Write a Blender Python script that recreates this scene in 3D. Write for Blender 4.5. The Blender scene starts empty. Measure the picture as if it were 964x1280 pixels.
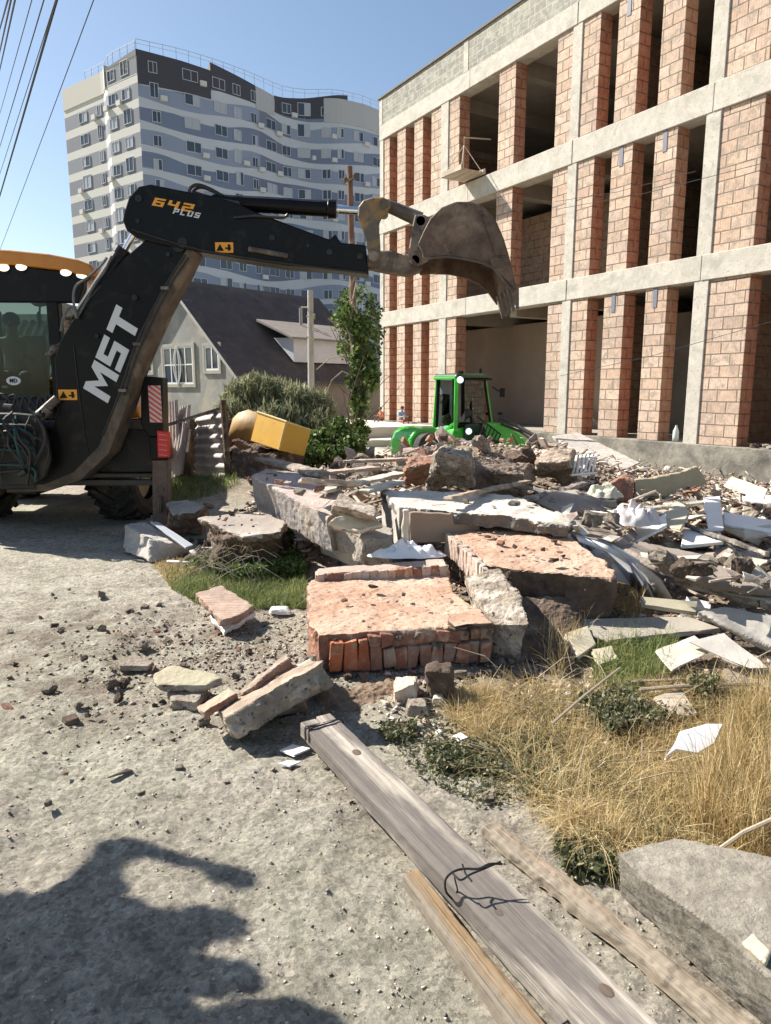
import bpy, bmesh, math, random
import numpy as np
from mathutils import Vector, Matrix, noise as mnoise
random.seed(7); np.random.seed(7)
SC = bpy.context.scene; COL = SC.collection
R = math.radians
# ------------------------------------------------------------------ camera, world, sun, exposure
F = 880.0; PITCH = math.atan(155/880); CP, SP = math.cos(PITCH), math.sin(PITCH); EYE = 1.6
cd = bpy.data.cameras.new('camera'); cam = bpy.data.objects.new('camera', cd); COL.objects.link(cam)
cam.location = (0, 0, EYE); cam.rotation_euler = (R(90)-PITCH, 0, 0)
cd.sensor_fit = 'VERTICAL'; cd.sensor_height = 36; cd.lens = 36*F/1280; cd.clip_start = .05; cd.clip_end = 3000
SC.camera = cam
SUN = Vector((-.90, .43, 0)).normalized(); ELEV = R(41)
w = bpy.data.worlds.new("World"); SC.world = w; w.use_nodes = True
nt = w.node_tree; bg = nt.nodes['Background']; sky = nt.nodes.new('ShaderNodeTexSky')
sky.sky_type = 'NISHITA'; sky.sun_disc = False; sky.sun_elevation = ELEV
sky.sun_rotation = math.atan2(SUN.x, SUN.y); sky.air_density = 1.15; sky.dust_density = .7; sky.ozone_density = 1.3
nt.links.new(sky.outputs[0], bg.inputs[0]); bg.inputs[1].default_value = .07
sd = bpy.data.lights.new('sun', 'SUN'); sun = bpy.data.objects.new('sun', sd); COL.objects.link(sun)
sd.energy = 5.0; sd.angle = R(.5); sd.color = (1, .94, .84); sun.location = (-20, 5, 30)
SUN3 = Vector((SUN.x*math.cos(ELEV), SUN.y*math.cos(ELEV), math.sin(ELEV)))
sun.rotation_euler = SUN3.to_track_quat('Z', 'Y').to_euler()
SC.view_settings.view_transform = 'Standard'; SC.view_settings.look = 'None'
SC.view_settings.exposure = 1.06; SC.view_settings.gamma = 1

# ------------------------------------------------------------------ pixel <-> place helpers (photo pixels, 964 x 1280)
def ray(px, py):
    a = (px-482)/F; b = (640-py)/F
    return a, CP+b*SP, -SP+b*CP
def at(px, py, Y):
    a, y, z = ray(px, py); return Vector((a/y*Y, Y, EYE+z/y*Y))
def G(px, py, z=0.0):
    a, y, zz = ray(px, py); t = (z-EYE)/zz; return Vector((a*t, y*t, z))

# ------------------------------------------------------------------ noise
def _h(ix, iy, s):
    n = (ix.astype(np.int64)*374761393 + iy.astype(np.int64)*668265263 + s*974711) & 0xffffffff
    n = ((n ^ (n >> 13))*1274126177) & 0xffffffff
    return ((n ^ (n >> 16)) & 0xffff)/65535.0
def vn(x, y, s=0):
    ix = np.floor(x); iy = np.floor(y); fx = x-ix; fy = y-iy
    fx = fx*fx*(3-2*fx); fy = fy*fy*(3-2*fy)
    a = _h(ix, iy, s); b = _h(ix+1, iy, s); c = _h(ix, iy+1, s); d = _h(ix+1, iy+1, s)
    return (a+(b-a)*fx)*(1-fy)+(c+(d-c)*fx)*fy - .5
def vn3(P, s=0):
    I = np.floor(P); f = P-I; f = f*f*(3-2*f); I = I.astype(np.int64)
    def h(dx, dy, dz):
        n = ((I[:, 0]+dx)*374761393+(I[:, 1]+dy)*668265263+(I[:, 2]+dz)*2147483647+s*974711) & 0xffffffff
        n = ((n ^ (n >> 13))*1274126177) & 0xffffffff; return ((n ^ (n >> 16)) & 0xffff)/65535.0
    l = lambda a, b, t: a+(b-a)*t
    x0 = l(l(h(0, 0, 0), h(1, 0, 0), f[:, 0]), l(h(0, 1, 0), h(1, 1, 0), f[:, 0]), f[:, 1])
    x1 = l(l(h(0, 0, 1), h(1, 0, 1), f[:, 0]), l(h(0, 1, 1), h(1, 1, 1), f[:, 0]), f[:, 1]); return l(x0, x1, f[:, 2])-.5
def weather(ob, vox, amp, topamp=None, up=None, top_d=None, seed=0, smooth=False):
    """crumble a solid: even fine mesh, fractal breakage on the sides, gentler on the top face"""
    md = ob.modifiers.new('r', 'REMESH'); md.mode = 'VOXEL'; md.voxel_size = vox
    bpy.context.view_layer.update(); me = bpy.data.meshes.new_from_object(ob.evaluated_get(bpy.context.evaluated_depsgraph_get())); ob.modifiers.clear()
    nv = len(me.vertices)
    if nv < 8: return
    co = np.empty(nv*3); me.vertices.foreach_get('co', co); co = co.reshape(-1, 3); nr = np.empty(nv*3); me.vertices.foreach_get('normal', nr); nr = nr.reshape(-1, 3)
    tp = np.zeros(nv)
    if up is not None: u_ = np.array(up); tp = sstep(.45, .85, nr @ u_)*(co @ u_ > top_d)
    Q = co+np.array([seed*7.3, seed*3.1, 11.0]); n = .50*vn3(Q*5, seed)+.30*vn3(Q*12, seed+1)+.22*vn3(Q*27, seed+2)+.15*vn3(Q*60, seed+3); ch = vn3(Q*8, seed+5); n = n-.5*np.clip(ch-.15, 0, 1)
    a = amp*(1-tp)+(topamp if topamp is not None else amp)*tp
    low = np.stack([vn3(Q*2.3, seed+7), vn3(Q*2.3, seed+8), vn3(Q*2.3, seed+9)], 1)*(amp*.8)*(1-.8*tp)[:, None]
    co = co+nr*(a*2*n)[:, None]+low; me.vertices.foreach_set('co', co.ravel()); mats = list(ob.data.materials); me.materials.clear()
    for m in mats: me.materials.append(m)
    me.update(); 
    if up is not None and len(mats) > 1:
        pc = np.empty(len(me.polygons)*3); me.polygons.foreach_get('center', pc); pn_ = np.empty(len(me.polygons)*3); me.polygons.foreach_get('normal', pn_); k = ((pn_.reshape(-1, 3) @ u_) > .35) & ((pc.reshape(-1, 3) @ u_) > top_d); me.polygons.foreach_set('material_index', np.where(k, 0, 1).astype(np.int32))
    else: me.polygons.foreach_set('material_index', np.zeros(len(me.polygons), np.int32))
    while me.uv_layers: me.uv_layers.remove(me.uv_layers[0])
    autouv(me); me.polygons.foreach_set('use_smooth', [smooth]*len(me.polygons)); ob.data = me
def voxof(ob):
    p = ob.location; return float(np.clip(math.hypot(p.x, p.y)*.0026, .006, .035))
def fbm(x, y, s=0, o=4):
    t = 0; a = 1
    for i in range(o): t = t+a*vn(x*2**i, y*2**i, s+i*17); a *= .5
    return t
def sstep(a, b, x):
    t = np.clip((x-a)/(b-a), 0, 1); return t*t*(3-2*t)
def H(x, y, detail=True):
    """height of the ground"""
    x = np.asarray(x, float); y = np.asarray(y, float)
    side = sstep(-.4, 1.0, x + .25*(y-4)*(y < 4) + np.clip(5-y, 0, 9)*.0 + .35*vn(x*1.1, y*1.1, 5))
    h = .03*vn(x*.5, y*.5, 1) + .012*vn(x*2.1, y*2.1, 2)
    h = h + .50*np.exp(-((x-1.5)/2.1)**2-((y-11.6)/1.5)**2)
    h = h + .18*sstep(-1.4, .3, x)*sstep(5.2, 7.5, y)*(1-sstep(14, 16, y))
    h = h - .30*sstep(3.0, 6.5, x)*sstep(7, 11, y)*(1-sstep(16, 18, y))
    h = h + .05*side*fbm(x*1.7, y*1.7, 9, 3)
    h = h + .30*np.exp(-((x+2.1)/.9)**2-((y-11.2)/.9)**2)
    if detail:
        near = 1-sstep(7, 11, np.hypot(x, y))
        h = h + near*(.014*vn(x*7, y*7, 3)+.012*vn(x*17, y*17, 4)+.011*vn(x*38, y*38, 6)+.007*vn(x*70, y*70, 8)) - .025*np.exp(-((x+1.35-.12*np.sin(y*1.1))/.13)**2)*near*(y > 0)
        pot = vn(x*1.6+3, y*1.3, 21); h = h - .020*sstep(.22, .38, pot)*near
        clod = vn(x*9, y*9, 33); h = h + near*.016*sstep(.25, .45, clod)*sstep(3.0, 3.8, y+.3*x)*(1-sstep(5.3, 6, y))
    return h
def h0(x, y): return float(H(np.array([x]), np.array([y]), False)[0])

# ------------------------------------------------------------------ materials
def NN(m): return m.node_tree.nodes, m.node_tree.links
def newmat(name):
    m = bpy.data.materials.new(name); m.use_nodes = True; return m
def rgba(c): return (c[0], c[1], c[2], 1)
def coordnode(N, L, kind, scale=(1, 1, 1)):
    tc = N.new('ShaderNodeTexCoord'); mp = N.new('ShaderNodeMapping'); mp.inputs['Scale'].default_value = scale
    L.new(tc.outputs[kind], mp.inputs[0]); return mp.outputs[0]
def noise(N, L, co, sc, det=5, rough=.6, dist=0):
    n = N.new('ShaderNodeTexNoise'); n.inputs['Scale'].default_value = sc; n.inputs['Detail'].default_value = det
    n.inputs['Roughness'].default_value = rough; n.inputs['Distortion'].default_value = dist; L.new(co, n.inputs['Vector']); return n.outputs['Fac']
def ramp(N, L, fac, stops):
    r = N.new('ShaderNodeValToRGB'); L.new(fac, r.inputs[0]); e = r.color_ramp.elements
    while len(e) < len(stops): e.new(.5)
    for k, (p, c) in enumerate(stops): e[k].position = p; e[k].color = rgba(c) if not isinstance(c, (int, float)) else (c, c, c, 1)
    return r.outputs[0]
def mixc(N, L, f, a, b, mode='MIX'):
    m = N.new('ShaderNodeMix'); m.data_type = 'RGBA'; m.blend_type = mode
    for s, v in ((m.inputs[0], f), (m.inputs[6], a), (m.inputs[7], b)):
        if isinstance(v, (int, float)): s.default_value = v
        elif isinstance(v, (tuple, list)): s.default_value = rgba(v)
        else: L.new(v, s)
    return m.outputs[2]
def math_(N, L, op, a, b=None, c=None):
    m = N.new('ShaderNodeMath'); m.operation = op
    for s, v in zip(m.inputs, (a, b, c)):
        if v is None: continue
        if isinstance(v, (int, float)): s.default_value = v
        else: L.new(v, s)
    return m.outputs[0]
def bump(N, L, hgt, d, strength=1.0, prev=None):
    b = N.new('ShaderNodeBump'); b.inputs['Distance'].default_value = d; b.inputs['Strength'].default_value = strength
    L.new(hgt, b.inputs['Height'])
    if prev: L.new(prev, b.inputs['Normal'])
    return b.outputs[0]
def M(name, c1, c2=None, sc=3, rough=.85, bd=.004, bs=None, kind='Object', stain=None, stain_sc=1.2, stain_t=(.5, .62),
      metal=0, aniso=(1, 1, 1), speck=None, speck_sc=60, coat=0, var=0, emit=0):
    """general weathered surface: two-tone noise, optional stains and specks, bump"""
    m = newmat(name); N, L = NN(m); P = N['Principled BSDF']
    co = coordnode(N, L, kind, aniso)
    c2 = c2 or tuple(x*.75 for x in c1)
    n1 = noise(N, L, co, sc, 8, .68)
    col = ramp(N, L, n1, [(.33, c2), (.66, c1)])
    if stain:
        n2 = noise(N, L, co, stain_sc, 6, .7, .4); col = mixc(N, L, ramp(N, L, n2, [(stain_t[0], 0), (stain_t[1], 1)]), col, stain)
    if speck:
        n3 = noise(N, L, co, speck_sc, 2, .5); col = mixc(N, L, ramp(N, L, n3, [(.60, 0), (.68, 1)]), col, speck)
    if var:
        oi = N.new('ShaderNodeObjectInfo'); hs = N.new('ShaderNodeHueSaturation')
        L.new(math_(N, L, 'MULTIPLY_ADD', oi.outputs['Random'], var, 1-var/2), hs.inputs['Value']); L.new(col, hs.inputs['Color']); col = hs.outputs[0]
    L.new(col, P.inputs['Base Color']); P.inputs['Roughness'].default_value = rough; P.inputs['Metallic'].default_value = metal
    if coat: P.inputs['Coat Weight'].default_value = coat
    if emit: L.new(col, P.inputs['Emission Color']); P.inputs['Emission Strength'].default_value = emit
    if bd:
        nb = noise(N, L, co, bs or sc*6, 8, .7)
        L.new(bump(N, L, nb, bd), P.inputs['Normal'])
    return m
def plain(name, c, rough=.5, metal=0, emit=0, coat=0):
    m = newmat(name); P = m.node_tree.nodes['Principled BSDF']; P.inputs['Base Color'].default_value = rgba(c)
    P.inputs['Roughness'].default_value = rough; P.inputs['Metallic'].default_value = metal; P.inputs['Coat Weight'].default_value = coat
    if emit: P.inputs['Emission Color'].default_value = rgba(c); P.inputs['Emission Strength'].default_value = emit
    return m
def brickmat(name, c1, c2, mortar, bw, rh, ms=.012, bd=.006, smear=None, rib=0, sm_t=(.5, .6)):
    m = newmat(name); N, L = NN(m); P = N['Principled BSDF']; co = coordnode(N, L, 'UV')
    b = N.new('ShaderNodeTexBrick'); L.new(co, b.inputs['Vector']); b.inputs['Scale'].default_value = 1
    # warp a little so that the courses are not ruler straight
    wn = N.new('ShaderNodeTexNoise'); wn.inputs['Scale'].default_value = 2.2; L.new(co, wn.inputs['Vector'])
    va = N.new('ShaderNodeVectorMath'); va.operation = 'MULTIPLY_ADD'; L.new(wn.outputs['Color'], va.inputs[0])
    va.inputs[1].default_value = (.035, .03, 0); L.new(co, va.inputs[2]); L.new(va.outputs[0], b.inputs['Vector'])
    b.inputs['Brick Width'].default_value = bw; b.inputs['Row Height'].default_value = rh; b.inputs['Mortar Size'].default_value = ms
    b.inputs['Mortar Smooth'].default_value = .3; b.inputs['Bias'].default_value = -.1
    b.inputs['Color1'].default_value = rgba(c1); b.inputs['Color2'].default_value = rgba(c2); b.inputs['Mortar'].default_value = rgba(mortar)
    n1 = noise(N, L, co, 9, 7, .7)
    col = mixc(N, L, 1.0, b.outputs['Color'], ramp(N, L, n1, [(.3, (.68, .68, .68)), (.7, (1.12, 1.1, 1.08))]), 'MULTIPLY')
    n4 = noise(N, L, co, .9, 4, .6)
    col = mixc(N, L, 1.0, col, ramp(N, L, n4, [(.3, (.82, .82, .84)), (.7, (1.1, 1.06, 1.0))]), 'MULTIPLY')
    if smear:
        n2 = noise(N, L, co, 4.5, 6, .75, .6); col = mixc(N, L, ramp(N, L, n2, [(sm_t[0], 0), (sm_t[1], .8)]), col, smear)
    L.new(col, P.inputs['Base Color']); P.inputs['Roughness'].default_value = .92
    hb = math_(N, L, 'MULTIPLY_ADD', b.outputs['Fac'], -1.0, 1.0)
    n3 = noise(N, L, co, 40, 5, .7); hb = math_(N, L, 'MULTIPLY_ADD', n3, .35, hb)
    if rib:
        wv = N.new('ShaderNodeTexWave'); wv.inputs['Scale'].default_value = rib; wv.inputs['Distortion'].default_value = 1.2; L.new(co, wv.inputs[0])
        hb = math_(N, L, 'MULTIPLY_ADD', wv.outputs['Fac'], .12, hb)
    L.new(bump(N, L, hb, bd), P.inputs['Normal'])
    return m
def wood(name, c1, c2, dark=None, sc=1.0, bd=.002):
    m = newmat(name); N, L = NN(m); P = N['Principled BSDF']; co = coordnode(N, L, 'Object', (.40*sc, 26*sc, 26*sc))
    n = noise(N, L, co, 2.4, 8, .62, .15); col = ramp(N, L, n, [(.3, c2), (.66, c1)])
    co2 = coordnode(N, L, 'Object', (.7, 5, 2))
    if dark: col = mixc(N, L, ramp(N, L, noise(N, L, co2, 1.7, 7, .6), [(.42, 0), (.56, .85)]), col, dark)
    co3 = coordnode(N, L, 'Object', (.6, 110, 110)); nf = noise(N, L, co3, 1.5, 4, .7)
    col = mixc(N, L, 1.0, col, ramp(N, L, nf, [(.28, (.35, .33, .32)), (.40, (.85, .85, .85)), (.62, (1.12, 1.12, 1.12))]), 'MULTIPLY')
    L.new(col, P.inputs['Base Color']); P.inputs['Roughness'].default_value = .85
    L.new(bump(N, L, nf, bd, 1, bump(N, L, n, bd)), P.inputs['Normal']); return m
def vcolmat(name, stops, rough=.8, sss=0, attr='rnd'):
    m = newmat(name); N, L = NN(m); P = N['Principled BSDF']; a = N.new('ShaderNodeAttribute'); a.attribute_name = attr
    L.new(ramp(N, L, a.outputs['Fac'], stops), P.inputs['Base Color']); P.inputs['Roughness'].default_value = rough
    if sss:
        T = N.new('ShaderNodeBsdfTranslucent'); L.new(ramp(N, L, a.outputs['Fac'], stops), T.inputs[0])
        mx = N.new('ShaderNodeMixShader'); mx.inputs[0].default_value = sss; out = N['Material Output']
        L.new(P.outputs[0], mx.inputs[1]); L.new(T.outputs[0], mx.inputs[2]); L.new(mx.outputs[0], out.inputs[0])
    return m
def glassmat(name, tint, gloss=.16, alpha=.6):
    m = newmat(name); N, L = NN(m); N.remove(N['Principled BSDF']); out = N['Material Output']
    t = N.new('ShaderNodeBsdfTransparent'); t.inputs[0].default_value = rgba(tint)
    g = N.new('ShaderNodeBsdfGlossy'); g.inputs['Roughness'].default_value = .03; g.inputs[0].default_value = (.8, .88, .9, 1)
    fr = N.new('ShaderNodeFresnel'); fr.inputs[0].default_value = 1.5
    f = math_(N, L, 'MAXIMUM', fr.outputs[0], gloss); mx = N.new('ShaderNodeMixShader')
    L.new(f, mx.inputs[0]); L.new(t.outputs[0], mx.inputs[1]); L.new(g.outputs[0], mx.inputs[2]); L.new(mx.outputs[0], out.inputs[0]); return m

# ------------------------------------------------------------------ mesh building
MW = {}      # world matrices of the things, kept by name
class MB:
    def __init__(s): s.v = []; s.f = []; s.m = []; s.att = []; s.uvs = {}
    def add(s, vs, fs, m=0, att=0.0):
        o = len(s.v); s.v += [tuple(v) for v in vs]; s.f += [tuple(i+o for i in f) for f in fs]; s.m += [m]*len(fs); s.att += [att]*len(fs); return s
    def box(s, x0, x1, y0, y1, z0, z1, m=0, Mx=None):
        v = [(x, y, z) for z in (z0, z1) for y in (y0, y1) for x in (x0, x1)]
        if Mx: v = [tuple(Mx @ Vector(p)) for p in v]
        return s.add(v, [(0, 2, 3, 1), (4, 5, 7, 6), (0, 1, 5, 4), (2, 6, 7, 3), (0, 4, 6, 2), (1, 3, 7, 5)], m)
    def hexa(s, b, t, m=0):   # bottom 4, top 4 (same order)
        return s.add(list(b)+list(t), [(3, 2, 1, 0), (4, 5, 6, 7), (0, 1, 5, 4), (1, 2, 6, 5), (2, 3, 7, 6), (3, 0, 4, 7)], m)
    def ext(s, pts, vec, m=0, ms=None):   # pts: 3D outline; vec: extrusion
        n = len(pts); vec = Vector(vec); a = [Vector(p) for p in pts]; b = [p+vec for p in a]
        s.add(a+b, [tuple(range(n))[::-1], tuple(range(n, 2*n))], m)
        o = len(s.v)-2*n
        s.f += [(o+i, o+(i+1) % n, o+n+(i+1) % n, o+n+i) for i in range(n)]; s.m += [m if ms is None else ms]*n; s.att += [0]*n; return s
    def trace(s, px, Y0, th, m=0, ms=None):    # outline read off the photo, standing at distance Y0, th thick
        return s.ext([at(x, y, Y0) for x, y in px], (0, th, 0), m, ms)
    def tube(s, pts, r, seg=8, m=0, cap=True):
        pts = [Vector(p) for p in pts]
        if len(pts) >= 4 and not isinstance(r, (list, tuple)) and r < .03:
            q = [pts[0]*2-pts[1]]+pts+[pts[-1]*2-pts[-2]]; out = []
            for i in range(1, len(q)-2):
                for t in (0, .25, .5, .75): out.append(.5*((2*q[i])+(q[i+1]-q[i-1])*t+(2*q[i-1]-5*q[i]+4*q[i+1]-q[i+2])*t*t+(3*q[i]-q[i-1]-3*q[i+1]+q[i+2])*t**3))
            pts = out+[pts[-1]]
        n = len(pts); rr = r if isinstance(r, (list, tuple)) else [r]*n; vs = []
        prev = None
        for i, p in enumerate(pts):
            t = (pts[min(i+1, n-1)]-pts[max(i-1, 0)]).normalized()
            if prev is None: a = t.orthogonal().normalized()
            else: a = (prev-t*prev.dot(t)).normalized()
            prev = a; b = t.cross(a)
            vs += [p+(a*math.cos(k*2*math.pi/seg)+b*math.sin(k*2*math.pi/seg))*rr[i] for k in range(seg)]
        fs = [(i*seg+k, i*seg+(k+1) % seg, (i+1)*seg+(k+1) % seg, (i+1)*seg+k) for i in range(n-1) for k in range(seg)]
        if cap: fs += [tuple(range(seg))[::-1], tuple((n-1)*seg+k for k in range(seg))]
        return s.add(vs, fs, m)
    def ball(s, c, r, m=0, seg=10, sq=(1, 1, 1)):
        c = Vector(c); vs = []; fs = []; rg = seg//2
        for i in range(rg+1):
            th = math.pi*i/rg
            for k in range(seg): ph = 2*math.pi*k/seg; vs.append(c+Vector((math.sin(th)*math.cos(ph)*r*sq[0], math.sin(th)*math.sin(ph)*r*sq[1], math.cos(th)*r*sq[2])))
        for i in range(rg):
            for k in range(seg): fs.append((i*seg+k, (i+1)*seg+k, (i+1)*seg+(k+1) % seg, i*seg+(k+1) % seg))
        return s.add(vs, fs, m)
    def build(s, name, mats, parent=None, local=False, smooth=False, bevel=0, att=False, keep=False, segs=1):
        if not isinstance(mats, (list, tuple)): mats = [mats]
        co = np.array(s.v, float)
        o = bpy.data.objects.new(name, None) if False else None
        loc = Vector((0, 0, 0))
        if parent is not None:
            if not local:
                Mi = MW[parent.name].inverted(); Mn = np.array(Mi); co = co @ Mn[:3, :3].T + Mn[:3, 3]
        elif not keep:
            mn = co.min(0); mx = co.max(0); loc = Vector(((mn[0]+mx[0])/2, (mn[1]+mx[1])/2, mn[2])); co = co-np.array(loc)
        me = bpy.data.meshes.new(name); me.from_pydata(co.tolist(), [], s.f)
        for mt in mats: me.materials.append(mt)
        me.polygons.foreach_set('material_index', s.m)
        autouv(me)
        if att:
            a = me.attributes.new('rnd', 'FLOAT', 'FACE'); a.data.foreach_set('value', np.array(s.att, np.float32))
        if smooth: me.polygons.foreach_set('use_smooth', [True]*len(me.polygons))
        me.update()
        o = bpy.data.objects.new(name, me); COL.objects.link(o)
        if parent is not None: o.parent = parent; MW[o.name] = MW[parent.name]
        else: o.location = loc; MW[o.name] = Matrix.Translation(loc)
        if bevel:
            b = o.modifiers.new('edge', 'BEVEL'); b.width = bevel; b.segments = segs; b.limit_method = 'ANGLE'; b.angle_limit = R(35)
        return o
def blockmod(): pass
def autouv(me):
    nl = len(me.loops); nf = len(me.polygons)
    if not nf: return
    co = np.empty(len(me.vertices)*3); me.vertices.foreach_get('co', co); co = co.reshape(-1, 3)
    li = np.empty(nl, int); me.loops.foreach_get('vertex_index', li)
    nr = np.empty(nf*3); me.polygons.foreach_get('normal', nr); nr = nr.reshape(-1, 3)
    lt = np.empty(nf, int); me.polygons.foreach_get('loop_total', lt)
    fn = np.repeat(nr, lt, axis=0); p = co[li]
    flat = np.abs(fn[:, 2]) > .8
    t = np.stack([-fn[:, 1], fn[:, 0]], 1); ln = np.hypot(t[:, 0], t[:, 1]); ln[ln < 1e-6] = 1; t /= ln[:, None]
    u = np.where(flat, p[:, 0], p[:, 0]*t[:, 0]+p[:, 1]*t[:, 1]); v = np.where(flat, p[:, 1], p[:, 2])
    uv = me.uv_layers.new(name='UVMap'); uv.data.foreach_set('uv', np.stack([u, v], 1).ravel())
def tag(o, label=None, cat=None, group=None, kind=None):
    if label: o['label'] = label
    if cat: o['category'] = cat
    if group: o['group'] = group
    if kind: o['kind'] = kind
    return o
def empty(name, loc, rz, label, cat, group=None):
    o = bpy.data.objects.new(name, None); COL.objects.link(o); o.location = loc; o.rotation_euler = (0, 0, rz); o.empty_display_size = .3
    MW[o.name] = Matrix.Translation(Vector(loc)) @ Matrix.Rotation(rz, 4, 'Z'); tag(o, label, cat, group); return o
def copy_tree(o, parent=None):
    c = o.copy(); COL.objects.link(c)
    if parent: c.parent = parent
    for ch in [x for x in COL.objects if x.parent == o]: copy_tree(ch, c)
    return c
def text(s, name, size, mat, parent, Mworld, ext=.004, shear=.25, off=.0, space=1.0):
    cu = bpy.data.curves.new(name, 'FONT'); cu.body = s; cu.size = size; cu.extrude = ext; cu.shear = shear; cu.offset = off; cu.space_character = space
    cu.align_x = 'CENTER'; cu.align_y = 'CENTER'
    t = bpy.data.objects.new('tmp', cu); COL.objects.link(t); bpy.context.view_layer.update()
    me = bpy.data.meshes.new_from_object(t.evaluated_get(bpy.context.evaluated_depsgraph_get())); bpy.data.objects.remove(t)
    Mi = MW[parent.name].inverted() if parent else Matrix()
    me.transform(Mi @ Mworld); me.materials.clear(); me.materials.append(mat)
    o = bpy.data.objects.new(name, me); COL.objects.link(o); o.parent = parent; MW[o.name] = MW[parent.name]; return o

GLY = {'6': [(0, 0, .26, 1), (.26, .78, .9, 1), (.26, .42, .9, .62), (.64, .2, .9, .42), (.26, 0, .9, .2)], '4': [(0, .38, .26, 1), (.26, .38, .62, .58), (.62, 0, .88, 1)],
       '2': [(0, .78, .9, 1), (.64, .6, .9, .78), (0, .40, .9, .60), (0, .2, .26, .40), (0, 0, .9, .2)], 'P': [(0, 0, .26, 1), (.26, .78, .85, 1), (.6, .55, .85, .78), (.26, .36, .85, .55)],
       'L': [(0, 0, .26, 1), (.26, 0, .8, .22)], 'U': [(0, 0, .26, 1), (.26, 0, .62, .22), (.62, 0, .88, 1)], 'S': [(0, .78, .88, 1), (0, .60, .26, .78), (0, .40, .88, .60), (.62, .22, .88, .40), (0, 0, .88, .22)],
       'T': [(0, .76, .95, 1), (.34, 0, .62, .76)], 'M': [(0, 0, .27, 1), (.83, 0, 1.1, 1)]}
def blocktext(s, name, w_, h_, gap, mat, parent, Mx, th=.002, shear=.2):
    mb = MB(); x = 0; tot = len(s)*w_+(len(s)-1)*gap; x = -tot/2
    for ch in s:
        for a, b, c, d in GLY[ch]:
            pts = [(x+(u*w_+v*h_*shear), v*h_-h_/2, 0) for u, v in ((a, b), (c, b), (c, d), (a, d))]; mb.ext([Mx @ Vector(p) for p in pts], Mx.to_3x3() @ Vector((0, 0, th)))
        if ch == 'M':
            for q in ((.27, .83), (.83, .27)): 
                u0 = q[0]; um = .55; pts = [(u0, 1), (u0, .66), (um, .22), (um, .58)]; mb.ext([Mx @ Vector((x+u*w_+v*h_*shear, v*h_-h_/2, 0)) for u, v in pts], Mx.to_3x3() @ Vector((0, 0, th)))
        x += w_*(1.12 if ch == 'M' else 1)+gap
    return mb.build(name, mat, parent)
# ------------------------------------------------------------------ shared materials
c_conc = M('pale_concrete', (.54, .51, .445), (.40, .375, .325), 3.4, .9, .005, 30, stain=(.25, .23, .19), stain_sc=1.7, stain_t=(.50, .76), speck=(.34, .31, .27), speck_sc=22)
c_plinth = M('stained_plinth_concrete', (.31, .29, .24), (.15, .14, .12), 3.2, .92, .012, 20, stain=(.085, .08, .07), stain_sc=1.6, stain_t=(.46, .66))
c_slab = M('grey_concrete', (.43, .385, .33), (.27, .235, .195), 3.5, .92, .006, 25, stain=(.5, .47, .42), stain_sc=2.0, stain_t=(.55, .7), speck=(.17, .15, .13), speck_sc=45, var=.2)
c_rough = M('broken_concrete', (.40, .335, .265), (.20, .16, .125), 7, .95, .02, 30, stain=(.54, .48, .40), stain_sc=6, speck=(.10, .08, .065), speck_sc=34, var=.25)
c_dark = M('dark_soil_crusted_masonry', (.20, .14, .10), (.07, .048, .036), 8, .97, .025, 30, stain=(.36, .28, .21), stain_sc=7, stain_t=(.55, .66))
c_pink = M('pink_plaster', (.50, .305, .205), (.35, .20, .135), 7, .92, .008, 40, stain=(.56, .43, .33), stain_sc=2.2, stain_t=(.40, .70), speck=(.22, .14, .10), speck_sc=30)
c_pinkgrey = M('pinkish_render', (.50, .38, .31), (.37, .28, .235), 4, .92, .006, 30, stain=(.52, .46, .40), stain_sc=2, speck=(.25, .2, .17), speck_sc=40)
c_white = M('dirty_white_board', (.64, .59, .50), (.45, .40, .33), 4, .75, .002, 30, stain=(.36, .32, .26), stain_sc=2.2, stain_t=(.57, .72), var=.2)
c_bright = M('clean_white_board', (.80, .79, .76), (.72, .70, .67), 3, .6, .001, 40, stain=(.55, .52, .47), stain_sc=3, stain_t=(.6, .75))
c_cream = M('cream_board', (.60, .54, .40), (.45, .40, .29), 4, .8, .002, 30, stain=(.3, .26, .19), stain_sc=2.6, stain_t=(.56, .7), var=.15)
c_brick = M('red_brick', (.40, .17, .10), (.24, .105, .07), 9, .93, .012, 40, stain=(.46, .35, .27), stain_sc=9, stain_t=(.48, .64), var=.5)
c_redbrick = M('orange_brick', (.55, .17, .07), (.36, .11, .055), 9, .93, .012, 40, stain=(.44, .30, .20), stain_sc=10, stain_t=(.52, .68), var=.4)
c_tile = M('roof_sheet_grey', (.34, .285, .235), (.22, .18, .15), 3, .85, .004, 30, stain=(.42, .38, .33), stain_sc=2, var=.15)
w_grey = wood('weathered_grey_wood', (.52, .465, .395), (.30, .26, .215), (.10, .085, .078), bd=.003)
w_orange = wood('split_orange_wood', (.30, .20, .10), (.15, .095, .055), (.20, .175, .14), bd=.004)
w_old = wood('old_brown_board', (.36, .25, .17), (.20, .13, .09), (.46, .38, .30), bd=.003)
w_pale = wood('pale_board', (.62, .53, .42), (.45, .37, .28), (.34, .28, .22))
m_black = M('black_machine_paint', (.006, .006, .0065), (.004, .004, .0045), 3, .38, .0004, 60, stain=(.040, .033, .026), stain_sc=4.5, stain_t=(.56, .85))
m_black.node_tree.nodes['Principled BSDF'].inputs['Specular IOR Level'].default_value = .22
m_dust = M('dusty_steel', (.16, .125, .095), (.07, .055, .045), 6, .6, .003, 30, stain=(.27, .22, .17), stain_sc=3, metal=.2)
m_darksteel = M('dark_steel', (.016, .016, .015), (.008, .008, .008), 5, .55, .001, 40, stain=(.045, .038, .03), stain_sc=4, stain_t=(.52, .7), metal=.1)
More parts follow.
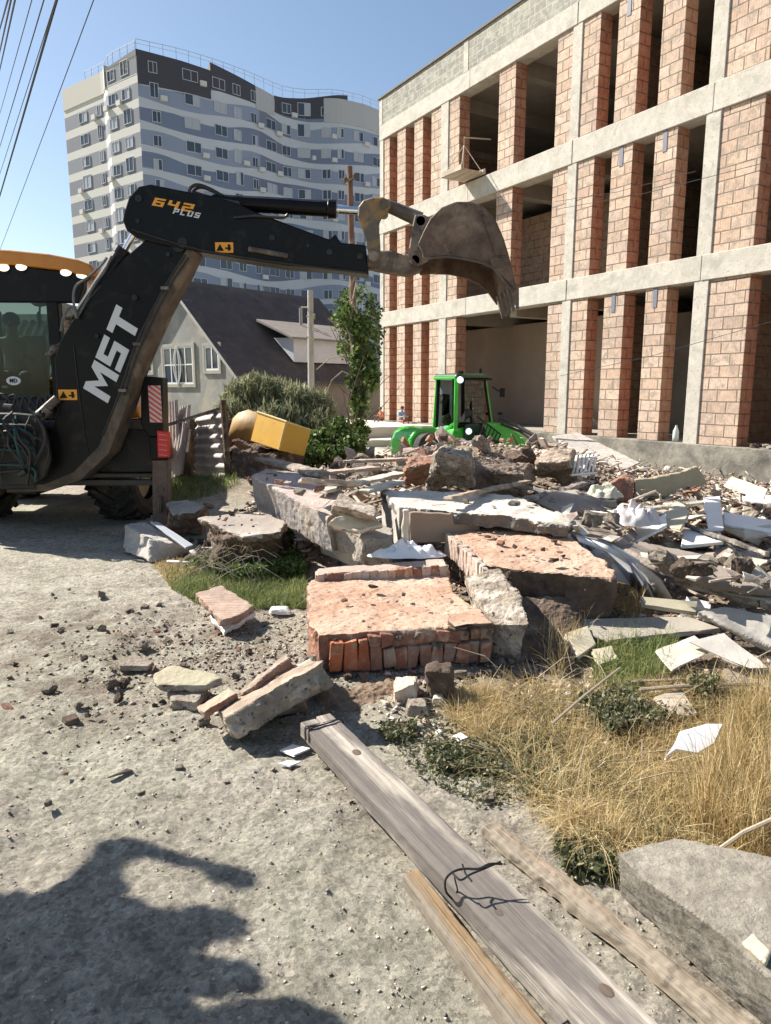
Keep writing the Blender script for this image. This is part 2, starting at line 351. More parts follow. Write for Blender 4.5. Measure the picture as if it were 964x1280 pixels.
m_bucket = M('worn_bucket_steel', (.19, .125, .085), (.065, .045, .034), 6, .65, .004, 30, stain=(.28, .20, .14), stain_sc=2.6, stain_t=(.5, .65), metal=.3)
m_yel = M('dusty_yellow_paint', (.42, .24, .05), (.20, .13, .07), 7, .6, .002, 40, stain=(.12, .10, .08), stain_sc=5, stain_t=(.45, .6))
m_orange = M('cab_orange_paint', (.62, .23, .015), (.55, .19, .012), 3, .35, .0004, 60, coat=.3)
m_green = M('green_machine_paint', (.05, .50, .04), (.035, .40, .03), 4, .35, .0004, 60, stain=(.22, .40, .16), stain_sc=3, stain_t=(.58, .8), coat=.3)
m_chrome = plain('chrome', (.75, .75, .78), .12, 1)
m_rubber = M('tyre_rubber', (.028, .026, .024), (.015, .014, .013), 8, .85, .004, 30, stain=(.10, .085, .07), stain_sc=5, stain_t=(.5, .7))
m_hose = plain('black_hose', (.012, .012, .012), .45)
m_glass = glassmat('tinted_cab_glass', (.42, .47, .44), .045)
m_glass2 = glassmat('dark_loader_glass', (.14, .17, .15), .08)
m_lamp = plain('lamp_lens', (1, .90, .70), .2, 0, .9)
m_yellow = M('yellow_sheet_metal', (.70, .42, .06), (.62, .34, .04), 2, .5, .001, 30, stain=(.25, .14, .05), stain_sc=3, stain_t=(.6, .75))
m_white = plain('white_paint', (.78, .78, .76), .5)
m_whitevinyl = plain('white_vinyl_letters', (.62, .62, .62), .5)
m_orvinyl = plain('orange_vinyl', (.80, .34, .03), .45)
m_red = plain('red_reflector', (.62, .03, .03), .25)
m_redpale = plain('pale_red_stripe', (.70, .10, .08), .4)
# ================================================================== GROUND
def gridline(a, b, fine, c0, c1, grow=1.12):
    xs = list(np.arange(c0, c1+1e-6, fine)); st = fine; x = c1
    while x < b: st *= grow; x += st; xs.append(x)
    st = fine; x = c0
    while x > a: st *= grow; x -= st; xs.insert(0, x)
    return np.array(xs)
gx = gridline(-1200, 1200, .02, -2.4, 2.4, 1.06); gy = gridline(-60, 1600, .02, 1.2, 5.2, 1.035)
XX, YY = np.meshgrid(gx, gy); ZZ = H(XX, YY)
far = sstep(30, 60, np.hypot(XX, YY)); ZZ = ZZ*(1-far)
nx, ny = len(gx), len(gy); idx = np.arange(nx*ny).reshape(ny, nx)
fq = np.stack([idx[:-1, :-1], idx[:-1, 1:], idx[1:, 1:], idx[1:, :-1]], -1).reshape(-1, 4)
me = bpy.data.meshes.new('ground'); me.vertices.add(nx*ny); me.vertices.foreach_set('co', np.stack([XX, YY, ZZ], -1).ravel())
me.loops.add(len(fq)*4); me.polygons.add(len(fq)); me.loops.foreach_set('vertex_index', fq.ravel().astype(np.int32))
me.polygons.foreach_set('loop_start', np.arange(0, len(fq)*4, 4, dtype=np.int32)); me.polygons.foreach_set('loop_total', np.full(len(fq), 4, np.int32))
me.update(calc_edges=True); me.polygons.foreach_set('use_smooth', [True]*len(fq))
def ground_mat():
    m = newmat('gravelly_ground'); N, L = NN(m); P = N['Principled BSDF']; co = coordnode(N, L, 'Object')
    n1 = noise(N, L, co, .9, 6, .6, .3); n2 = noise(N, L, co, 13, 7, .75); n3 = noise(N, L, co, 70, 5, .7)
    col = ramp(N, L, n2, [(.30, (.17, .15, .125)), (.48, (.39, .36, .31)), (.70, (.60, .56, .49))])
    col = mixc(N, L, ramp(N, L, n1, [(.42, 0), (.62, .7)]), col, (.42, .415, .335))                 # grey-green worn concrete
    vo = N.new('ShaderNodeTexVoronoi'); vo.inputs['Scale'].default_value = 60; L.new(co, vo.inputs['Vector'])
    col = mixc(N, L, .8, col, ramp(N, L, vo.outputs['Color'], [(.1, (.62, .60, .57)), (.5, (1.0, 1.0, .99)), (.9, (1.35, 1.31, 1.26))]), 'MULTIPLY')
    col = mixc(N, L, 1.0, col, ramp(N, L, n3, [(.32, (.72, .70, .68)), (.55, (1.05, 1.04, 1.02))]), 'MULTIPLY')
    # brown soil to the right of the track and near the rubble
    sx = N.new('ShaderNodeSeparateXYZ'); L.new(co, sx.inputs[0])
    wob = math_(N, L, 'MULTIPLY_ADD', noise(N, L, co, 1.3, 5, .65), 1.5, -.75)
    a = math_(N, L, 'ADD', math_(N, L, 'MULTIPLY_ADD', sx.outputs[1], .42, -1.95), sx.outputs[0]); a = math_(N, L, 'ADD', a, wob)
    soil = ramp(N, L, noise(N, L, co, 9, 7, .7), [(.3, (.15, .105, .07)), (.65, (.34, .26, .18))])
    mr = N.new('ShaderNodeMapRange'); mr.inputs[1].default_value = -.35; mr.inputs[2].default_value = .45; L.new(a, mr.inputs[0])
    mr2 = N.new('ShaderNodeMapRange'); mr2.inputs[1].default_value = 13.0; mr2.inputs[2].default_value = 9.0; L.new(sx.outputs[1], mr2.inputs[0])
    far_ = N.new('ShaderNodeMapRange'); far_.inputs[1].default_value = 12.8; far_.inputs[2].default_value = 14.5; L.new(sx.outputs[1], far_.inputs[0])
    col = mixc(N, L, math_(N, L, 'MULTIPLY', mr.outputs[0], .85), col, soil)
    fx = N.new('ShaderNodeMapRange'); fx.inputs[1].default_value = -2.2; fx.inputs[2].default_value = -.8; L.new(sx.outputs[0], fx.inputs[0])
    col = mixc(N, L, math_(N, L, 'MULTIPLY', far_.outputs[0], .85), col, mixc(N, L, fx.outputs[0], (.26, .25, .16), (.56, .51, .44)))
    # small dark soil crumbs between y 3.4 and 5.2
    cr = N.new('ShaderNodeMapRange'); cr.inputs[1].default_value = 2.9; cr.inputs[2].default_value = 3.6; L.new(sx.outputs[1], cr.inputs[0])
    cr2 = N.new('ShaderNodeMapRange'); cr2.inputs[1].default_value = 5.4; cr2.inputs[2].default_value = 4.7; L.new(sx.outputs[1], cr2.inputs[0])
    crm = math_(N, L, 'MULTIPLY', cr.outputs[0], cr2.outputs[0])
    crn = ramp(N, L, noise(N, L, co, 4, 8, .75, .3), [(.46, 0), (.60, .75)])
    col = mixc(N, L, math_(N, L, 'MULTIPLY', crm, crn), col, (.20, .15, .105))
    vc = N.new('ShaderNodeTexVoronoi'); vc.feature = 'DISTANCE_TO_EDGE'; vc.inputs['Scale'].default_value = 1.9
    wv_ = N.new('ShaderNodeTexNoise'); wv_.inputs['Scale'].default_value = 3.5; wv_.inputs['Detail'].default_value = 6; L.new(co, wv_.inputs['Vector'])
    vm = N.new('ShaderNodeVectorMath'); vm.operation = 'MULTIPLY_ADD'; L.new(wv_.outputs['Color'], vm.inputs[0]); vm.inputs[1].default_value = (.5, .5, 0); L.new(co, vm.inputs[2]); L.new(vm.outputs[0], vc.inputs['Vector'])
    ck = ramp(N, L, vc.outputs['Distance'], [(.0, 1), (.016, 0)]); ckm = math_(N, L, 'MULTIPLY', ck, ramp(N, L, noise(N, L, co, .8, 3, .5), [(.46, 0), (.6, .55)]))
    col = mixc(N, L, ckm, col, (.12, .105, .085))
    col = mixc(N, L, 1.0, col, ramp(N, L, noise(N, L, co, 2.2, 5, .6, .8), [(.3, (.78, .76, .74)), (.62, (1.1, 1.1, 1.1))]), 'MULTIPLY')
    L.new(col, P.inputs['Base Color']); P.inputs['Roughness'].default_value = .95
    b1 = bump(N, L, n3, .006); b2 = bump(N, L, vo.outputs['Distance'], -.006, .7, b1)
    b3 = bump(N, L, noise(N, L, co, 24, 8, .8), .028, 1, b2); L.new(b3, P.inputs['Normal']); return m
me.materials.append(ground_mat()); ground = bpy.data.objects.new('ground', me); COL.objects.link(ground); tag(ground, kind='structure')

# ================================================================== UNFINISHED BUILDING (local frame: x along the facade towards the camera, y into the building)
ub = empty('unfinished_building', (-.17, 25, 0), math.atan2(-.861, .508),
           'three storey unfinished building of red hollow blocks with white concrete beams and columns', 'building')
def hollow(name, c1, c2, mortar, smear):
    return brickmat(name, c1, c2, mortar, .40, .226, .013, .012, smear, rib=6, sm_t=(.50, .60))
b_face = hollow('dusty_hollow_block', (.60, .475, .385), (.50, .36, .275), (.20, .16, .125), (.28, .23, .18))
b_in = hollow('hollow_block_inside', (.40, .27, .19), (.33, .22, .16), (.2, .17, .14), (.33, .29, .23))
b_side = hollow('redder_hollow_block', (.50, .25, .16), (.44, .20, .125), (.22, .14, .10), (.42, .28, .19))
b_grey = brickmat('grey_parapet_block', (.31, .31, .275), (.24, .24, .21), (.44, .43, .38), .4, .2, .016, .006, (.40, .39, .34))
c_plast = M('beige_interior_plaster', (.42, .33, .26), (.36, .28, .22), 1.5, .9, .003, 30)
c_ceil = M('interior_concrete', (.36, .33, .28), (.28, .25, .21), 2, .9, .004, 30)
LV = [(.50, 3.65), (4.13, 6.68), (7.20, 9.60)]     # clear heights of the three storeys
BEAM = [(3.65, 4.13), (6.68, 7.20), (9.60, 10.06)]
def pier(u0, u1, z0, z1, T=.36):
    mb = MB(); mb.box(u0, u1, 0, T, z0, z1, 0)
    mb.m = [1 if i in (4, 5) else 0 for i in range(6)]      # the two reveals are redder than the dusty face
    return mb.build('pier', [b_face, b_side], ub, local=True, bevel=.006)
for k, (z0, z1) in enumerate(LV):
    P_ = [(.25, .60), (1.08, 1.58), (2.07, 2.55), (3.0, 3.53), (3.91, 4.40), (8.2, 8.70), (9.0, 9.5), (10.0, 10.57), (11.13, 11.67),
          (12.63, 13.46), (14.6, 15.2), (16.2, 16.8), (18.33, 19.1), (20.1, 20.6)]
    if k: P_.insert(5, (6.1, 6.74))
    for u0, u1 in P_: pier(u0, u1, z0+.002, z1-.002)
for u0, u1 in ((0, .25), (3.53, 3.91), (8.7, 9.0), (12.3, 12.63), (18.0, 18.33), (22, 22.35)):
    MB().box(u0+.003, u1-.003, -.03, .40, -.9, 10.06).build('column', c_conc, ub, local=True, bevel=.012)
for z0, z1 in BEAM:
    mb = MB(); cuts = [0, 4.9, 8.85, 12.45, 18.15, 22.35]
    for i, (a, b) in enumerate(zip(cuts[:-1], cuts[1:])):
        mb.box(a+(.0 if i == 0 else .004), b-.004, -.045-.006*(i % 2), .38, z0, z1)
    mb.box(0, .35, .381, 9.0, z0, z1); mb.box(22.0, 22.35, .381, 9.0, z0, z1)
    mb.build('beam', c_conc, ub, local=True, bevel=.012)
# plinth
MB().box(-.02, 22.4, -.10, .40, -1.2, .498).build('plinth', c_plinth, ub, local=True, bevel=.015)
# slabs, inner walls
for z0, z1 in ((.30, .497), (3.85, 4.12), (6.9, 7.19), (9.8, 10.04)):
    MB().box(.3, 22.3, .403, 9.0, z0, z1).build('floor_slab', c_ceil, ub, local=True)
mb = MB()
for z1 in (3.85, 6.9, 9.8):
    for u in (3.6, 6.3, 8.75, 12.4, 18.1): mb.box(u, u+.28, .405, 8.9, z1-.36, z1-.002)
mb.build('ceiling_beam', c_ceil, ub, local=True)
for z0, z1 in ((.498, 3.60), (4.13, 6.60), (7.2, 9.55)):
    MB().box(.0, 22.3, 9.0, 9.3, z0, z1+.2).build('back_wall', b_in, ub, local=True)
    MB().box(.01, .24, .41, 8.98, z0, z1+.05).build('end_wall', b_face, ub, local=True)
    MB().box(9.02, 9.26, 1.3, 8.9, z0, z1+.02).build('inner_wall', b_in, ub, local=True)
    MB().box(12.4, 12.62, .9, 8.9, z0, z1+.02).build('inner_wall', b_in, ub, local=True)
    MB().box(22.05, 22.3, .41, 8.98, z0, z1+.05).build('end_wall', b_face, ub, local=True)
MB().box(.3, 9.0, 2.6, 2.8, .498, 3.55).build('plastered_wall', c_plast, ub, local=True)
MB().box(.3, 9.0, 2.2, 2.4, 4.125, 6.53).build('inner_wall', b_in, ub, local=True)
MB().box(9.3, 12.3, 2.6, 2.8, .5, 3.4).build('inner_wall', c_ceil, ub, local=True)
MB().box(5.6, 6.3, 2.5, 2.599, .5, 2.5).build('doorway', plain('painted_opening_shade', (.03, .022, .02), .9), ub, local=True)  # solid panel, the darkness of the opening is painted in its colour
# a diagonal prop inside and steps at the front
MB().tube([(5.9, 2.2, 2.0), (7.9, 2.4, .55)], .05, 6).build('prop', w_pale, ub, local=True)
# parapet of grey blocks with little posts and coping
mb = MB(); mb.box(-.02, 22.35, -.03, .22, 10.063, 10.86); mb.box(.0, .25, .23, 9.2, 10.063, 10.86); mb.build('parapet', b_grey, ub, local=True)
for u in (.0, 4.6, 8.85, 13.0, 17.6): MB().box(u, u+.2, -.042, .235, 10.066, 10.84).build('parapet_post', c_conc, ub, local=True)
MB().box(-.07, 22.4, -.08, .28, 10.862, 10.91).build('coping', M('dark_coping', (.16, .14, .12), bd=.004), ub, local=True)
MB().box(.26, 22.3, .24, 9.2, 10.05, 10.2).build('roof_slab', c_ceil, ub, local=True)
# steel straps on top of the slim piers
m_strap = plain('blue_grey_strap', (.14, .15, .19), .6)
for z in (3.65, 6.68, 9.60):
    for u in (10.22, 11.33): MB().box(u, u+.10, -.012, -.002, z-.40, z+.02).build('strap', m_strap, ub, local=True)
UBM = MW[ub.name]
# hanging work tray at the second floor edge
ty = empty('hanging_tray', UBM @ Vector((5.15, -.45, 7.30)), ub.rotation_euler.z, 'small wooden work tray hung by ropes in front of the middle concrete beam', 'tray')
MB().box(-.45, .45, -.35, .40, -.05, .0).box(-.48, .48, -.38, -.34, -.05, .08).box(-.48, .48, .401, .44, -.05, .08).build('tray_board', w_pale, ty, local=True)
mb = MB()
for x, y in ((-.42, -.32), (.42, -.32), (-.42, .36), (.42, .36)): mb.tube([(x, y, 0), (-.05, .1, .75)], .012, 5)
mb.tube([(-.05, .1, .75), (-.05, .1, .95)], .012, 5).tube([(-.05, .1, .95), (-.05, 1.0, 1.05)], .02, 5); mb.build('rope', c_cream, ty, local=True)
# little planks / clutter on the floor edge at the second opening, pile on the plinth edge
def chunkmesh(name, mat, seed, sq=(1, 1, 1), cuts=9, rough=.06, sub=1):
    rnd = random.Random(seed); bm = bmesh.new(); bmesh.ops.create_cube(bm, size=1.0)
    for _ in range(cuts):
        nrm = Vector((rnd.gauss(0, 1), rnd.gauss(0, 1), rnd.gauss(0, 1))).normalized(); d = rnd.uniform(.34, .52)
        r = bmesh.ops.bisect_plane(bm, geom=bm.verts[:]+bm.edges[:]+bm.faces[:], plane_co=nrm*d, plane_no=nrm, clear_outer=True)
        eds = [e for e in r['geom_cut'] if isinstance(e, bmesh.types.BMEdge)]
        if eds: bmesh.ops.contextual_create(bm, geom=eds)
    bmesh.ops.recalc_face_normals(bm, faces=bm.faces)
    if sub:
        bmesh.ops.triangulate(bm, faces=bm.faces); bmesh.ops.subdivide_edges(bm, edges=bm.edges, cuts=sub, use_grid_fill=True)
    off = Vector((seed*3.1, seed*1.7, 0))
    for v in bm.verts: v.co += (Vector(mnoise.noise_vector(v.co*4+off))+.5*Vector(mnoise.noise_vector(v.co*10+off))+.25*Vector(mnoise.noise_vector(v.co*22+off)))*rough; v.co.x *= sq[0]; v.co.y *= sq[1]; v.co.z *= sq[2]
    me = bpy.data.meshes.new(name); bm.to_mesh(me); bm.free(); me.materials.append(mat); autouv(me); return me

# pale raised pad in front of the far end
pad = MB(); a = UBM @ Vector((-2.6, -3.6, 0)); 
pad.box(-3.2, 3.6, -3.9, -.102, -.9, .46, 0, UBM); pad.box(3.6, 4.6, -3.9, -.102, -.9, .16, 0, UBM); pad.box(4.6, 5.3, -3.9, -.102, -.9, -.02, 0, UBM)
o = pad.build('concrete_pad', M('bright_dusty_concrete', (.68, .62, .54), (.56, .51, .44), 1.5, .9, .004, 20), bevel=.02)
tag(o, 'pale stepped concrete pad in front of the far end of the unfinished building', 'pad')
# stub steps in front of the opening
st = MB()
for i in range(3): st.box(5.9, 7.9, -1.6+.35*i, -.103, -.5, .05+.15*i-.0, 0, UBM)
tag(st.build('entrance_steps', c_conc, bevel=.01), 'three worn concrete steps below the big ground floor opening', 'steps')

# ================================================================== TOWER
tw = empty('apartment_tower', (-28.4, 88, 0), 0, 'tall blue grey and cream apartment tower with wavy bands and a dark roof edge', 'tower')
TL = Vector((-.80, .60, 0)); TR = Vector((.827, .562, 0)); T0 = Vector((-28.4, 88, 0))
nL = Vector((-.60, -.80, 0)); nR = Vector((.562, -.827, 0)); TH = 39.5
ks = [0, 4, 8, 12, 17, 21, 26, 31, 38, 46, 60]; ko = [0, .3, 0, -.3, -1.6, -2.6, -1.4, 1.2, .3, -.6, 0]
ks = [0, 5, 9, 13, 16.5, 19.5, 22.5, 26, 30, 35, 46]; ko = [0, .5, .3, -.4, -1.3, -2.3, -1.7, .9, 1.2, 0, 0]
def offR(s):
    t = np.interp(s, ks, ko); return float((np.interp(s-.8, ks, ko)+np.interp(s+.8, ks, ko)+2*t)/4) if s > 1 else float(t)
def kinkL(s): return .0 if s < 6.5 else (.9 if s > 8 else .9*(s-6.5)/1.5)
def TP(side, s, z, out=0):
    if side == 'R': return T0+TR*s+nR*(offR(s)+out)+Vector((0, 0, z))
    return T0+TL*s+nL*(-kinkL(s)+out)+Vector((0, 0, z))
def roofR(s): return TH+ (0.0)
def facade_mat(name, base, base2, band, wamp, dark):
    m = newmat(name); N, L = NN(m); P = N['Principled BSDF']; co = coordnode(N, L, 'UV'); sx = N.new('ShaderNodeSeparateXYZ'); L.new(co, sx.inputs[0])
    u, v = sx.outputs[0], sx.outputs[1]
    s1 = math_(N, L, 'SINE', math_(N, L, 'MULTIPLY_ADD', u, .34, math_(N, L, 'MULTIPLY', v, .17)))
    s2 = math_(N, L, 'SINE', math_(N, L, 'MULTIPLY_ADD', u, .61, math_(N, L, 'MULTIPLY', v, -.31)))
    vv = math_(N, L, 'MULTIPLY_ADD', s1, wamp, v); vv = math_(N, L, 'MULTIPLY_ADD', s2, wamp*.5, vv)
    fr = math_(N, L, 'FRACT', math_(N, L, 'DIVIDE', math_(N, L, 'ADD', vv, .547), 2.62))
    th = math_(N, L, 'MULTIPLY_ADD', s2, .10 if wamp else 0, .36)
    bnd = math_(N, L, 'LESS_THAN', fr, th)
    fr2 = math_(N, L, 'FRACT', math_(N, L, 'DIVIDE', math_(N, L, 'MULTIPLY_ADD', s1, wamp*2.2, v), 5.24))
    body = mixc(N, L, math_(N, L, 'LESS_THAN', fr2, .5), base, base2)
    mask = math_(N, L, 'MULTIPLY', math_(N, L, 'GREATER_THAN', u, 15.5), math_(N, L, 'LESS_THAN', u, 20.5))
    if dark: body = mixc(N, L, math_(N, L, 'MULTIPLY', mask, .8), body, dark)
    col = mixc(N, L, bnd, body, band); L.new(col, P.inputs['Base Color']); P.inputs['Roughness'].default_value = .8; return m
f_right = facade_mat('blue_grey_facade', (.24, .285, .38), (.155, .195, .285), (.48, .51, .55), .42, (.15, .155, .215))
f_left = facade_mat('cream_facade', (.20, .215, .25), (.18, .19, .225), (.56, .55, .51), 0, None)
t_dark = plain('dark_roof_cladding', (.05, .048, .058), .6)
def fac_mesh(side, smax, mat, name, z1, ds=.75):
    ns = int(smax/ds)+1; S = np.linspace(0, smax, ns); mb = MB(); vs = [TP(side, s, z) for z in (0, z1) for s in S]
    vb = [TP(side, s, z, -.6) for z in (0, z1) for s in S]
    fs = [(i, i+1, ns+i+1, ns+i) for i in range(ns-1)]
    if side == 'L': fs = [f[::-1] for f in fs]
    mb.add(vs+vb, fs+[tuple(2*ns+k for k in f[::-1]) for f in fs]+[(ns+i, ns+i+1, 3*ns+i+1, 3*ns+i) for i in range(ns-1)])
    o = mb.build(name, mat, tw); me = o.data; uv = me.uv_layers[0]
    SS = list(S)*4; ZZ_ = [0]*ns+[z1]*ns+[0]*ns+[z1]*ns
    for l in me.loops: uv.data[l.index].uv = (SS[l.vertex_index], ZZ_[l.vertex_index])
    return o
fac_mesh('R', 46, f_right, 'wall', 37.2); fac_mesh('L', 17.4, f_left, 'wall', 37.2)
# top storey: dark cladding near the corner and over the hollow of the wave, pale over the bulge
def top_strip(side, s0, s1, zt0, zt1, mat, zb=36.9, out=.06, th=.7):
    n = max(2, int(abs(s1-s0)/.7)); mb = MB(); F_ = []; 
    S = np.linspace(s0, s1, n+1); vs = []
    for s in S:
        t = (s-s0)/(s1-s0); zt = zt0+(zt1-zt0)*t; 
        vs += [TP(side, s, zb, out), TP(side, s, zt, out), TP(side, s, zt, -th), TP(side, s, zb, -th)]
    for i in range(n):
        a = 4*i; b = a+4; F_ += [(a, b, b+1, a+1), (a+1, b+1, b+2, a+2), (a+2, b+2, b+3, a+3), (a+3, b+3, b, a)]
    F_ += [(0, 1, 2, 3), (4*n+3, 4*n+2, 4*n+1, 4*n)]
    return mb.add(vs, F_).build('roof_edge', mat, tw)
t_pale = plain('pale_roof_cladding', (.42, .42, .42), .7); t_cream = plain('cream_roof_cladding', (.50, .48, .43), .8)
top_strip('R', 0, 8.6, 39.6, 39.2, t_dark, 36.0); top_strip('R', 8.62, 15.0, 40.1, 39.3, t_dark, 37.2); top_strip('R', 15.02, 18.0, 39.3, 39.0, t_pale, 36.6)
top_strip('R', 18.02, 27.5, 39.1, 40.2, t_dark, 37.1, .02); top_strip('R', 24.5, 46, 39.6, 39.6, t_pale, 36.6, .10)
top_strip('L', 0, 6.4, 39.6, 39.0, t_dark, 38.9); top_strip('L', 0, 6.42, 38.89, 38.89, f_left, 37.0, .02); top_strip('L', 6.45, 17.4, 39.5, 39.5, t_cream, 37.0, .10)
# closed body and flat roof
mb = MB(); bp = [TP('L', 17.4, 0, -.3), TP('L', 17.4, 0, -.3)+Vector((12, 14, 0)), TP('R', 46, 0, -.5)+Vector((-8, 10, 0)), TP('R', 46, 0, -.5)]
bp += [TP('R', s, 0, -.65) for s in range(44, 0, -3)]+[T0+Vector((0, .8, 0))]+[TP('L', s, 0, -.65) for s in (4, 8, 12)]
mb.ext([p+Vector((0, 0, 0)) for p in bp], (0, 0, 37.6)); mb.build('core_block', t_cream, tw)
# roof railing
mb = MB(); S = [('L', s) for s in np.arange(13, 0, -1.5)]+[('R', s) for s in np.arange(.2, 46, 1.5)]
top = [TP(a, s, 40.9, -.6) for a, s in S]; mb.tube(top, .035, 4); mb.tube([p-Vector((0, 0, .45)) for p in top], .025, 4)
for p in top: mb.tube([p, p-Vector((0, 0, 1.9))], .03, 4)
mb.build('roof_railing', plain('railing_steel', (.35, .36, .38), .5), tw)
# windows: frame + panes, two leaves
w_frame = plain('white_window_frame', (.48, .50, .54), .5); w_gl = plain('dark_window_glass', (.05, .065, .09), .08); w_gl2 = plain('curtained_window', (.38, .40, .44), .3)
def win_geo(mb, side, s, z, wd, hg, lit=0):
    a = TP(side, s, z, .05); b = TP(side, s+wd, z, .05); dx = (b-a)/wd; n = nR if side == 'R' else nL
    if side == 'R': a, dx = a, dx
    def bx(u0, u1, v0, v1, d0, d1, m):
        pts = [a+dx*u+Vector((0, 0, v))+n*d for d in (d0, d1) for u, v in ((u0, v0), (u1, v0), (u1, v1), (u0, v1))]
        mb.add(pts, [(3, 2, 1, 0), (4, 5, 6, 7), (0, 1, 5, 4), (1, 2, 6, 5), (2, 3, 7, 6), (3, 0, 4, 7)], m)
    t = .06; bx(0, wd, 0, t, -.1, .03, 0); bx(0, wd, hg-t, hg, -.1, .03, 0); bx(0, t, t, hg-t, -.1, .03, 0); bx(wd-t, wd, t, hg-t, -.1, .03, 0)
    mid = wd*.55; bx(mid-t/2, mid+t/2, t, hg-t, -.1, .025, 0)
    bx(t, mid-t/2, t, hg-t, -.1, -.03, 2 if lit & 1 else 1); bx(mid+t/2, wd-t, t, hg-t, -.1, -.03, 2 if lit & 2 else 1)
rw = random.Random(3); rest = MB(); nwin = 0
cols = [('R', s, wd) for s, wd in ((1.3, 1.0), (5.2, 1.9), (8.9, 1.7), (11.6, 1.1), (14.2, .9), (16.4, 1.7), (19.2, 1.3), (21.4, 1.6), (24.2, 1.0), (26.0, .9), (28.4, 1.5), (31.6, 1.6), (34.4, 1.0))] \
     + [('L', s, wd) for s, wd in ((1.6, 1.5), (4.3, 1.5), (9.0, .9), (12.2, 1.8))]
acs = []
for fl in range(14, -1, -1):
    z = .37+fl*2.62
    for side, s, wd in cols:
        hg = 1.22 if rw.random() < .88 else 1.6
        if side == 'R' and s > 24 and fl == 14: hg = 1.15
        lit = rw.choice((0, 0, 1, 2, 3)); mb = MB() if nwin < 99 else rest
        win_geo(mb, side, s+rw.uniform(-.1, .1), z+.35, wd, hg, lit); nwin += 1
        if mb is not rest: mb.build('window', [w_frame, w_gl, w_gl2], tw)
        if rw.random() < .3: acs.append((side, s+wd+.1, z-.1+rw.uniform(-.2, .3)))
tag(rest.build('window', [w_frame, w_gl, w_gl2], tw), kind='stuff')
for side, s, z in acs[:80]:
    mb = MB(); a = TP(side, s, z, .0); n = nR if side == 'R' else nL; d = TR if side == 'R' else TL
    mb.hexa([a, a+d*.8, a+d*.8+n*.35, a+n*.35], [p+Vector((0, 0, .55)) for p in (a, a+d*.8, a+d*.8+n*.35, a+n*.35)]); mb.build('air_conditioner', plain('ac_white', (.55, .55, .53), .6) if 'ac_white' not in bpy.data.materials else bpy.data.materials['ac_white'], tw)

# ================================================================== GREY HOUSE (local x along the ridge, y to the left)
hs = empty('grey_house', (-5.28, 26, 0), math.atan2(.77, .64), 'grey rendered house with a steep dark roof, dormer and white barred window', 'house')
m_render = M('grey_render', (.31, .305, .285), (.23, .225, .21), 1.2, .9, .003, 30, stain=(.40, .36, .29), stain_sc=.8)
m_roof = M('dark_corrugated_roof', (.085, .072, .066), (.05, .043, .042), 1.5, .8, .002, 20, stain=(.13, .11, .1), stain_sc=1.2, stain_t=(.55, .75))
m_roof2 = M('grey_brown_dormer_roof', (.22, .19, .17), (.16, .14, .125), 2, .8, .002, 20)
HL, HW, HE, HR = 7.9, 7.9, 2.17, 5.78
mb = MB(); 
mb.add([(0, 0, -.5), (0, HW, -.5), (0, HW, HE), (0, HW/2, HR-.1), (0, 0, HE)]+[(.25, 0, -.5), (.25, HW, -.5), (.25, HW, HE), (.25, HW/2, HR-.1), (.25, 0, HE)],
       [(0, 4, 3, 2, 1), (5, 6, 7, 8, 9), (0, 1, 6, 5), (1, 2, 7, 6), (2, 3, 8, 7), (3, 4, 9, 8), (4, 0, 5, 9)]); mb.build('gable_wall', m_render, hs, local=True)
MB().box(.255, HL, .0, .25, -.5, HE-.05).box(.255, HL, HW-.25, HW, -.5, HE-.05).box(HL-.25, HL, .255, HW-.255, -.5, HE).build('side_wall', M('beige_side_render', (.27, .235, .195), (.21, .185, .155), 1.4), hs, local=True)
def roofplane(y0, z0, y1, z1, x0, x1, th=.08, corr=True, step=.11, amp=.02):
    mb = MB(); xs = np.arange(x0, x1, step/2); vs = []; 
    for i, x in enumerate(xs):
        dz = amp if i % 2 else 0
        vs += [(x, y0, z0+dz), (x, y1, z1+dz), (x, y0, z0+dz-th), (x, y1, z1+dz-th)]
    fs = []
    for i in range(len(xs)-1): a = 4*i; b = a+4; fs += [(a, b, b+1, a+1), (a+2, a+3, b+3, b+2), (a, a+2, b+2, b), (a+1, b+1, b+3, a+3)]
    n = 4*(len(xs)-1); fs += [(0, 1, 3, 2), (n, n+2, n+3, n+1)]; mb.add(vs, fs); return mb
sl = (HR-HE)/(HW/2)
o = roofplane(-.35, HE-.35*sl, HW/2, HR, -.3, HL+.2).build('roof', m_roof, hs, local=True)
MB().tube([(4.9, 1.9, 3.9), (4.9, 1.9, 4.95)], .07, 8).tube([(5.3, 1.7, 3.7), (5.3, 1.7, 4.6)], .05, 8).build('chimney_pipe', plain('pipe_grey', (.3, .3, .3), .5), o, local=True)
roofplane(HW+.35, HE-.35*sl, HW/2, HR, -.3, HL+.2).build('roof', m_roof, hs, local=True)
MB().hexa([(-.32, -.36, HE-.47), (-.30, -.36, HE-.47), (-.30, HW/2, HR-.12), (-.32, HW/2, HR-.12)], [(-.32, -.36, HE-.33), (-.30, -.36, HE-.33), (-.30, HW/2, HR+.04), (-.32, HW/2, HR+.04)]).build('verge_board', M('pale_verge', (.45, .43, .4)), hs, local=True)
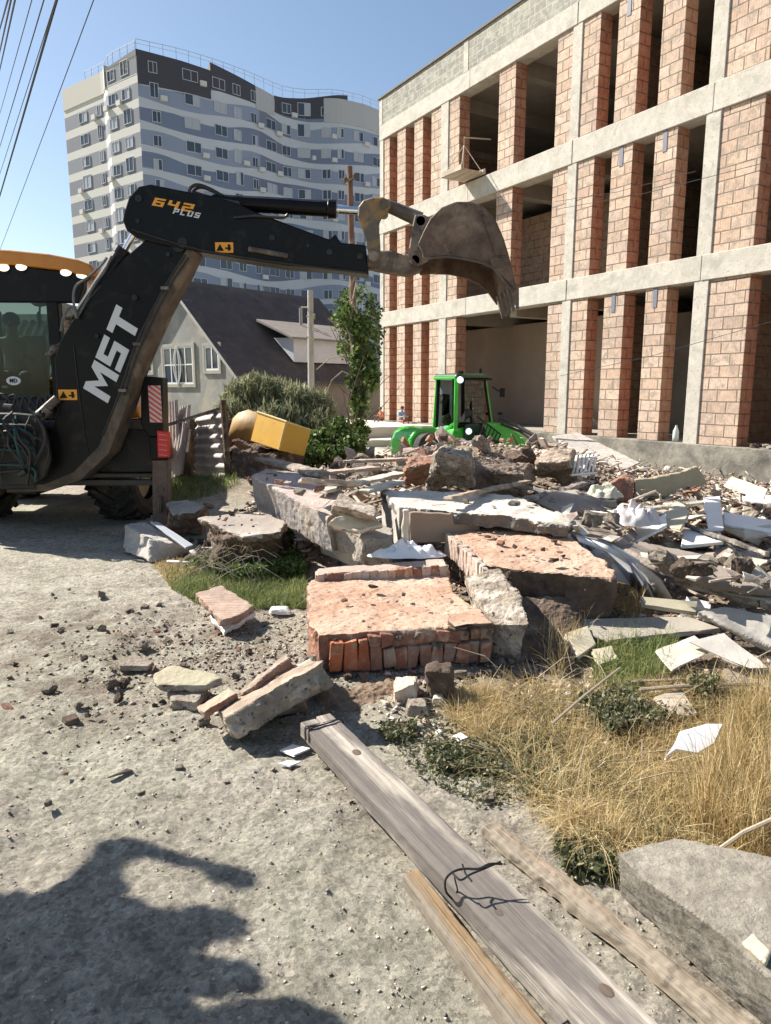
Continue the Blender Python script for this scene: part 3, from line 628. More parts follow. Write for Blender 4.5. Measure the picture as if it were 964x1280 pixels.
# dormer on the camera side of the roof
mb = MB(); mb.add([(3.0, .35, 2.62), (6.9, .35, 2.62), (6.9, .35, 3.55), (3.0, .35, 3.55), (3.0, 1.5, 3.6), (6.9, 1.5, 3.6)], [(0, 1, 2, 3), (0, 3, 4), (1, 5, 2), (3, 2, 5, 4)])
mb.build('dormer_wall', M('pale_blue_white_dormer', (.55, .55, .58), (.48, .48, .52), 2), hs, local=True)
roofplane(.10, 3.56, 2.2, 4.35, 2.7, 7.2).build('dormer_roof', m_roof2, hs, local=True)
def house_window(y0, y1, z0, z1, curved=False):
    t = .07; f = MB().box(-.06, 0, y0-.12, y1+.12, z0-.12, z0).box(-.06, 0, y0-.12, y1+.12, z1, z1+.12).box(-.06, 0, y0-.12, y0, z0, z1).box(-.06, 0, y1, y1+.12, z0, z1).build('window', M('window_surround', (.42, .39, .33)) if 'window_surround' not in bpy.data.materials else bpy.data.materials['window_surround'], hs, local=True)
    mb = MB(); ym = (y0+y1)/2
    mb.box(-.04, -.002, y0, y0+t, z0, z1).box(-.04, -.002, y1-t, y1, z0, z1).box(-.04, -.002, y0+t, y1-t, z0, z0+t).box(-.04, -.002, y0+t, y1-t, z1-t, z1)
    if curved:
        for q in (-1, 1):
            mb.box(-.04, -.002, ym+q*(y1-y0)*.24-.025, ym+q*(y1-y0)*.24+.025, z0+t, z1-t)
            for k in (.9, 2.2): mb.tube([(-.08, ym+q*(.03+.10*k*math.sin(math.pi*i/10)), z0+(z1-z0)*i/10) for i in range(11)], .022, 5)
        mb.box(-.035, -.003, y0+t, y1-t, z0+(z1-z0)*.5, z0+(z1-z0)*.5+.05)
    else: mb.box(-.04, -.002, ym-.03, ym+.03, z0+t, z1-t)
    mb.build('frame', m_white, f, local=True)
    MB().box(-.02, -.001, y0+t, y1-t, z0+t, z1-t).build('pane', w_gl, f, local=True)
house_window(1.15, 2.0, 2.25, 3.15); house_window(2.75, 4.75, 1.75, 3.2, True); house_window(5.6, 6.4, 2.25, 3.15)

# second low house far left behind the machine
h2 = empty('low_house', (-15.5, 30, 0), .1, 'low house with a long grey corrugated roof seen through the cab glass', 'house')
MB().box(-5, 3.6, 0, 6, -.3, 2.2).build('wall', m_render, h2, local=True)
mb = roofplane(-.4, 2.0, 3, 4.6, -5.3, 3.9, step=.35, amp=.06); mb.build('roof', M('grey_slate_roof', (.22, .21, .22), (.14, .14, .15), 3), h2, local=True)
roofplane(6.4, 2.0, 3, 4.6, -5.3, 3.9, step=.35, amp=.06).build('roof', bpy.data.materials['grey_slate_roof'], h2, local=True)
# ================================================================== PEOPLE
def person(name, J, bones, mats, label, hair=(.03, .022, .018), face=Vector((0, -1, 0)), loc=None):
    """J: joint -> (point, radius); bones: (a, b, material index); one continuous skinned body"""
    keys = list(J); me = bpy.data.meshes.new(name); me.from_pydata([tuple(J[k][0]) for k in keys], [(keys.index(a), keys.index(b)) for a, b, _ in bones], [])
    o = bpy.data.objects.new(name, me); COL.objects.link(o); sk = o.modifiers.new('skin', 'SKIN'); o.modifiers.new('s', 'SUBSURF').levels = 2; o.modifiers['s'].render_levels = 2
    for k, v in zip(keys, me.skin_vertices[0].data): v.radius = (J[k][1], J[k][1]*.85); v.use_root = (k == 'pelvis')
    bpy.context.view_layer.update(); m2 = bpy.data.meshes.new_from_object(o.evaluated_get(bpy.context.evaluated_depsgraph_get())); bpy.data.objects.remove(o)
    for m in mats: m2.materials.append(m)
    segs = [(Vector(J[a][0]), Vector(J[b][0]), m) for a, b, m in bones]
    for p in m2.polygons:
        best = 1e9
        for a, b, m in segs:
            ab = b-a; t = max(0, min(1, (p.center-a).dot(ab)/max(ab.length_squared, 1e-9))); d = (p.center-a-ab*t).length
            if d < best: best = d; p.material_index = m
        p.use_smooth = True
    # face: nose, brow and ears merged into the same mesh
    bm = bmesh.new(); bm.from_mesh(m2); hd = Vector(J['head'][0]); r = J['head'][1]; side = face.cross(Vector((0, 0, 1))).normalized()
    def blob(c, rad, mi, sq=(1, 1, 1)):
        rr = bmesh.ops.create_uvsphere(bm, u_segments=8, v_segments=6, radius=rad, matrix=Matrix.Translation(c) @ Matrix.Diagonal((*sq, 1)))
        for v in rr['verts']:
            for f in v.link_faces: f.material_index = mi; f.smooth = True
    blob(hd+face*r*.95-Vector((0, 0, r*.15)), .018, 0, (1, 1, 1.5))
    for q in (-1, 1): blob(hd+side*q*r*.95, .02, 0, (.8, 1, 1.5)); blob(hd+face*r*.82+side*q*r*.38+Vector((0, 0, r*.12)), .011, 4)
    blob(hd+face*r*.86-Vector((0, 0, r*.55)), .013, 4, (1.6, 1, .5))
    bm.to_mesh(m2); bm.free(); c = Vector(J['pelvis'][0]); base = Vector((c.x, c.y, min(v.co.z for v in m2.vertices)))
    m2.transform(Matrix.Translation(-base)); autouv(m2)
    p = bpy.data.objects.new(name, m2); COL.objects.link(p); p.location = base; MW[p.name] = Matrix.Translation(base); tag(p, label, 'person')
    hm = MB(); hm.ball(hd-face*r*.22+Vector((0, 0, r*.22)), r*1.12, 0, 14, (1, 1, .95)); hm.build('hair', plain('dark_hair', hair, .7), p, smooth=True)
    return p
skin = plain('skin', (.42, .25, .17), .6); dkd = plain('dark_features', (.05, .03, .025), .6)
def seated(name, base, f, s, shirt, trousers, label, arms=.35):
    """base: point on the seat under the pelvis; f: facing direction"""
    f = Vector(f).normalized(); sd_ = f.cross(Vector((0, 0, 1))).normalized(); up = Vector((0, 0, 1)); B = Vector(base)
    J = {'pelvis': (B+up*.10*s, .125*s), 'waist': (B+up*.28*s, .115*s), 'chest': (B+up*.46*s+f*.02, .135*s), 'neck': (B+up*.60*s+f*.03, .055*s), 'jaw': (B+up*.68*s+f*.05, .07*s), 'head': (B+up*.77*s+f*.05, .092*s)}
    bn = [('pelvis', 'waist', 1), ('waist', 'chest', 1), ('chest', 'neck', 1), ('neck', 'jaw', 0), ('jaw', 'head', 0)]
    for q, n in ((-1, 'l'), (1, 'r')):
        J['sh'+n] = (B+up*.54*s+sd_*q*.18*s, .06*s); J['el'+n] = (B+up*.30*s+sd_*q*.25*s+f*.12*s, .045*s); J['wr'+n] = (B+up*.34*s+sd_*q*.17*s+f*arms*s, .03*s); J['ha'+n] = (B+up*.36*s+sd_*q*.15*s+f*(arms+.09)*s, .035*s)
        J['hp'+n] = (B+up*.09*s+sd_*q*.10*s, .09*s); J['kn'+n] = (B+up*.12*s+sd_*q*.16*s+f*.42*s, .06*s); J['an'+n] = (B-up*.30*s+sd_*q*.15*s+f*.48*s, .042*s); J['ft'+n] = (B-up*.36*s+sd_*q*.15*s+f*.62*s, .035*s)
        bn += [('chest', 'sh'+n, 1), ('sh'+n, 'el'+n, 1), ('el'+n, 'wr'+n, 0), ('wr'+n, 'ha'+n, 0), ('pelvis', 'hp'+n, 2), ('hp'+n, 'kn'+n, 2), ('kn'+n, 'an'+n, 2), ('an'+n, 'ft'+n, 3)]
    return person(name, J, bn, [skin, shirt, trousers, plain('shoe', (.03, .03, .03)), dkd], label, face=f)

# ================================================================== BACKHOE LOADER
bh = empty('backhoe_loader', (-3.7, 8.9, 0), 0, 'big black and orange backhoe loader with raised boom and bucket parked on the left', 'backhoe loader')
YB = 7.45
boom = MB(); boom_px = [(8, 614), (60, 611), (98, 598), (132, 565), (152, 512), (172, 452), (200, 388), (226, 340), (243, 306), (243, 286), (226, 274), (204, 278), (186, 296), (158, 320), (130, 350), (110, 374), (92, 398), (74, 428), (68, 448), (71, 515), (58, 560), (30, 590), (8, 600)]
boom.trace(boom_px, YB, .30); boom_o = boom.build('boom', m_black, bh, bevel=.012, segs=2)
fl = MB(); fl.trace([(8, 616), (60, 614), (101, 600), (136, 567), (156, 513), (176, 453), (204, 390), (230, 342), (246, 308), (238, 304), (218, 336), (192, 384), (163, 450), (143, 508), (123, 558), (92, 590), (56, 605), (8, 608)], YB-.02, .34)
fl.build('flange', M('dusty_flange', (.13, .095, .065), (.02, .018, .015), 4, .7, .002, 30, stain=(.22, .16, .11), stain_sc=2.5, stain_t=(.52, .7)), boom_o, bevel=.006)
pn = MB()
for px, r in (((223, 306), .07), ((168, 372), .03), ((222, 284), .045), ((210, 318), .02), ((121, 420), .02)):
    c = at(px[0], px[1], YB-.03); MB().tube([c, c+Vector((0, .36, 0))], r, 14).build('pin', m_darksteel, boom_o)
ln = MB(); ln.tube([at(92, 432, YB-.006), at(100, 500, YB-.006), at(110, 566, YB-.006)], .006, 5); ln.build('weld_seam', m_darksteel, boom_o)
def vinyl(s, px, py, Y, ang, size, mat, parent, shear=.25, off=0, sp=1.0, name='lettering'):
    c = at(px, py, Y); Mx = Matrix.Translation(c) @ Matrix.Rotation(ang, 4, Vector((0, -1, 0))) @ Matrix.Rotation(R(90), 4, 'X')
    return text(s, name, size, mat, parent, Mx, .002, shear, off, sp)
def btext(s, px, py, Y, ang, w_, h_, gap, mat, par, shear): blocktext(s, 'lettering', w_, h_, gap, mat, par, Matrix.Translation(at(px, py, Y)) @ Matrix.Rotation(ang, 4, Vector((0, -1, 0))) @ Matrix.Rotation(R(90), 4, 'X'), .002, shear)
btext('MST', 139, 446, YB-.004, R(64.5), .29, .29, .022, m_whitevinyl, boom_o, .12)
def label_sticker(x0, y0, x1, y1, Y, parent):
    a = at(x0, y0, Y); b = at(x1, y1, Y); mb = MB(); mb.box(a.x, b.x, Y-.004, Y-.001, b.z, a.z); o = mb.build('warning_sticker', m_orvinyl, parent)
    k = MB(); w_ = b.x-a.x; h_ = a.z-b.z; cx = a.x+w_*.27; k.ext([(cx-h_*.38, Y-.007, b.z+h_*.18), (cx+h_*.38, Y-.007, b.z+h_*.18), (cx, Y-.007, b.z+h_*.85)], (0, .002, 0))
    k.box(a.x+w_*.55, b.x-w_*.12, Y-.007, Y-.005, b.z+h_*.35, b.z+h_*.5); k.box(b.x-w_*.3, b.x-w_*.16, Y-.0075, Y-.0045, b.z+h_*.2, b.z+h_*.8)
    k.build('pictogram', m_black, o)
label_sticker(73, 487, 97, 500, YB, boom_o)
mb = MB(); mb.tube([at(232, 318, YB-.03), at(205, 360, YB-.035), at(170, 430, YB-.035), at(150, 490, YB-.03), at(128, 545, YB-.03)], .010, 6).tube([at(236, 322, YB-.03), at(210, 362, YB-.035), at(175, 434, YB-.035), at(154, 494, YB-.03)], .010, 6); mb.build('hydraulic_line', m_hose, bh)
for x, y in ((205, 360), (170, 430), (152, 488)): c = at(x, y, YB-.04); MB().box(c.x-.03, c.x+.05, c.y-.01, c.y+.03, c.z-.015, c.z+.015).build('hose_clamp', m_dust, bh)
# dipper
YD = 7.40
dip = MB(); dip.trace([(156, 262), (161, 246), (173, 233), (188, 230), (228, 238), (256, 243), (272, 245), (300, 256), (318, 264), (360, 280), (412, 299), (419, 292), (426, 303), (457, 306), (461, 343), (420, 336), (360, 332), (300, 323), (245, 314), (196, 304), (170, 297), (158, 288), (153, 275)], YD, .34)
dip_o = dip.build('dipper', m_black, bh, bevel=.014, segs=2)
mb = MB()
for x, y, r in ((173, 248, .035), (228, 303, .05), (340, 297, .03), (385, 307, .018), (412, 315, .03), (450, 320, .03), (172, 276, .022)):
    c = at(x, y, YD-.015); MB().tube([c, c+Vector((0, .37, 0))], r, 12).build('pin', m_darksteel, dip_o)
MB().tube([at(311, 311, YD-.02), at(360, 320, YD-.02)], .026, 8).build('lock_bar', m_dust, dip_o)
MB().tube([at(165, 287, YD-.01), at(250, 312, YD-.01), at(350, 328, YD-.01), at(458, 341, YD-.01)], .012, 6).build('edge_strip', m_darksteel, dip_o)
btext('642', 216, 256, YD-.004, R(-9.5), .122, .078, .022, m_orvinyl, dip_o, .35); btext('PLUS', 233, 266.5, YD-.0045, R(-10), .058, .052, .012, m_whitevinyl, dip_o, .35)
label_sticker(269, 303, 292, 316, YD, dip_o)
# dipper tail cylinder and hoses on the top
mb = MB(); mb.trace([(233, 244), (243, 238), (262, 244), (300, 252), (300, 266), (262, 262), (236, 258)], YD+.04, .24); mb.build('cylinder_bracket', m_darksteel, dip_o, bevel=.01)
cy = MB().tube([at(266, 253, YD+.15), at(330, 256, YD+.15), at(410, 261, YD+.15)], .078, 18).tube([at(410, 261, YD+.15), at(421, 261.5, YD+.15)], .09, 18).build('bucket_cylinder', m_black, bh, smooth=False, bevel=.006)
MB().tube([at(421, 262, YD+.15), at(456, 264, YD+.15)], .038, 16).build('rod', m_chrome, cy)
mb = MB(); mb.tube([at(236, 244, YD+.05), at(238, 235, YD+.05), at(247, 231, YD+.05), at(262, 236, YD+.05), at(278, 245, YD+.06)], .018, 8)
mb.tube([at(239, 246, YD+.12), at(242, 238, YD+.12), at(252, 234, YD+.12), at(266, 239, YD+.12), at(284, 247, YD+.1)], .016, 8); mb.tube([at(300, 247, YD+.1), at(340, 249, YD+.1), at(400, 253, YD+.1)], .012, 6)
mb.tube([at(292, 272, YD-.02), at(320, 270, YD-.02), at(352, 272, YD-.02), at(360, 268, YD-.02)], .014, 6)
mb.build('hydraulic_hose', m_hose, bh)
# boom lift cylinder
lc = MB().tube([at(102, 396, YB+.10), at(153, 318, YB+.10)], .085, 18).tube([at(152, 320, YB+.10), at(157, 312, YB+.10)], .098, 18).build('boom_cylinder', m_black, bh, bevel=.005)
MB().tube([at(156, 313, YB+.10), at(170, 288, YB+.10)], .034, 14).build('rod', m_chrome, lc)
mb = MB()
mb.tube([at(134, 322, YB), at(124, 334, YB), at(108, 348, YB), at(96, 356, YB), at(92, 368, YB), at(93, 384, YB), at(97, 398, YB)], .013, 6)
mb.tube([at(140, 320, YB-.03), at(130, 340, YB-.03), at(118, 356, YB-.03), at(106, 380, YB-.03), at(96, 398, YB-.03)], .011, 6)
mb.tube([at(76, 414, YB-.05), at(80, 396, YB-.05), at(88, 384, YB-.05), at(94, 386, YB-.05), at(97, 398, YB-.05)], .015, 6)
mb.build('hydraulic_hose', M('grey_hose', (.16, .16, .16), (.05, .05, .05), 8, .4), bh)
# bucket link, bars and bucket
mb = MB(); mb.trace([(448, 258), (454, 250), (466, 246), (478, 246), (487, 250), (489, 257), (484, 264), (477, 272), (473, 281), (475, 295), (476, 316), (470, 325), (461, 321), (458, 300), (452, 282), (447, 270)], YD-.03, .08).trace([(448, 258), (454, 250), (466, 246), (478, 246), (487, 250), (489, 257), (484, 264), (477, 272), (473, 281), (475, 295), (476, 316), (470, 325), (461, 321), (458, 300), (452, 282), (447, 270)], YD+.31, .08)
mb.build('tipping_link', m_yel, bh, bevel=.012)
mb = MB()
for x, y, r in ((467, 320, .05), (480, 254, .045), (526, 276, .045), (519, 325, .045)): c = at(x, y, YD-.06); MB().tube([c, c+Vector((0, .48, 0))], r, 14).build('pin', m_dust, bh)
MB().tube([at(482, 256, YD+.16), at(526, 275, YD+.16)], [.06, .075], 12).build('connecting_rod', m_dust, bh)
MB().trace([(452, 322), (472, 313), (490, 313), (504, 318), (520, 315), (531, 324), (527, 337), (512, 343), (490, 340), (470, 336), (452, 332)], YD+.05, .22).build('dipper_nose', m_dust, bh, bevel=.015)
mb = MB()
for dy in (-.06, .30): MB().trace([(510, 318), (513, 300), (515, 284), (519, 268), (530, 268), (542, 274), (538, 300), (536, 325), (522, 332)], YD+dy, .07).build('bucket_lug', m_dust, bh, bevel=.01)
bp_px = [(523, 304), (529, 290), (538, 273), (552, 259), (570, 252), (588, 252), (606, 259), (620, 275), (630, 298), (636, 318), (642, 342), (646, 362)]
low_px = [(642, 366), (630, 349), (617, 336), (597, 327), (574, 322), (547, 321), (532, 323)]
Y1, BWD = 7.02, 1.05
def bk(Y, ref): return [at(x, y, Y1)+Vector((0, Y-Y1, 0)) for x, y in ref]
mb = MB(); mb.ext(bk(Y1, bp_px+low_px), (0, .035, 0)); mb.ext(bk(Y1+BWD-.035, bp_px+low_px), (0, .035, 0))
outer = bk(Y1+.035, bp_px); inn = []
cen = at(585, 300, Y1); 
for p in outer: q = p+(Vector((cen.x, p.y, cen.z))-p).normalized()*.028; inn.append(q)
wv = Vector((0, BWD-.07, 0))
for i in range(len(outer)-1): mb.hexa([outer[i], outer[i+1], inn[i+1], inn[i]], [p+wv for p in (outer[i], outer[i+1], inn[i+1], inn[i])])
for k in range(3):
    y = Y1+.25+k*.28; 
bkt = mb.build('bucket', m_bucket, bh, bevel=.006)
# dry crusted edges, reinforcing plate, side cutter, teeth
MB().trace([(606, 262), (619, 278), (629, 300), (634, 318), (620, 320), (612, 296), (603, 272)], Y1-.016, .014).trace([(612, 322), (636, 322), (645, 362), (628, 345), (615, 334)], Y1-.022, .02).build('wear_plate', m_bucket, bkt, bevel=.004)
MB().tube([at(523, 305, Y1-.01), at(529, 316, Y1-.01), at(533, 323, Y1-.01), at(560, 321, Y1-.01), at(597, 327, Y1-.01), at(617, 336, Y1-.01), at(640, 364, Y1-.01)], .012, 6).build('rim', m_dust, bkt)
tip0 = at(646, 362, Y1); tip1 = at(641, 364, Y1); tipd = (at(645, 382, Y1)-at(641, 350, Y1)).normalized()
for k in range(5):
    y = .02+k*(BWD-.16)/4; a = tip0+Vector((-.05, y, .06)); 
    MB().hexa([a, a+Vector((.075, 0, -.02)), a+Vector((.075, .10, -.02)), a+Vector((0, .10, 0))], [a+tipd*.24+Vector((.03, .03, 0)), a+tipd*.24+Vector((.05, .03, 0)), a+tipd*.24+Vector((.05, .07, 0)), a+tipd*.24+Vector((.03, .07, 0))]).build('tooth', m_dust, bkt, bevel=.004)
# cab
YC = 8.25
rf = MB(); a0 = at(-120, 310, YC); 
prof = [(-130, 311), (-40, 309), (10, 312), (60, 317), (96, 324), (112, 330), (118, 338), (116, 344), (100, 345), (84, 338), (60, 336), (20, 331), (-40, 329), (-130, 330)]
rf.trace(prof, YC, 1.9); rfo = rf.build('cab_roof', m_orange, bh, bevel=.03, segs=3)
hd = MB(); hd.trace([(-130, 331), (-40, 330), (20, 332), (60, 337), (84, 339), (104, 345), (104, 360), (98, 378), (-130, 376)], YC+.04, .12); hd.build('roof_header', m_black, bh, bevel=.01)
for x, y in ((-60, 330), (3, 334), (25, 333), (81, 340), (101, 343)):
    c = at(x, y, YC-.0); l = MB().ball(c+Vector((0, .03, 0)), .056, 0, 14, (1.15, .5, .72)).build('work_lamp', m_lamp, rfo, smooth=True)
    MB().tube([c+Vector((0, .03, 0)), c+Vector((0, .12, 0))], .066, 14).build('lamp_housing', m_black, l)
fr = MB()
for a, b, w_ in (((66, 372), (66, 512), .085), ((-100, 372), (-100, 512), .085)): 
    p = at(*a, YC+.05); q = at(*b, YC+.05); fr.box(p.x-w_, p.x+w_*.6, YC+.05, YC+.17, q.z, p.z)
    fr.box(p.x-w_*.6, p.x+w_*.5, YC+1.6, YC+1.7, q.z, p.z+.02)
p = at(-105, 498, YC+.06); q = at(66, 515, YC+.06); fr.box(p.x, q.x, YC+.055, YC+.165, q.z-.05, p.z); fr.box(p.x, q.x, YC+1.6, YC+1.7, q.z-.3, p.z)
xr = at(66, 400, YC+.05).x; fr.box(xr-.02, xr+.05, YC+.171, YC+1.59, at(66, 500, YC).z-.2, at(66, 500, YC).z); fr.box(xr-.02, xr+.05, YC+.8, YC+.88, at(66, 500, YC).z, at(66, 372, YC).z)
fr.build('cab_frame', m_black, bh, bevel=.01)
MB().trace([(-96, 374), (62, 374), (62, 497), (-96, 497)], YC+.085, .008).build('rear_window', m_glass, bh)
MB().box(xr+.005, xr+.013, YC+.18, YC+1.59, at(66, 498, YC).z, at(66, 374, YC).z).build('side_window', m_glass, bh)
MB().box(at(-96, 400, YC+1.6).x-.2, xr-.03, YC+1.63, YC+1.638, at(66, 500, YC).z, at(66, 374, YC).z).build('front_window', m_glass, bh)
# oval country sticker
c = at(17, 476, YC+.08); ov = MB(); ov.ext([(c.x+.085*math.cos(t), c.y, c.z+.05*math.sin(t)) for t in np.linspace(0, 2*math.pi, 25)[:-1]], (0, .003, 0)); ovo = ov.build('oval_sticker', m_white, bh)
text('MD', 'lettering', .06, m_black, ovo, Matrix.Translation(c+Vector((0, -.003, 0))) @ Matrix.Rotation(R(90), 4, 'X'), .001, 0, .002)
# seat, steering column, mirrors and levers inside
se = MB(); sx_ = at(20, 480, YC+.85); se.box(sx_.x-.27, sx_.x+.27, YC+.7, YC+1.15, sx_.z-.12, sx_.z-.02); se.box(sx_.x-.25, sx_.x+.25, YC+1.16, YC+1.26, sx_.z-.02, sx_.z+.62); se.box(sx_.x-.2, sx_.x+.2, YC+.75, YC+1.1, 1.0, sx_.z-.12)
se.build('seat', M('grey_seat_fabric', (.12, .12, .12), bd=.002), bh, bevel=.03)
mb = MB(); 
for dx in (-.3, .34): mb.tube([(sx_.x+dx, YC+.4, 1.1), (sx_.x+dx*.9, YC+.42, 1.72)], .018, 6).ball((sx_.x+dx*.9, YC+.42, 1.74), .04)
mb.build('control_lever', m_hose, bh)
mb = MB(); c = at(50, 376, YC+.5); mb.ball(c, .11, 0, 12, (1.1, .3, .65)); mb.tube([at(50, 383, YC+.3), at(49, 410, YC+.3)], .012, 6).ball(at(49, 396, YC+.3), .05, 0, 10, (.6, .4, 1.3)); mb.build('mirror', plain('mirror_back', (.2, .22, .22), .2), bh)
mb = MB(); cc = at(69, 437, YC+.0); mb.ball(cc, .06, 0, 10).ball(at(64, 442, YC-.03), .035).tube([at(58, 444, YC), at(75, 430, YC)], .02, 6); mb.build('latch', m_dust, bh)
# rear frame: slide rails, dark panel, king post, tail panel and hoses
rl = MB(); 
def hrail(y0, y1, x0=-160, x1=193, Y=7.86, th=.10, mbb=rl): a = at(x0, y0, Y); b = at(x1, y1, Y); mbb.box(a.x, b.x, Y, Y+th, b.z, a.z)
hrail(526, 535); hrail(592, 597); hrail(600, 607); rl.build('slide_rail', M('dusty_black_rail', (.075, .068, .055), (.03, .028, .025), 5, .6, .002, 30), bh, bevel=.006)
mb = MB(); hrail(536, 591, Y=7.93, th=.12, mbb=mb); hrail(500, 525, -130, 60, Y=8.1, th=.25, mbb=mb); mb.build('rear_panel', m_darksteel, bh, bevel=.01)
kp = MB(); kp.trace([(-60, 516), (20, 516), (40, 518), (52, 528), (60, 550), (63, 575), (56, 596), (44, 606), (-60, 608)], 7.28, .06); kp.trace([(-60, 530), (30, 530), (45, 560), (45, 612), (-60, 612)], 7.42, .42)
kp.build('king_post', m_darksteel, bh, bevel=.012)
MB().tube([at(42, 524, 7.35), at(72, 498, 7.4)], .045, 12).tube([at(44, 526, 7.33), at(60, 511, 7.37)], .06, 12).build('slew_cylinder', m_dust, bh)
mb = MB(); rr = random.Random(5)
for i in range(9):
    y = 528+i*8; mb.tube([at(-30, y+rr.uniform(-8, 8), 7.22), at(5, y+rr.uniform(-6, 6), 7.20), at(28+rr.uniform(0, 14), y+rr.uniform(-5, 5), 7.21), at(44, y+6+rr.uniform(0, 12), 7.24)], .013, 6, i % 2)
for i in range(7): x = i*10-4; mb.tube([at(x, 512, 7.5), at(x+4, 498+rr.uniform(-5, 3), 7.5), at(x+14, 500+rr.uniform(-5, 3), 7.5), at(x+22, 514, 7.5)], .014, 6)
for k in range(12):
    x0 = rr.uniform(-25, 40); y0 = rr.uniform(500, 530); mb.tube([at(x0, y0, 7.2+rr.uniform(0, .1)), at(x0+rr.uniform(-14, 20), y0+rr.uniform(10, 30), 7.15), at(x0+rr.uniform(-5, 26), y0+rr.uniform(34, 60), 7.18), at(x0+rr.uniform(0, 20), y0+rr.uniform(65, 85), 7.22)], rr.choice((.009, .013, .017)), 6, k % 3 == 0)
for k in range(6): c = at(rr.uniform(-10, 45), rr.uniform(500, 600), 7.2); mb.tube([c, c+Vector((rr.uniform(.05, .12), -.02, rr.uniform(-.05, .05)))], .028, 8)
mb.build('hydraulic_hose', [m_hose, M('teal_hose', (.03, .09, .085), (.02, .05, .05))], bh)
# stabiliser leg with marker board and tail lamp
YS = 7.70; stb = MB(); stb.trace([(176, 470), (203, 472), (204, 546), (186, 546), (176, 530)], YS, .20).trace([(186, 546), (207, 546), (210, 575), (188, 575)], YS, .2)
sto = stb.build('stabiliser', m_black, bh, bevel=.01)
MB().trace([(190, 575), (210, 575), (210, 664), (191, 662)], YS+.02, .15).build('stabiliser_leg', M('rusty_dusty_leg', (.20, .13, .09), (.09, .06, .05), 5, .7, .003), sto, bevel=.01)
c = at(200, 612, YS+.01); MB().tube([c, c+Vector((0, .2, 0))], .045, 12).tube([at(200, 620, YS), at(200, 640, YS)], .03, 8).build('pin', m_dust, sto)
a = at(185, 482, YS-.006); b = at(203, 528, YS-.006); sg = MB(); sg.box(a.x, b.x, YS-.006, YS-.002, b.z, a.z); sgo = sg.build('marker_board', plain('pale_reflective', (.70, .60, .58), .35), sto)
stp = MB(); W_ = b.x-a.x; H_ = a.z-b.z
for k in range(-2, 9):
    z0 = b.z+k*H_/7; pts = []
    A = (a.x, z0); 
    lo0, lo1 = z0+W_*.75, z0; t = H_/14
    poly = [(a.x, lo0), (b.x, lo1), (b.x, lo1+t), (a.x, lo0+t)]
    def clipz(poly, zc, keep):
        out = []
        for i in range(len(poly)):
            p, q = poly[i], poly[(i+1) % len(poly)]; ip = (p[1] >= zc) == keep; iq = (q[1] >= zc) == keep
            if ip: out.append(p)
            if ip != iq: tt = (zc-p[1])/(q[1]-p[1]); out.append((p[0]+(q[0]-p[0])*tt, zc))
        return out
    poly = clipz(clipz(poly, b.z+.001, True), a.z-.001, False) if len(poly) else poly
    if len(poly) >= 3: stp.ext([(x, YS-.010, z) for x, z in poly], (0, .003, 0))
stp.build('stripes', m_redpale, sgo)
tl = MB(); tl.trace([(196, 538), (211, 540), (212, 572), (197, 572)], YS-.05, .06); tlo = tl.build('tail_lamp', m_red, bh, bevel=.008)
tg = MB()
for k in range(5): tg.tube([at(199, 543+k*6.3, YS-.053), at(209, 544+k*6.3, YS-.053)], .006, 5)
tg.build('lens_rib', plain('bright_red', (.9, .25, .2), .3, 0), tlo)
MB().trace([(-240, 470), (-214, 472), (-212, 664), (-235, 662)], YS, .2).build('stabiliser', m_black, bh, bevel=.01)
# wheels
def wheel(x, y, r, wd, lug=True):
    t = MB(); n = 40; prof = [(-wd/2, r*.62), (-wd/2*1.04, r*.8), (-wd/2*.95, r*.95), (-wd/4, r), (wd/4, r), (wd/2*.95, r*.95), (wd/2*1.04, r*.8), (wd/2, r*.62)]
    vs = []; fs = []; k = len(prof)
    for i in range(n):
        a_ = 2*math.pi*i/n; vs += [(x+p, y+q*math.cos(a_), r+q*math.sin(a_)) for p, q in prof]
    for i in range(n): fs += [(i*k+j, ((i+1) % n)*k+j, ((i+1) % n)*k+j+1, i*k+j+1) for j in range(k-1)]
    t.add(vs, [f[::-1] for f in fs])
    for i in range(22):
        a_ = 2*math.pi*i/22
        for q in (-1, 1):
            aa = a_+(q > 0)*math.pi/22; Mx = Matrix.Translation((x, y, r)) @ Matrix.Rotation(-aa, 4, 'X') @ Matrix.Translation((q*wd*.24, 0, r*1.0)) @ Matrix.Rotation(q*R(38), 4, 'Z')
            t.box(-wd*.29, wd*.29, -.03, .03, -.03, .028, 0, Mx)
    tyre = t.build('tyre', m_rubber, bh)
    return tyre
def full_wheel(x, y, r, wd):
    w0 = MB(); w0.tube([(x-wd*.36, y, r), (x+wd*.36, y, r)], r*.60, 28).tube([(x-wd*.5, y, r), (x+wd*.42, y, r)], r*.22, 16); o = w0.build('wheel', M('dusty_orange_rim', (.42, .30, .14), (.20, .15, .09), 4, .6), bh)
    t = wheel(x, y, r, wd); t.parent = o; return o
full_wheel(-3.22, 8.75, .60, .48); full_wheel(-5.05, 8.75, .60, .48); full_wheel(-4.12, 10.35, .46, .36) ; full_wheel(-5.4, 10.35, .46, .36)
MB().trace([(143, 524), (146, 507), (152, 499), (160, 499), (169, 505), (176, 522)], 8.45, .9).build('fender', m_orange, bh, bevel=.03, segs=3)
mb = MB(); mb.box(-5.3, -3.55, 8.1, 11.6, .62, 1.0); mb.box(-4.6, -4.3, 8.6, 8.9, .3, .62); mb.box(-5.2, -3.3, 8.67, 8.83, .5, .7); mb.box(-5.4, -4.0, 10.28, 10.42, .38, .55); mb.box(-5.0, -4.2, 10.1, 10.6, .5, .65); mb.build('chassis', m_darksteel, bh, bevel=.01)
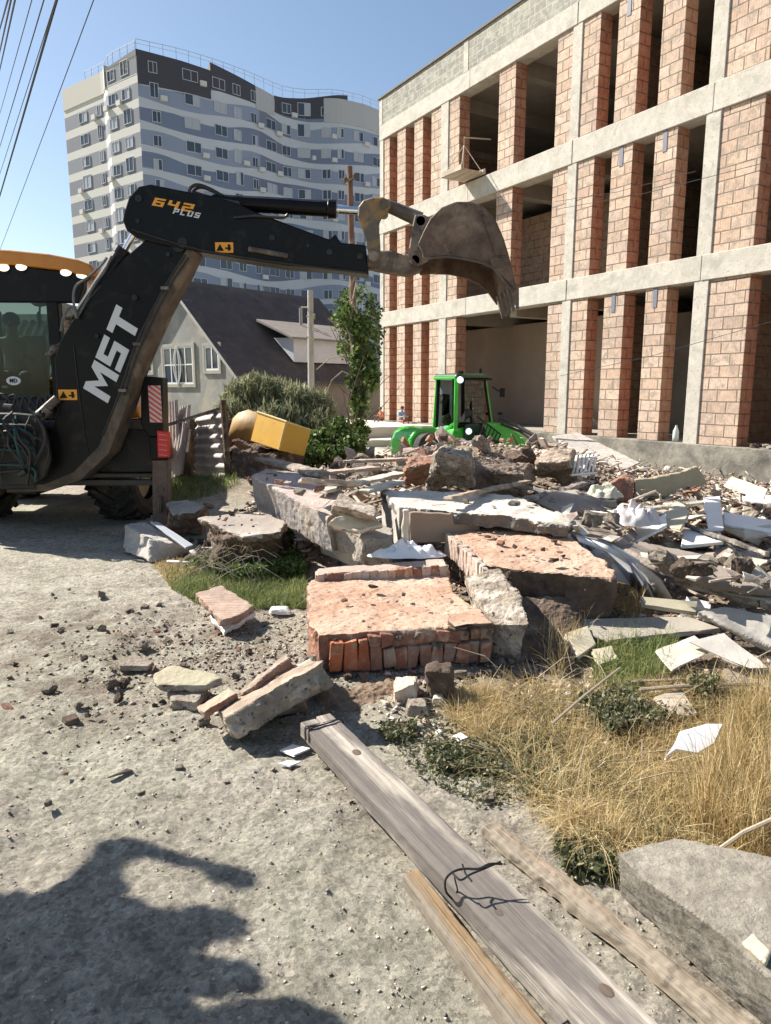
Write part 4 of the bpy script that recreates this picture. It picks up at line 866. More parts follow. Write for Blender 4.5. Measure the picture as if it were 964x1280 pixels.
MB().box(-5.1, -4.0, 9.95, 11.7, 1.0, 1.75).build('bonnet', m_orange, bh, bevel=.06, segs=3)
mb = MB(); 
for x in (-5.35, -3.8): mb.ext([(x, 9.9, 1.2), (x, 10.3, 1.5), (x, 12.2, .6), (x, 12.4, .25), (x, 12.1, .3), (x, 10.3, 1.15)], (.12, 0, 0))
mb.build('loader_arm', m_orange, bh, bevel=.01)
mb = MB(); mb.ext([(-5.7, 12.3, .06), (-5.7, 13.1, .04), (-5.7, 13.1, .08), (-5.7, 12.4, .14), (-5.7, 12.25, .5), (-5.7, 12.5, .85), (-5.7, 12.4, .88), (-5.7, 12.15, .5)], (2.3, 0, 0)); mb.build('front_bucket', m_bucket, bh, bevel=.01)
seated('person', (sx_.x-.0, YC+.88, sx_.z), (.35, -1, 0), 1.0, plain('sage_tshirt', (.42, .44, .38), .8), plain('blue_jeans', (.10, .13, .2), .8), 'person in a pale shirt sitting at the controls inside the backhoe cab', .38)

# ================================================================== GREEN LOADER
gl = empty('green_loader', (1.7, 16.9, 0), 0, 'small bright green articulated loader with glazed cab working behind the rubble', 'loader')
K0 = Vector((1.60, 16.2, 0)); eL = Vector((-.45, .89, 0)).normalized(); eR = Vector((.86, .51, 0)).normalized(); U = Vector((0, 0, 1))
def gp(l, r, z): return K0+eL*l+eR*r+U*z
CL, CR, Z0, Z1 = .95, 1.05, .72, 1.83
mb = MB()
def bar(a, b, r=.035, m=0): mb.tube([a, b], r, 6, m)
bar(gp(0, 0, Z0-.1), gp(.02, .02, Z1), .05); bar(gp(CL, 0, Z0-.1), gp(CL-.05, .05, Z1), .045); bar(gp(0, CR, Z0+.05), gp(.04, CR-.20, Z1), .035); bar(gp(CL, CR, Z0), gp(CL-.05, CR-.20, Z1), .035)
bar(gp(.0, 0, Z1), gp(CL, 0, Z1), .045); mb.build('cab_frame', m_green, gl, bevel=.004); MB().tube([gp(.0, .02, Z0+.1), gp(CL*.6, .0, Z0-.2)], .06, 6).build('diagonal_brace', m_green, gl)
mb = MB(); mb.hexa([gp(-.06, -.05, Z1+.0), gp(-.06, CR-.08, Z1), gp(CL+.04, CR-.08, Z1), gp(CL+.04, -.05, Z1)], [gp(-.02, -.0, Z1+.09), gp(.06, CR-.22, Z1+.10), gp(CL-.08, CR-.22, Z1+.10), gp(CL, 0, Z1+.09)]); mb.build('cab_roof', plain('dark_green_roof', (.02, .07, .03), .4), gl, bevel=.045, segs=3)
mb = MB(); mb.hexa([gp(.04, 0, Z0), gp(CL-.05, 0, Z0-.15), gp(CL-.08, .01, Z0-.15), gp(.04, .012, Z0)], [gp(.04, .0, Z1-.02), gp(CL-.06, .04, Z1-.02), gp(CL-.06, .05, Z1-.02), gp(.04, .012, Z1-.02)]); 
mb.build('door_window', m_glass2, gl)
mb = MB(); mb.hexa([gp(0, .04, Z0+.05), gp(0, CR-.03, Z0+.08), gp(.012, CR-.03, Z0+.08), gp(.012, .04, Z0+.05)], [gp(0.02, .04, Z1-.02), gp(.04, CR-.21, Z1-.02), gp(.05, CR-.21, Z1-.02), gp(.03, .04, Z1-.02)]); mb.build('windscreen', m_glass2, gl)
mb = MB(); 
for a, b in ((gp(-.005, .03, Z1-.03), gp(0, CR-.03, Z1-.03)), (gp(-.005, .03, Z0+.03), gp(-.005, CR, Z0+.06)), (gp(-.005, CR-.03, Z0), gp(.03, CR-.21, Z1)), (gp(CL*.1, -.01, Z0), gp(CL*.1, -.01, Z1)), (gp(CL-.12, -.01, Z0-.1), gp(CL-.12, .02, Z1))): mb.tube([a, b], .028, 6)
mb.build('window_seal', m_black, gl)
# rear hood, rounded
mb = MB(); prof = [(0, -.15), (0, .42), (.10, .60), (.32, .70), (.75, .72), (.95, .66), (.95, -.15)]
mb.ext([K0+eR*(-1.08)+eL*.25+(eR*.85-eL*.0)*a+U*b for a, b in prof], eL*1.0); mb.build('rear_hood', m_green, gl, bevel=.07, segs=3)
mb = MB(); mb.ext([gp(.02, -.26, .05), gp(.02, -.02, .68), gp(.02, .5, .75), gp(.02, .75, .5), gp(.02, .6, .1)], eL*.9); mb.build('body', m_green, gl, bevel=.04, segs=2)
mb = MB(); mb.box(-.2, .22, -.10, .0, .35, .78, 0, Matrix.Translation(K0) @ Matrix.Rotation(math.atan2(eR.y, eR.x), 4, 'Z') @ Matrix.Translation((.42, 0, 0))); mb.build('engine_cover', plain('dark_green_cover', (.01, .05, .03), .5), gl, bevel=.03)
for c in (gp(-.08, .06, Z1-.05), gp(-.12, .30, Z0-.10)): MB().ball(c, .075, 0, 12, (1, .6, 1)).build('headlight', plain('cold_lamp', (.9, .95, 1), .2, 0, .5) if 'cold_lamp' not in bpy.data.materials else bpy.data.materials['cold_lamp'], gl, smooth=True)
mb = MB(); m1 = at(627, 491, 16.6); mb.tube([gp(0, CR, Z1-.2), m1], .015, 5).box(m1.x-.05, m1.x+.07, m1.y-.04, m1.y+.0, m1.z-.10, m1.z+.11); mb.build('mirror', m_black, gl); m2 = at(625, 517, 16.6); mb = MB(); mb.box(m2.x-.06, m2.x+.05, m2.y-.04, m2.y, m2.z-.03, m2.z+.03); mb.build('side_lamp', m_black, gl)
mb = MB(); arm = [at(604, 528, 15.9), at(628, 530, 15.9), at(652, 546, 15.9), at(661, 560, 15.9), at(658, 571, 15.9), at(640, 562, 15.9), at(622, 551, 15.9), at(608, 548, 15.9)]; mb.ext(arm, (.18, .3, 0)); mb.build('lift_arm', m_green, gl, bevel=.02)
mb = MB()
for k in range(6): mb.tube([at(596+k*4, 520+k*3, 15.8), at(606+k*4, 528+k*3, 15.75), at(600+k*4, 545+k*2, 15.8)], .02, 5)
mb.tube([at(624, 524, 15.8), at(648, 533, 15.6), at(668, 545, 15.3), at(676, 560, 15.1), at(677, 575, 15.0)], .045, 8); mb.tube([at(626, 530, 15.75), at(650, 539, 15.6), at(668, 552, 15.3), at(673, 570, 15.1)], .03, 8)
mb.build('hydraulic_hose', m_hose, gl)
mb = MB(); mb.tube([gp(.1, .12, Z0-.1), gp(-.02, .35, Z0+.28)], .03, 6).tube([gp(-.02, .35, Z0+.28), gp(.05, .55, Z0+.15)], .018, 6); mb.ball(gp(.0, .33, Z0+.3), .11, 0, 12, (1, .3, 1)); mb.build('steering_console', m_hose, gl)
mb = MB(); 
for k in range(5): mb.box(-.04, .5, -.04, -.03, .1+k*.05, .12+k*.05, 0, Matrix.Translation(K0-eR*.55+eL*.24) @ Matrix.Rotation(math.atan2(eR.y, eR.x), 4, 'Z'))
mb.build('vent_grille', m_black, gl)
mb = MB(); mb.ext([gp(-.10, .62, .75), gp(-.12, .98, .78), gp(-.12, 1.35, .52), gp(-.12, 1.3, .30), gp(-.1, .7, .35)], eL*.10); mb.ext([gp(.5, .62, .75), gp(.5, .98, .78), gp(.5, 1.35, .52), gp(.5, 1.3, .30), gp(.5, .7, .35)], eL*.10); mb.build('arm_bracket', m_darksteel, gl, bevel=.01)
MB().tube([gp(-.16, .5, .55), gp(-.16, 1.2, .62)], .045, 10).build('lift_cylinder', m_darksteel, gl)
MB().tube([gp(-.16, 1.2, .62), gp(-.16, 1.45, .64)], .02, 8).build('rod', m_chrome, gl)
MB().tube([gp(-.03, .05, Z1+.12), gp(-.03, .16, Z1+.12)], .035, 8).tube([gp(.3, .9, Z1+.09), gp(.3, .9, Z1+.22)], .03, 8).build('roof_fitting', m_black, gl)
MB().hexa([gp(CL-.12, .1, Z0-.1), gp(CL-.12, CR-.1, Z0-.1), gp(CL-.06, CR-.1, Z0-.1), gp(CL-.06, .1, Z0-.1)], [gp(CL-.12, .1, Z1-.25), gp(CL-.12, CR-.25, Z1-.25), gp(CL-.06, CR-.25, Z1-.25), gp(CL-.06, .1, Z1-.25)]).build('added_dark_cab_panel', m_darksteel, gl, bevel=.01)  # dark panel added behind the seat to darken the view through the glass
def gwheel(l, r):
    c = gp(l, r, .30+.0); mb = MB(); mb.tube([c-eL*.13, c+eL*.13], .32, 24); w_ = mb.build('wheel', m_rubber, gl, bevel=.03, segs=2); MB().tube([c-eL*.14, c+eL*.14], .16, 16).build('rim', m_white, w_)
for l, r in ((.0, -.75), (1.1, -.75), (.0, .75), (1.1, .75)): gwheel(l, r)
seated('person', gp(.45, .40, .80), (.8, -.45, 0), .95, plain('dark_work_shirt', (.06, .05, .055), .8), plain('dark_trousers', (.03, .03, .04), .8), 'person in dark clothes driving the small green loader', .36)
MB().box(-.25, .25, -.25, .25, -.35, .02, 0, Matrix.Translation(gp(.45, .40, .76))).build('seat', m_black, gl, bevel=.03)
# two crouching workers at the foot of the facade
def upon(u, v, z): return UBM @ Vector((u, v, z))
seated('person', upon(.65, -.35, .46+.02), (-.6, -.6, 0), .55, plain('faded_orange_shirt', (.50, .17, .09), .8), plain('brown_trousers', (.16, .09, .07), .8), 'person in an orange shirt crouching at the far corner of the unfinished building')
seated('person', upon(1.95, -.35, .46+.02), (.5, -.8, 0), .62, plain('blue_shirt', (.20, .32, .52), .8), plain('rust_trousers', (.30, .12, .08), .8), 'person in a blue shirt crouching beside the slim far piers')

# ================================================================== POLES AND CABLES
cp = empty('utility_pole', (-2.29, 22, 0), 0, 'slim pale concrete utility pole standing in front of the grey house', 'pole')
t0 = at(388, 363, 22); b0 = at(388.5, 492, 22)
MB().tube([(b0.x, 22, -.3), (t0.x, 22, t0.z)], [.11, .085], 10).build('pole', M('pale_concrete_pole', (.48, .45, .40), (.38, .36, .32), 5), cp)
mb = MB(); mb.tube([at(376, 384, 22), at(386, 384, 22)], .02, 6).tube([at(383, 395, 21.9), at(394, 398, 21.9)], .02, 6).tube([at(392, 392, 21.9), at(392, 396, 21.9)], .05, 8).tube([at(383, 421, 21.9), at(392, 423, 21.9)], .02, 6); mb.build('bracket', c_cream, cp)
vp = empty('rusty_pole', (-.80, 17, 0), 0, 'tall rusty brown post overgrown with climbing vines beside the building', 'pole')
MB().tube([at(444, 568, 17), at(443, 470, 17), at(441, 380, 17), at(439, 300, 17), at(437, 208, 17)], [.085, .08, .075, .07, .065], 9).build('post', M('rusty_weathered_post', (.22, .12, .075), (.12, .07, .05), 5, .85, .01, 20, stain=(.32, .25, .2)), vp)
mb = MB(); mb.tube([at(430, 228, 16.9), at(446, 222, 16.9)], .025, 6).ball(at(432, 224, 16.9), .05).ball(at(444, 219, 16.9), .05); mb.build('insulator', c_dark, vp)
cm = plain('cable_black', (.01, .01, .012), .6)
def cable(p, q, r, sag=.3, label='', seg=16):
    p, q = Vector(p), Vector(q); pts = [p.lerp(q, i/seg)-Vector((0, 0, sag*4*(i/seg)*(1-i/seg))) for i in range(seg+1)]
    tag(MB().tube(pts, r, 5).build('overhead_cable', cm), label, 'cable', 'overhead cables in the top left sky')
for i, (xa, ya, xb, yb, r, lb) in enumerate(((116, -2, 2, 305, .006, 'single thin overhead cable crossing lowest in front of the tower corner'), (70, -2, -6, 262, .016, 'thick black overhead cable nearest to the tower'), (68, 0, -10, 245, .006, 'thin overhead cable twinned with the thick black one'), (54, -2, -6, 200, .008, 'medium overhead cable just left of the thick one'),
        (39, -2, -6, 160, .006, 'fine overhead cable in the middle of the bunch'), (18, -2, -6, 110, .012, 'dark overhead cable near the top left corner'), (13, -2, -8, 96, .012, 'dark overhead cable beside the leftmost one'), (9, -2, -8, 60, .012, 'leftmost dark overhead cable at the photo corner'))):
    A = at(xa, ya, 9.0+i*.15); B = at(xb, yb, 22+i*.3); d_ = B-A; cable(A-d_*.5, B+d_*.6, r, .05, lb)
def hang(p, q, r, sag, lb): cable(p, q, r, sag, lb)
for k, (a, b) in enumerate((((694, 252, 14.0), (870, 214, 11.0)), ((694, 262, 14.0), (985, 196, 9.2)), ((700, 470, 13.8), (985, 396, 9.2)))):
    tag(MB().tube([at(*a), (at(*a)+at(*b))/2-Vector((0, 0, .06)), at(*b)], .004, 5).build('facade_wire', cm), ('upper short thin wire strung along the middle storey piers', 'lower long thin wire strung along the middle storey piers', 'thin wire strung along the ground floor piers')[k], 'wire')

# ================================================================== VEGETATION
lf_olive = vcolmat('olive_leaves', [(0, (.12, .13, .065)), (.5, (.26, .28, .15)), (1, (.46, .45, .30))], .7, .3)
lf_green = vcolmat('fresh_green_leaves', [(0, (.03, .055, .015)), (.5, (.09, .15, .035)), (1, (.24, .30, .08))], .6, .35)
lf_dark = vcolmat('dark_green_leaves', [(0, (.015, .035, .012)), (.6, (.045, .085, .022)), (1, (.10, .16, .05))], .6, .3)
bark = M('bark', (.14, .10, .07), (.07, .05, .035), 8, .9, .01, 20)
twig = M('dry_twig', (.42, .35, .26), (.28, .22, .16), 8, .9, .002)
def leaves_arr(C, S, asp, rs, tilt=1.0):
    n = len(C); d = rs.normal(size=(n, 3)); d[:, 2] *= tilt; d /= np.linalg.norm(d, axis=1)[:, None]; e = rs.normal(size=(n, 3)); e -= (e*d).sum(1)[:, None]*d; e /= np.linalg.norm(e, axis=1)[:, None]
    S = S[:, None]; a = C-d*S*asp*.5; b = C+e*S*.5; c = C+d*S*asp*.5; f = C-e*S*.5
    return np.stack([a, b, c, f], 1).reshape(-1, 3)
def mass_mesh(name, V, nper, mat, rnd):
    n = len(V)//nper; me = bpy.data.meshes.new(name); me.vertices.add(len(V)); me.vertices.foreach_set('co', V.ravel())
    me.loops.add(len(V)); me.polygons.add(n); me.loops.foreach_set('vertex_index', np.arange(len(V), dtype=np.int32))
    me.polygons.foreach_set('loop_start', np.arange(0, len(V), nper, dtype=np.int32)); me.polygons.foreach_set('loop_total', np.full(n, nper, np.int32)); me.update(calc_edges=True)
    me.materials.append(mat); a = me.attributes.new('rnd', 'FLOAT', 'FACE'); a.data.foreach_set('value', rnd.astype(np.float32)); return me
def bush(name, label, cat, clumps, n, leaf, mat, seed, stems=True, asp=1.6, group=None, tilt=1.0, base=None):
    """clumps: (x, y, z, rx, ry, rz)"""
    rs = np.random.RandomState(seed); cl = np.array(clumps, float); vol = (cl[:, 3]*cl[:, 4]*cl[:, 5])**.67; k = rs.choice(len(cl), n, p=vol/vol.sum())
    d = rs.normal(size=(n, 3)); d /= np.linalg.norm(d, axis=1)[:, None]; rad = .35+.75*rs.rand(n)**.6
    # sub-clumps give light and dark lumps and gaps
    C = cl[k, :3]+d*rad[:, None]*cl[k, 3:]; nz = np.sin(C[:, 0]*7+seed)+np.sin(C[:, 1]*6)+np.sin(C[:, 2]*8+seed*2)+rs.normal(size=n)*.6; C = C[nz > -1.2]; m_ = len(C)
    V = leaves_arr(C, leaf*(.6+.8*rs.rand(m_)), asp, rs, tilt); rnd = np.clip(rs.rand(m_)*.8+.1*rs.normal(size=m_)+.1, 0, 1)
    c0 = base or (cl[:, 0].mean(), cl[:, 1].mean(), 0); z0 = h0(c0[0], c0[1]); t = empty(name, (c0[0], c0[1], z0), 0, label, cat, group)
    me = mass_mesh('foliage', V-np.array([c0[0], c0[1], z0]), 4, mat, rnd); o = bpy.data.objects.new('foliage', me); COL.objects.link(o); o.parent = t; MW[o.name] = MW[t.name]
    if stems:
        mb = MB()
        for c in clumps:
            p = Vector((c0[0]+rs.uniform(-.08, .08), c0[1]+rs.uniform(-.08, .08), z0-.05)); q = Vector(c[:3]); mid = (p+q)/2+Vector(rs.normal(size=3)*.12); mb.tube([p, mid, q], [.03, .02, .01], 6)
            for _ in range(3): e = q+Vector(rs.normal(size=3))*max(c[3:])*.5; mb.tube([mid, (mid+e)/2+Vector(rs.normal(size=3)*.05), e], [.014, .01, .005], 5)
        mb.build('stem', bark, t)
    return t
def cl(px, py, Y, rx, rz, ry=None): p = at(px, py, Y); return (p.x, p.y, p.z, rx, ry or rx, rz)
bush('olive_bush', 'wide feathery olive grey bush between the yellow box and the grey house', 'bush', [cl(300, 505, 14, .35, .45), cl(322, 498, 14, .4, .45), cl(345, 500, 14.2, .4, .4), cl(370, 508, 14, .4, .4), cl(395, 512, 14, .35, .35), cl(290, 530, 13.5, .35, .45), cl(330, 530, 13.5, .4, .45), cl(360, 535, 13.6, .4, .45), cl(395, 540, 13.6, .35, .4)], 17000, .030, lf_olive, 3, asp=8, tilt=2.2)
bush('low_shrub', 'fresh green leafy shrub at the foot of the vine grown post', 'shrub', [cl(395, 556, 12.6, .28, .25), cl(420, 548, 12.6, .3, .3), cl(440, 562, 12.4, .22, .25), cl(408, 570, 12.3, .3, .2), cl(384, 572, 12.2, .2, .2), cl(425, 535, 12.8, .2, .2)], 5200, .055, lf_green, 5)
bush('climbing_vine', 'leafy green vine climbing the rusty post', 'vine', [cl(449, 440, 16.8, .22, .6), cl(452, 410, 16.9, .3, .3), cl(455, 455, 16.8, .3, .3), cl(448, 500, 16.8, .22, .6), cl(452, 545, 16.8, .2, .5), cl(462, 470, 16.9, .22, .4), cl(440, 475, 16.8, .15, .2), cl(436, 400, 17, .3, .35)], 2300, .08, lf_green, 8, base=(-.72, 16.9))
bush('young_tree', 'slender green tree growing behind the vine covered post', 'tree', [cl(430, 395, 20, .35, .5), cl(445, 385, 20, .5, .6), cl(462, 410, 20, .4, .8), cl(440, 430, 20, .4, .5), cl(460, 450, 20, .35, .8), cl(452, 500, 19.5, .3, .9)], 3000, .075, lf_green, 9, base=(-.8, 20))
mb = MB(); rr = random.Random(2)
for pts in ([(443, 420), (425, 410), (410, 398)], [(442, 455), (428, 445), (412, 448), (396, 462)], [(442, 470), (428, 464), (415, 475), (408, 492)], [(443, 400), (455, 392), (470, 398)], [(442, 440), (436, 415), (430, 405), (415, 402)], [(440, 380), (446, 350), (440, 330), (446, 300)], [(444, 345), (436, 365), (446, 392)]):
    mb.tube([at(x, y, 16.75) for x, y in pts], [.02]+[.012]*(len(pts)-1), 5)
tag(mb.build('dry_vine', twig), 'bare dry vine stems arching off the rusty post', 'vine')
# hedge and trees behind the machine on the left, and a few far trees
for i, (x, y, r, h, lb) in enumerate(((-13.2, 22, 1.5, 1.7, 'dark green hedge bush behind the backhoe cab'), (-10.4, 23, 1.1, 1.3, 'lower dark hedge bush nearer the backhoe boom'), (-17, 26, 2.4, 2.6, 'broad dark tree left of the low house'))):
    bush('hedge_bush', lb, 'bush', [(x+dx*r, y+dy*r, h*.6+dz*r*.4, r*.6, r*.6, r*.5) for dx, dy, dz in ((-.5, 0, 0), (.5, 0, .1), (0, .2, .5), (0, -.3, -.3), (.2, .1, .8))], 3500, .14, lf_dark, 20+i, base=(x, y))
# ================================================================== FENCE, YELLOW BOX
fn = empty('sheet_metal_fence', (-2.6, 11.4, 0), 0, 'ragged fence of bent pale corrugated sheets with a dark gap', 'fence')
m_sheet = M('weathered_asbestos_sheet', (.56, .52, .50), (.42, .38, .37), 3, .8, .002, 30, stain=(.28, .22, .19), stain_sc=2.5, stain_t=(.55, .7))
def corr_sheet(c00, c10, c01, c11, nw, amp, vert=True, name='sheet', mat=m_sheet, par=fn, nn=6, seed=0):
    """corners: bottom-left, bottom-right, top-left, top-right; nw waves across"""
    c00, c10, c01, c11 = map(Vector, (c00, c10, c01, c11)); nrm = (c10-c00).cross(c01-c00).normalized(); rs = random.Random(seed); mb = MB(); N_ = nw*6; vs = []
    for j in range(nn+1):
        for i in range(N_+1):
            s, t = (i/N_, j/nn) if vert else (j/nn, i/N_)
            p = c00.lerp(c10, s).lerp(c01.lerp(c11, s), t); p = p+nrm*(amp*math.sin(2*math.pi*nw*i/N_)+.02*mnoise.noise(p*2+Vector((seed, 0, 0)))); 
            if t > .99: p.z += .02*mnoise.noise(p*9)
            vs.append(p)
    n1 = len(vs); vs += [v+nrm*.006 for v in vs]; fs = []
    for j in range(nn):
        for i in range(N_): a = j*(N_+1)+i; fs += [(a, a+1, a+N_+2, a+N_+1), (n1+a, n1+a+N_+1, n1+a+N_+2, n1+a+1)]
    return mb.add(vs, fs).build(name, mat, par, smooth=True)
Yf = 11.4
corr_sheet(at(243, 606, Yf+.4), at(284, 612, Yf-.45), at(246, 518, Yf+.4), at(281, 511, Yf-.45), 8, .025, False, seed=1)
corr_sheet(at(200, 600, Yf+.9), at(228, 584, Yf+.3), at(204, 505, Yf+.9), at(222, 500, Yf+.3), 6, .02, True, seed=2)
corr_sheet(at(214, 598, Yf+.4), at(229, 592, Yf-.0), at(226, 508, Yf+.5), at(239, 506, Yf+.1), 4, .02, True, seed=3)
MB().tube([at(286, 606, Yf-.5), at(279, 500, Yf-.5)], .05, 7).build('post', c_dark, fn)
MB().tube([at(200, 600, Yf+.3), at(202, 500, Yf+.3)], .05, 7).build('post', c_dark, fn)
a = at(210, 533, Yf-.25); b = at(278, 512, Yf-.2); MB().hexa([a, b, b+Vector((0, .12, 0)), a+Vector((0, .12, 0))], [a+U*.05, b+U*.05, b+Vector((0, .12, .05)), a+Vector((0, .12, .05))]).build('rail', w_grey, fn)
MB().box(-3.6, -2.3, Yf+1.3, Yf+1.4, -.1, 1.05).build('gap_dark_board', c_dark, fn)  # dark board added behind the sheets to blacken the shaded gap
yb = empty('yellow_cabinet', (-1.7, 11.2, .3), 0, 'tipped yellow sheet metal box lying on the brown dirt heap', 'cabinet')
A_ = at(322, 515, 11.35); B_ = at(358, 527, 10.9); D_ = at(313, 551, 11.3); E_ = at(389, 538, 11.25)
e2 = D_-A_; e1 = B_-A_; e3 = E_-B_; P0_ = A_
mb = MB(); mb.hexa([A_+e2, B_+e2*.96, E_+e2*.9, A_+e3+e2*.95], [A_, B_, E_, A_+e3]); ybo = mb.build('box', m_yellow, yb, bevel=.008)
mb = MB(); mb.tube([A_, B_, E_], .018, 6).tube([B_, B_+e2*.96], .014, 6); mb.build('rim', M('pale_yellow_edge', (.75, .60, .28), bd=0), yb)
pts = [at(322, 516, 11.37), at(310, 512, 11.45), at(298, 516, 11.6), at(291, 523, 11.8), at(288, 534, 12.0)]; mb = MB()
vs = []; 
for i, p in enumerate(pts): vs += [p, p+e2*(1.0-.02*i), p+Vector((.0, .02, 0)), p+e2*(1.0-.02*i)+Vector((0, .02, 0))]
fs = []
for i in range(4): a = 4*i; b = a+4; fs += [(a, a+1, b+1, b), (a+2, b+2, b+3, a+3), (a, b, b+2, a+2), (a+1, a+3, b+3, b+1)]
mb.add(vs, fs).build('bent_side', M('brown_yellow_sheet', (.44, .27, .09), (.30, .18, .07), 3, .6), yb, smooth=True)

# ================================================================== SLABS AND BIG PIECES (top outlines read off the photo as G(px, py, height), with real thickness)
def dens(pts, step, jit, rs):
    out = []
    for i in range(len(pts)):
        a, b = pts[i], pts[(i+1) % len(pts)]; n = max(1, int((b-a).length/step))
        for k in range(n):
            p = a.lerp(b, k/n); 
            if k: p = p+Vector((rs.gauss(0, jit), rs.gauss(0, jit), rs.gauss(0, jit*.3)))
            out.append(p)
    return out
def slab(name, label, cat, P, th, mt, ms=None, jit=.008, step=.07, seed=0, layers=3, group=None, down=None, bev=.004, topn=.004, world=False, inset=0, parent=None, topstep=None):
    rs = random.Random(seed*7+1); pts = [Vector(p) if world else G(*p) for p in P]
    if name in ('paper_scrap', 'dark_shard'): pts = [Vector((p.x, p.y, h0(p.x, p.y)+.012+p.z*.25)) for p in pts]
    if th <= .032 and len(pts) > 3 and not world:
        A_m = np.array([(p.x, p.y, 1) for p in pts]); sol = np.linalg.lstsq(A_m, np.array([p.z for p in pts]), rcond=None)[0]; pts = [Vector((p.x, p.y, float(sol[0]*p.x+sol[1]*p.y+sol[2]))) for p in pts]
    nrm = Vector((0, 0, 0))
    for i in range(len(pts)): nrm += (pts[i]-pts[0]).cross(pts[(i+1) % len(pts)]-pts[0])
    nrm.normalize(); 
    if nrm.z < 0: pts.reverse(); nrm = -nrm
    dn = Vector(down).normalized() if down else -nrm
    ring = dens(pts, step, jit, rs); n = len(ring); c = sum(ring, Vector())/n; mb = MB(); vs = list(ring); 
    for l in range(1, layers+1):
        vs += [p+dn*th*(l/layers)*(1+rs.gauss(0, .03))+(c-p).normalized()*(inset*l/layers)+Vector((rs.gauss(0, jit*1.3), rs.gauss(0, jit*1.3), rs.gauss(0, jit*.6))) for p in ring]
    o = mb.add(vs, []); fs = []; mi = []
    for l in range(layers):
        for i in range(n): j = (i+1) % n; fs.append((l*n+i, (l+1)*n+i, (l+1)*n+j, l*n+j)); mi.append(1 if ms else 0)
    fs.append(tuple(layers*n+i for i in range(n))[::-1]); mi.append(1 if ms else 0)
    fs.append(tuple(range(n))); mi.append(0)
    mb.f += fs; mb.m += mi; mb.att += [0]*len(fs)
    ob = mb.build(name, [mt, ms] if ms else [mt], parent, bevel=bev)
    if th > .032:
        ob.modifiers.clear(); v = voxof(ob); v = min(v, th*.22); lc = pts[0]-ob.location; d0 = min(nrm.dot(p-ob.location) for p in pts)-th*.30
        weather(ob, v, min(.022, th*.14)*(1+jit*25), topn*1.1+.002, tuple(nrm), d0, seed)
    return tag(ob, label, cat, group) if parent is None else ob

def edge_bricks(par, a, b, n, hgt, dep, inward, up, seed, mats=None, miss=.1):
    """a row of separate broken bricks along the edge a-b of a wall piece"""
    rs = random.Random(seed); a, b = Vector(a), Vector(b); d = (b-a)/n; dn = d.normalized()
    for i in range(n):
        if rs.random() < miss: continue
        w_ = d.length*rs.uniform(.94, 1.0); c = a+d*(i+.5); dd = dep*rs.uniform(.7, 1.0); mb = MB(); o_ = inward*rs.uniform(-.004, .006); hh = hgt*rs.uniform(.93, 1)
        p = [c-dn*w_/2+o_, c+dn*w_/2+o_, c+dn*w_/2+o_+inward*dd, c-dn*w_/2+o_+inward*dd]; q = [x+up*hh for x in p]
        jj = lambda x: x+Vector((rs.gauss(0, .006), rs.gauss(0, .006), rs.gauss(0, .005)))
        mb.hexa([jj(x) for x in p], [jj(x) for x in q]); mm = mats or [c_brick, c_brick, c_redbrick]; bo = mb.build("brick", mm[rs.randrange(len(mm))], par); weather(bo, .007, .007, seed=seed*3+i)

m_bside = M('brown_broken_brickwork', (.40, .20, .13), (.20, .11, .08), 7, .95, .02, 22, stain=(.42, .33, .26), stain_sc=4)
# A: the front brick wall slab
A = slab('fallen_wall_slab', 'fallen brick wall slab nearest the camera, plastered pink on top with red brick edge facing front', 'wall slab',
         [(388, 724, .25), (470, 716, .26), (560, 712, .27), (566, 738, .26), (596, 760, .245), (616, 779, .235), (520, 786, .235), (430, 791, .235), (398, 793, .235), (384, 780, .24)], .21, c_pink, m_bside, jit=.007, step=.05, seed=1, topn=.014, topstep=.06)
fa = G(412, 794, .235); fb = G(616, 782, .235); inw = Vector((-(fb-fa).y, (fb-fa).x, 0)).normalized(); fa.z = fb.z = .015; fa -= inw*.010; fb -= inw*.010
f3 = fa.lerp(fb, .24); edge_bricks(A, fa, f3, 3, .19, .13, inw, U, 4, [c_redbrick], 0); edge_bricks(A, f3, fb, 10, .128, .12, inw, U, 5, [m_bside, c_brick, m_bside], .06); edge_bricks(A, f3+U*.136+inw*.012, fb+U*.136+inw*.012, 11, .070, .12, inw, U, 6, [c_brick, m_bside], .22)
slab('thin_board', 'thin broken tile board lying on the front right corner of the nearest brick slab', 'board', [(560, 768, .29), (598, 762, .29), (614, 778, .275), (570, 783, .275)], .025, c_pink, c_dark, seed=3)
br = slab('brick_course', 'narrow row of red bricks lying along the back of the nearest wall slab', 'brick row', [(395, 718, .30), (398, 710, .30), (556, 698, .34), (560, 708, .33)], .08, c_pinkgrey, m_bside, seed=4, step=.06, jit=.006)
edge_bricks(br, G(396, 720, .29)-U*.07, G(560, 709, .33)-U*.07, 15, .085, .06, Vector((0, 1, 0)), U, 12, [c_pinkgrey, m_bside, c_brick, c_pinkgrey], .05)
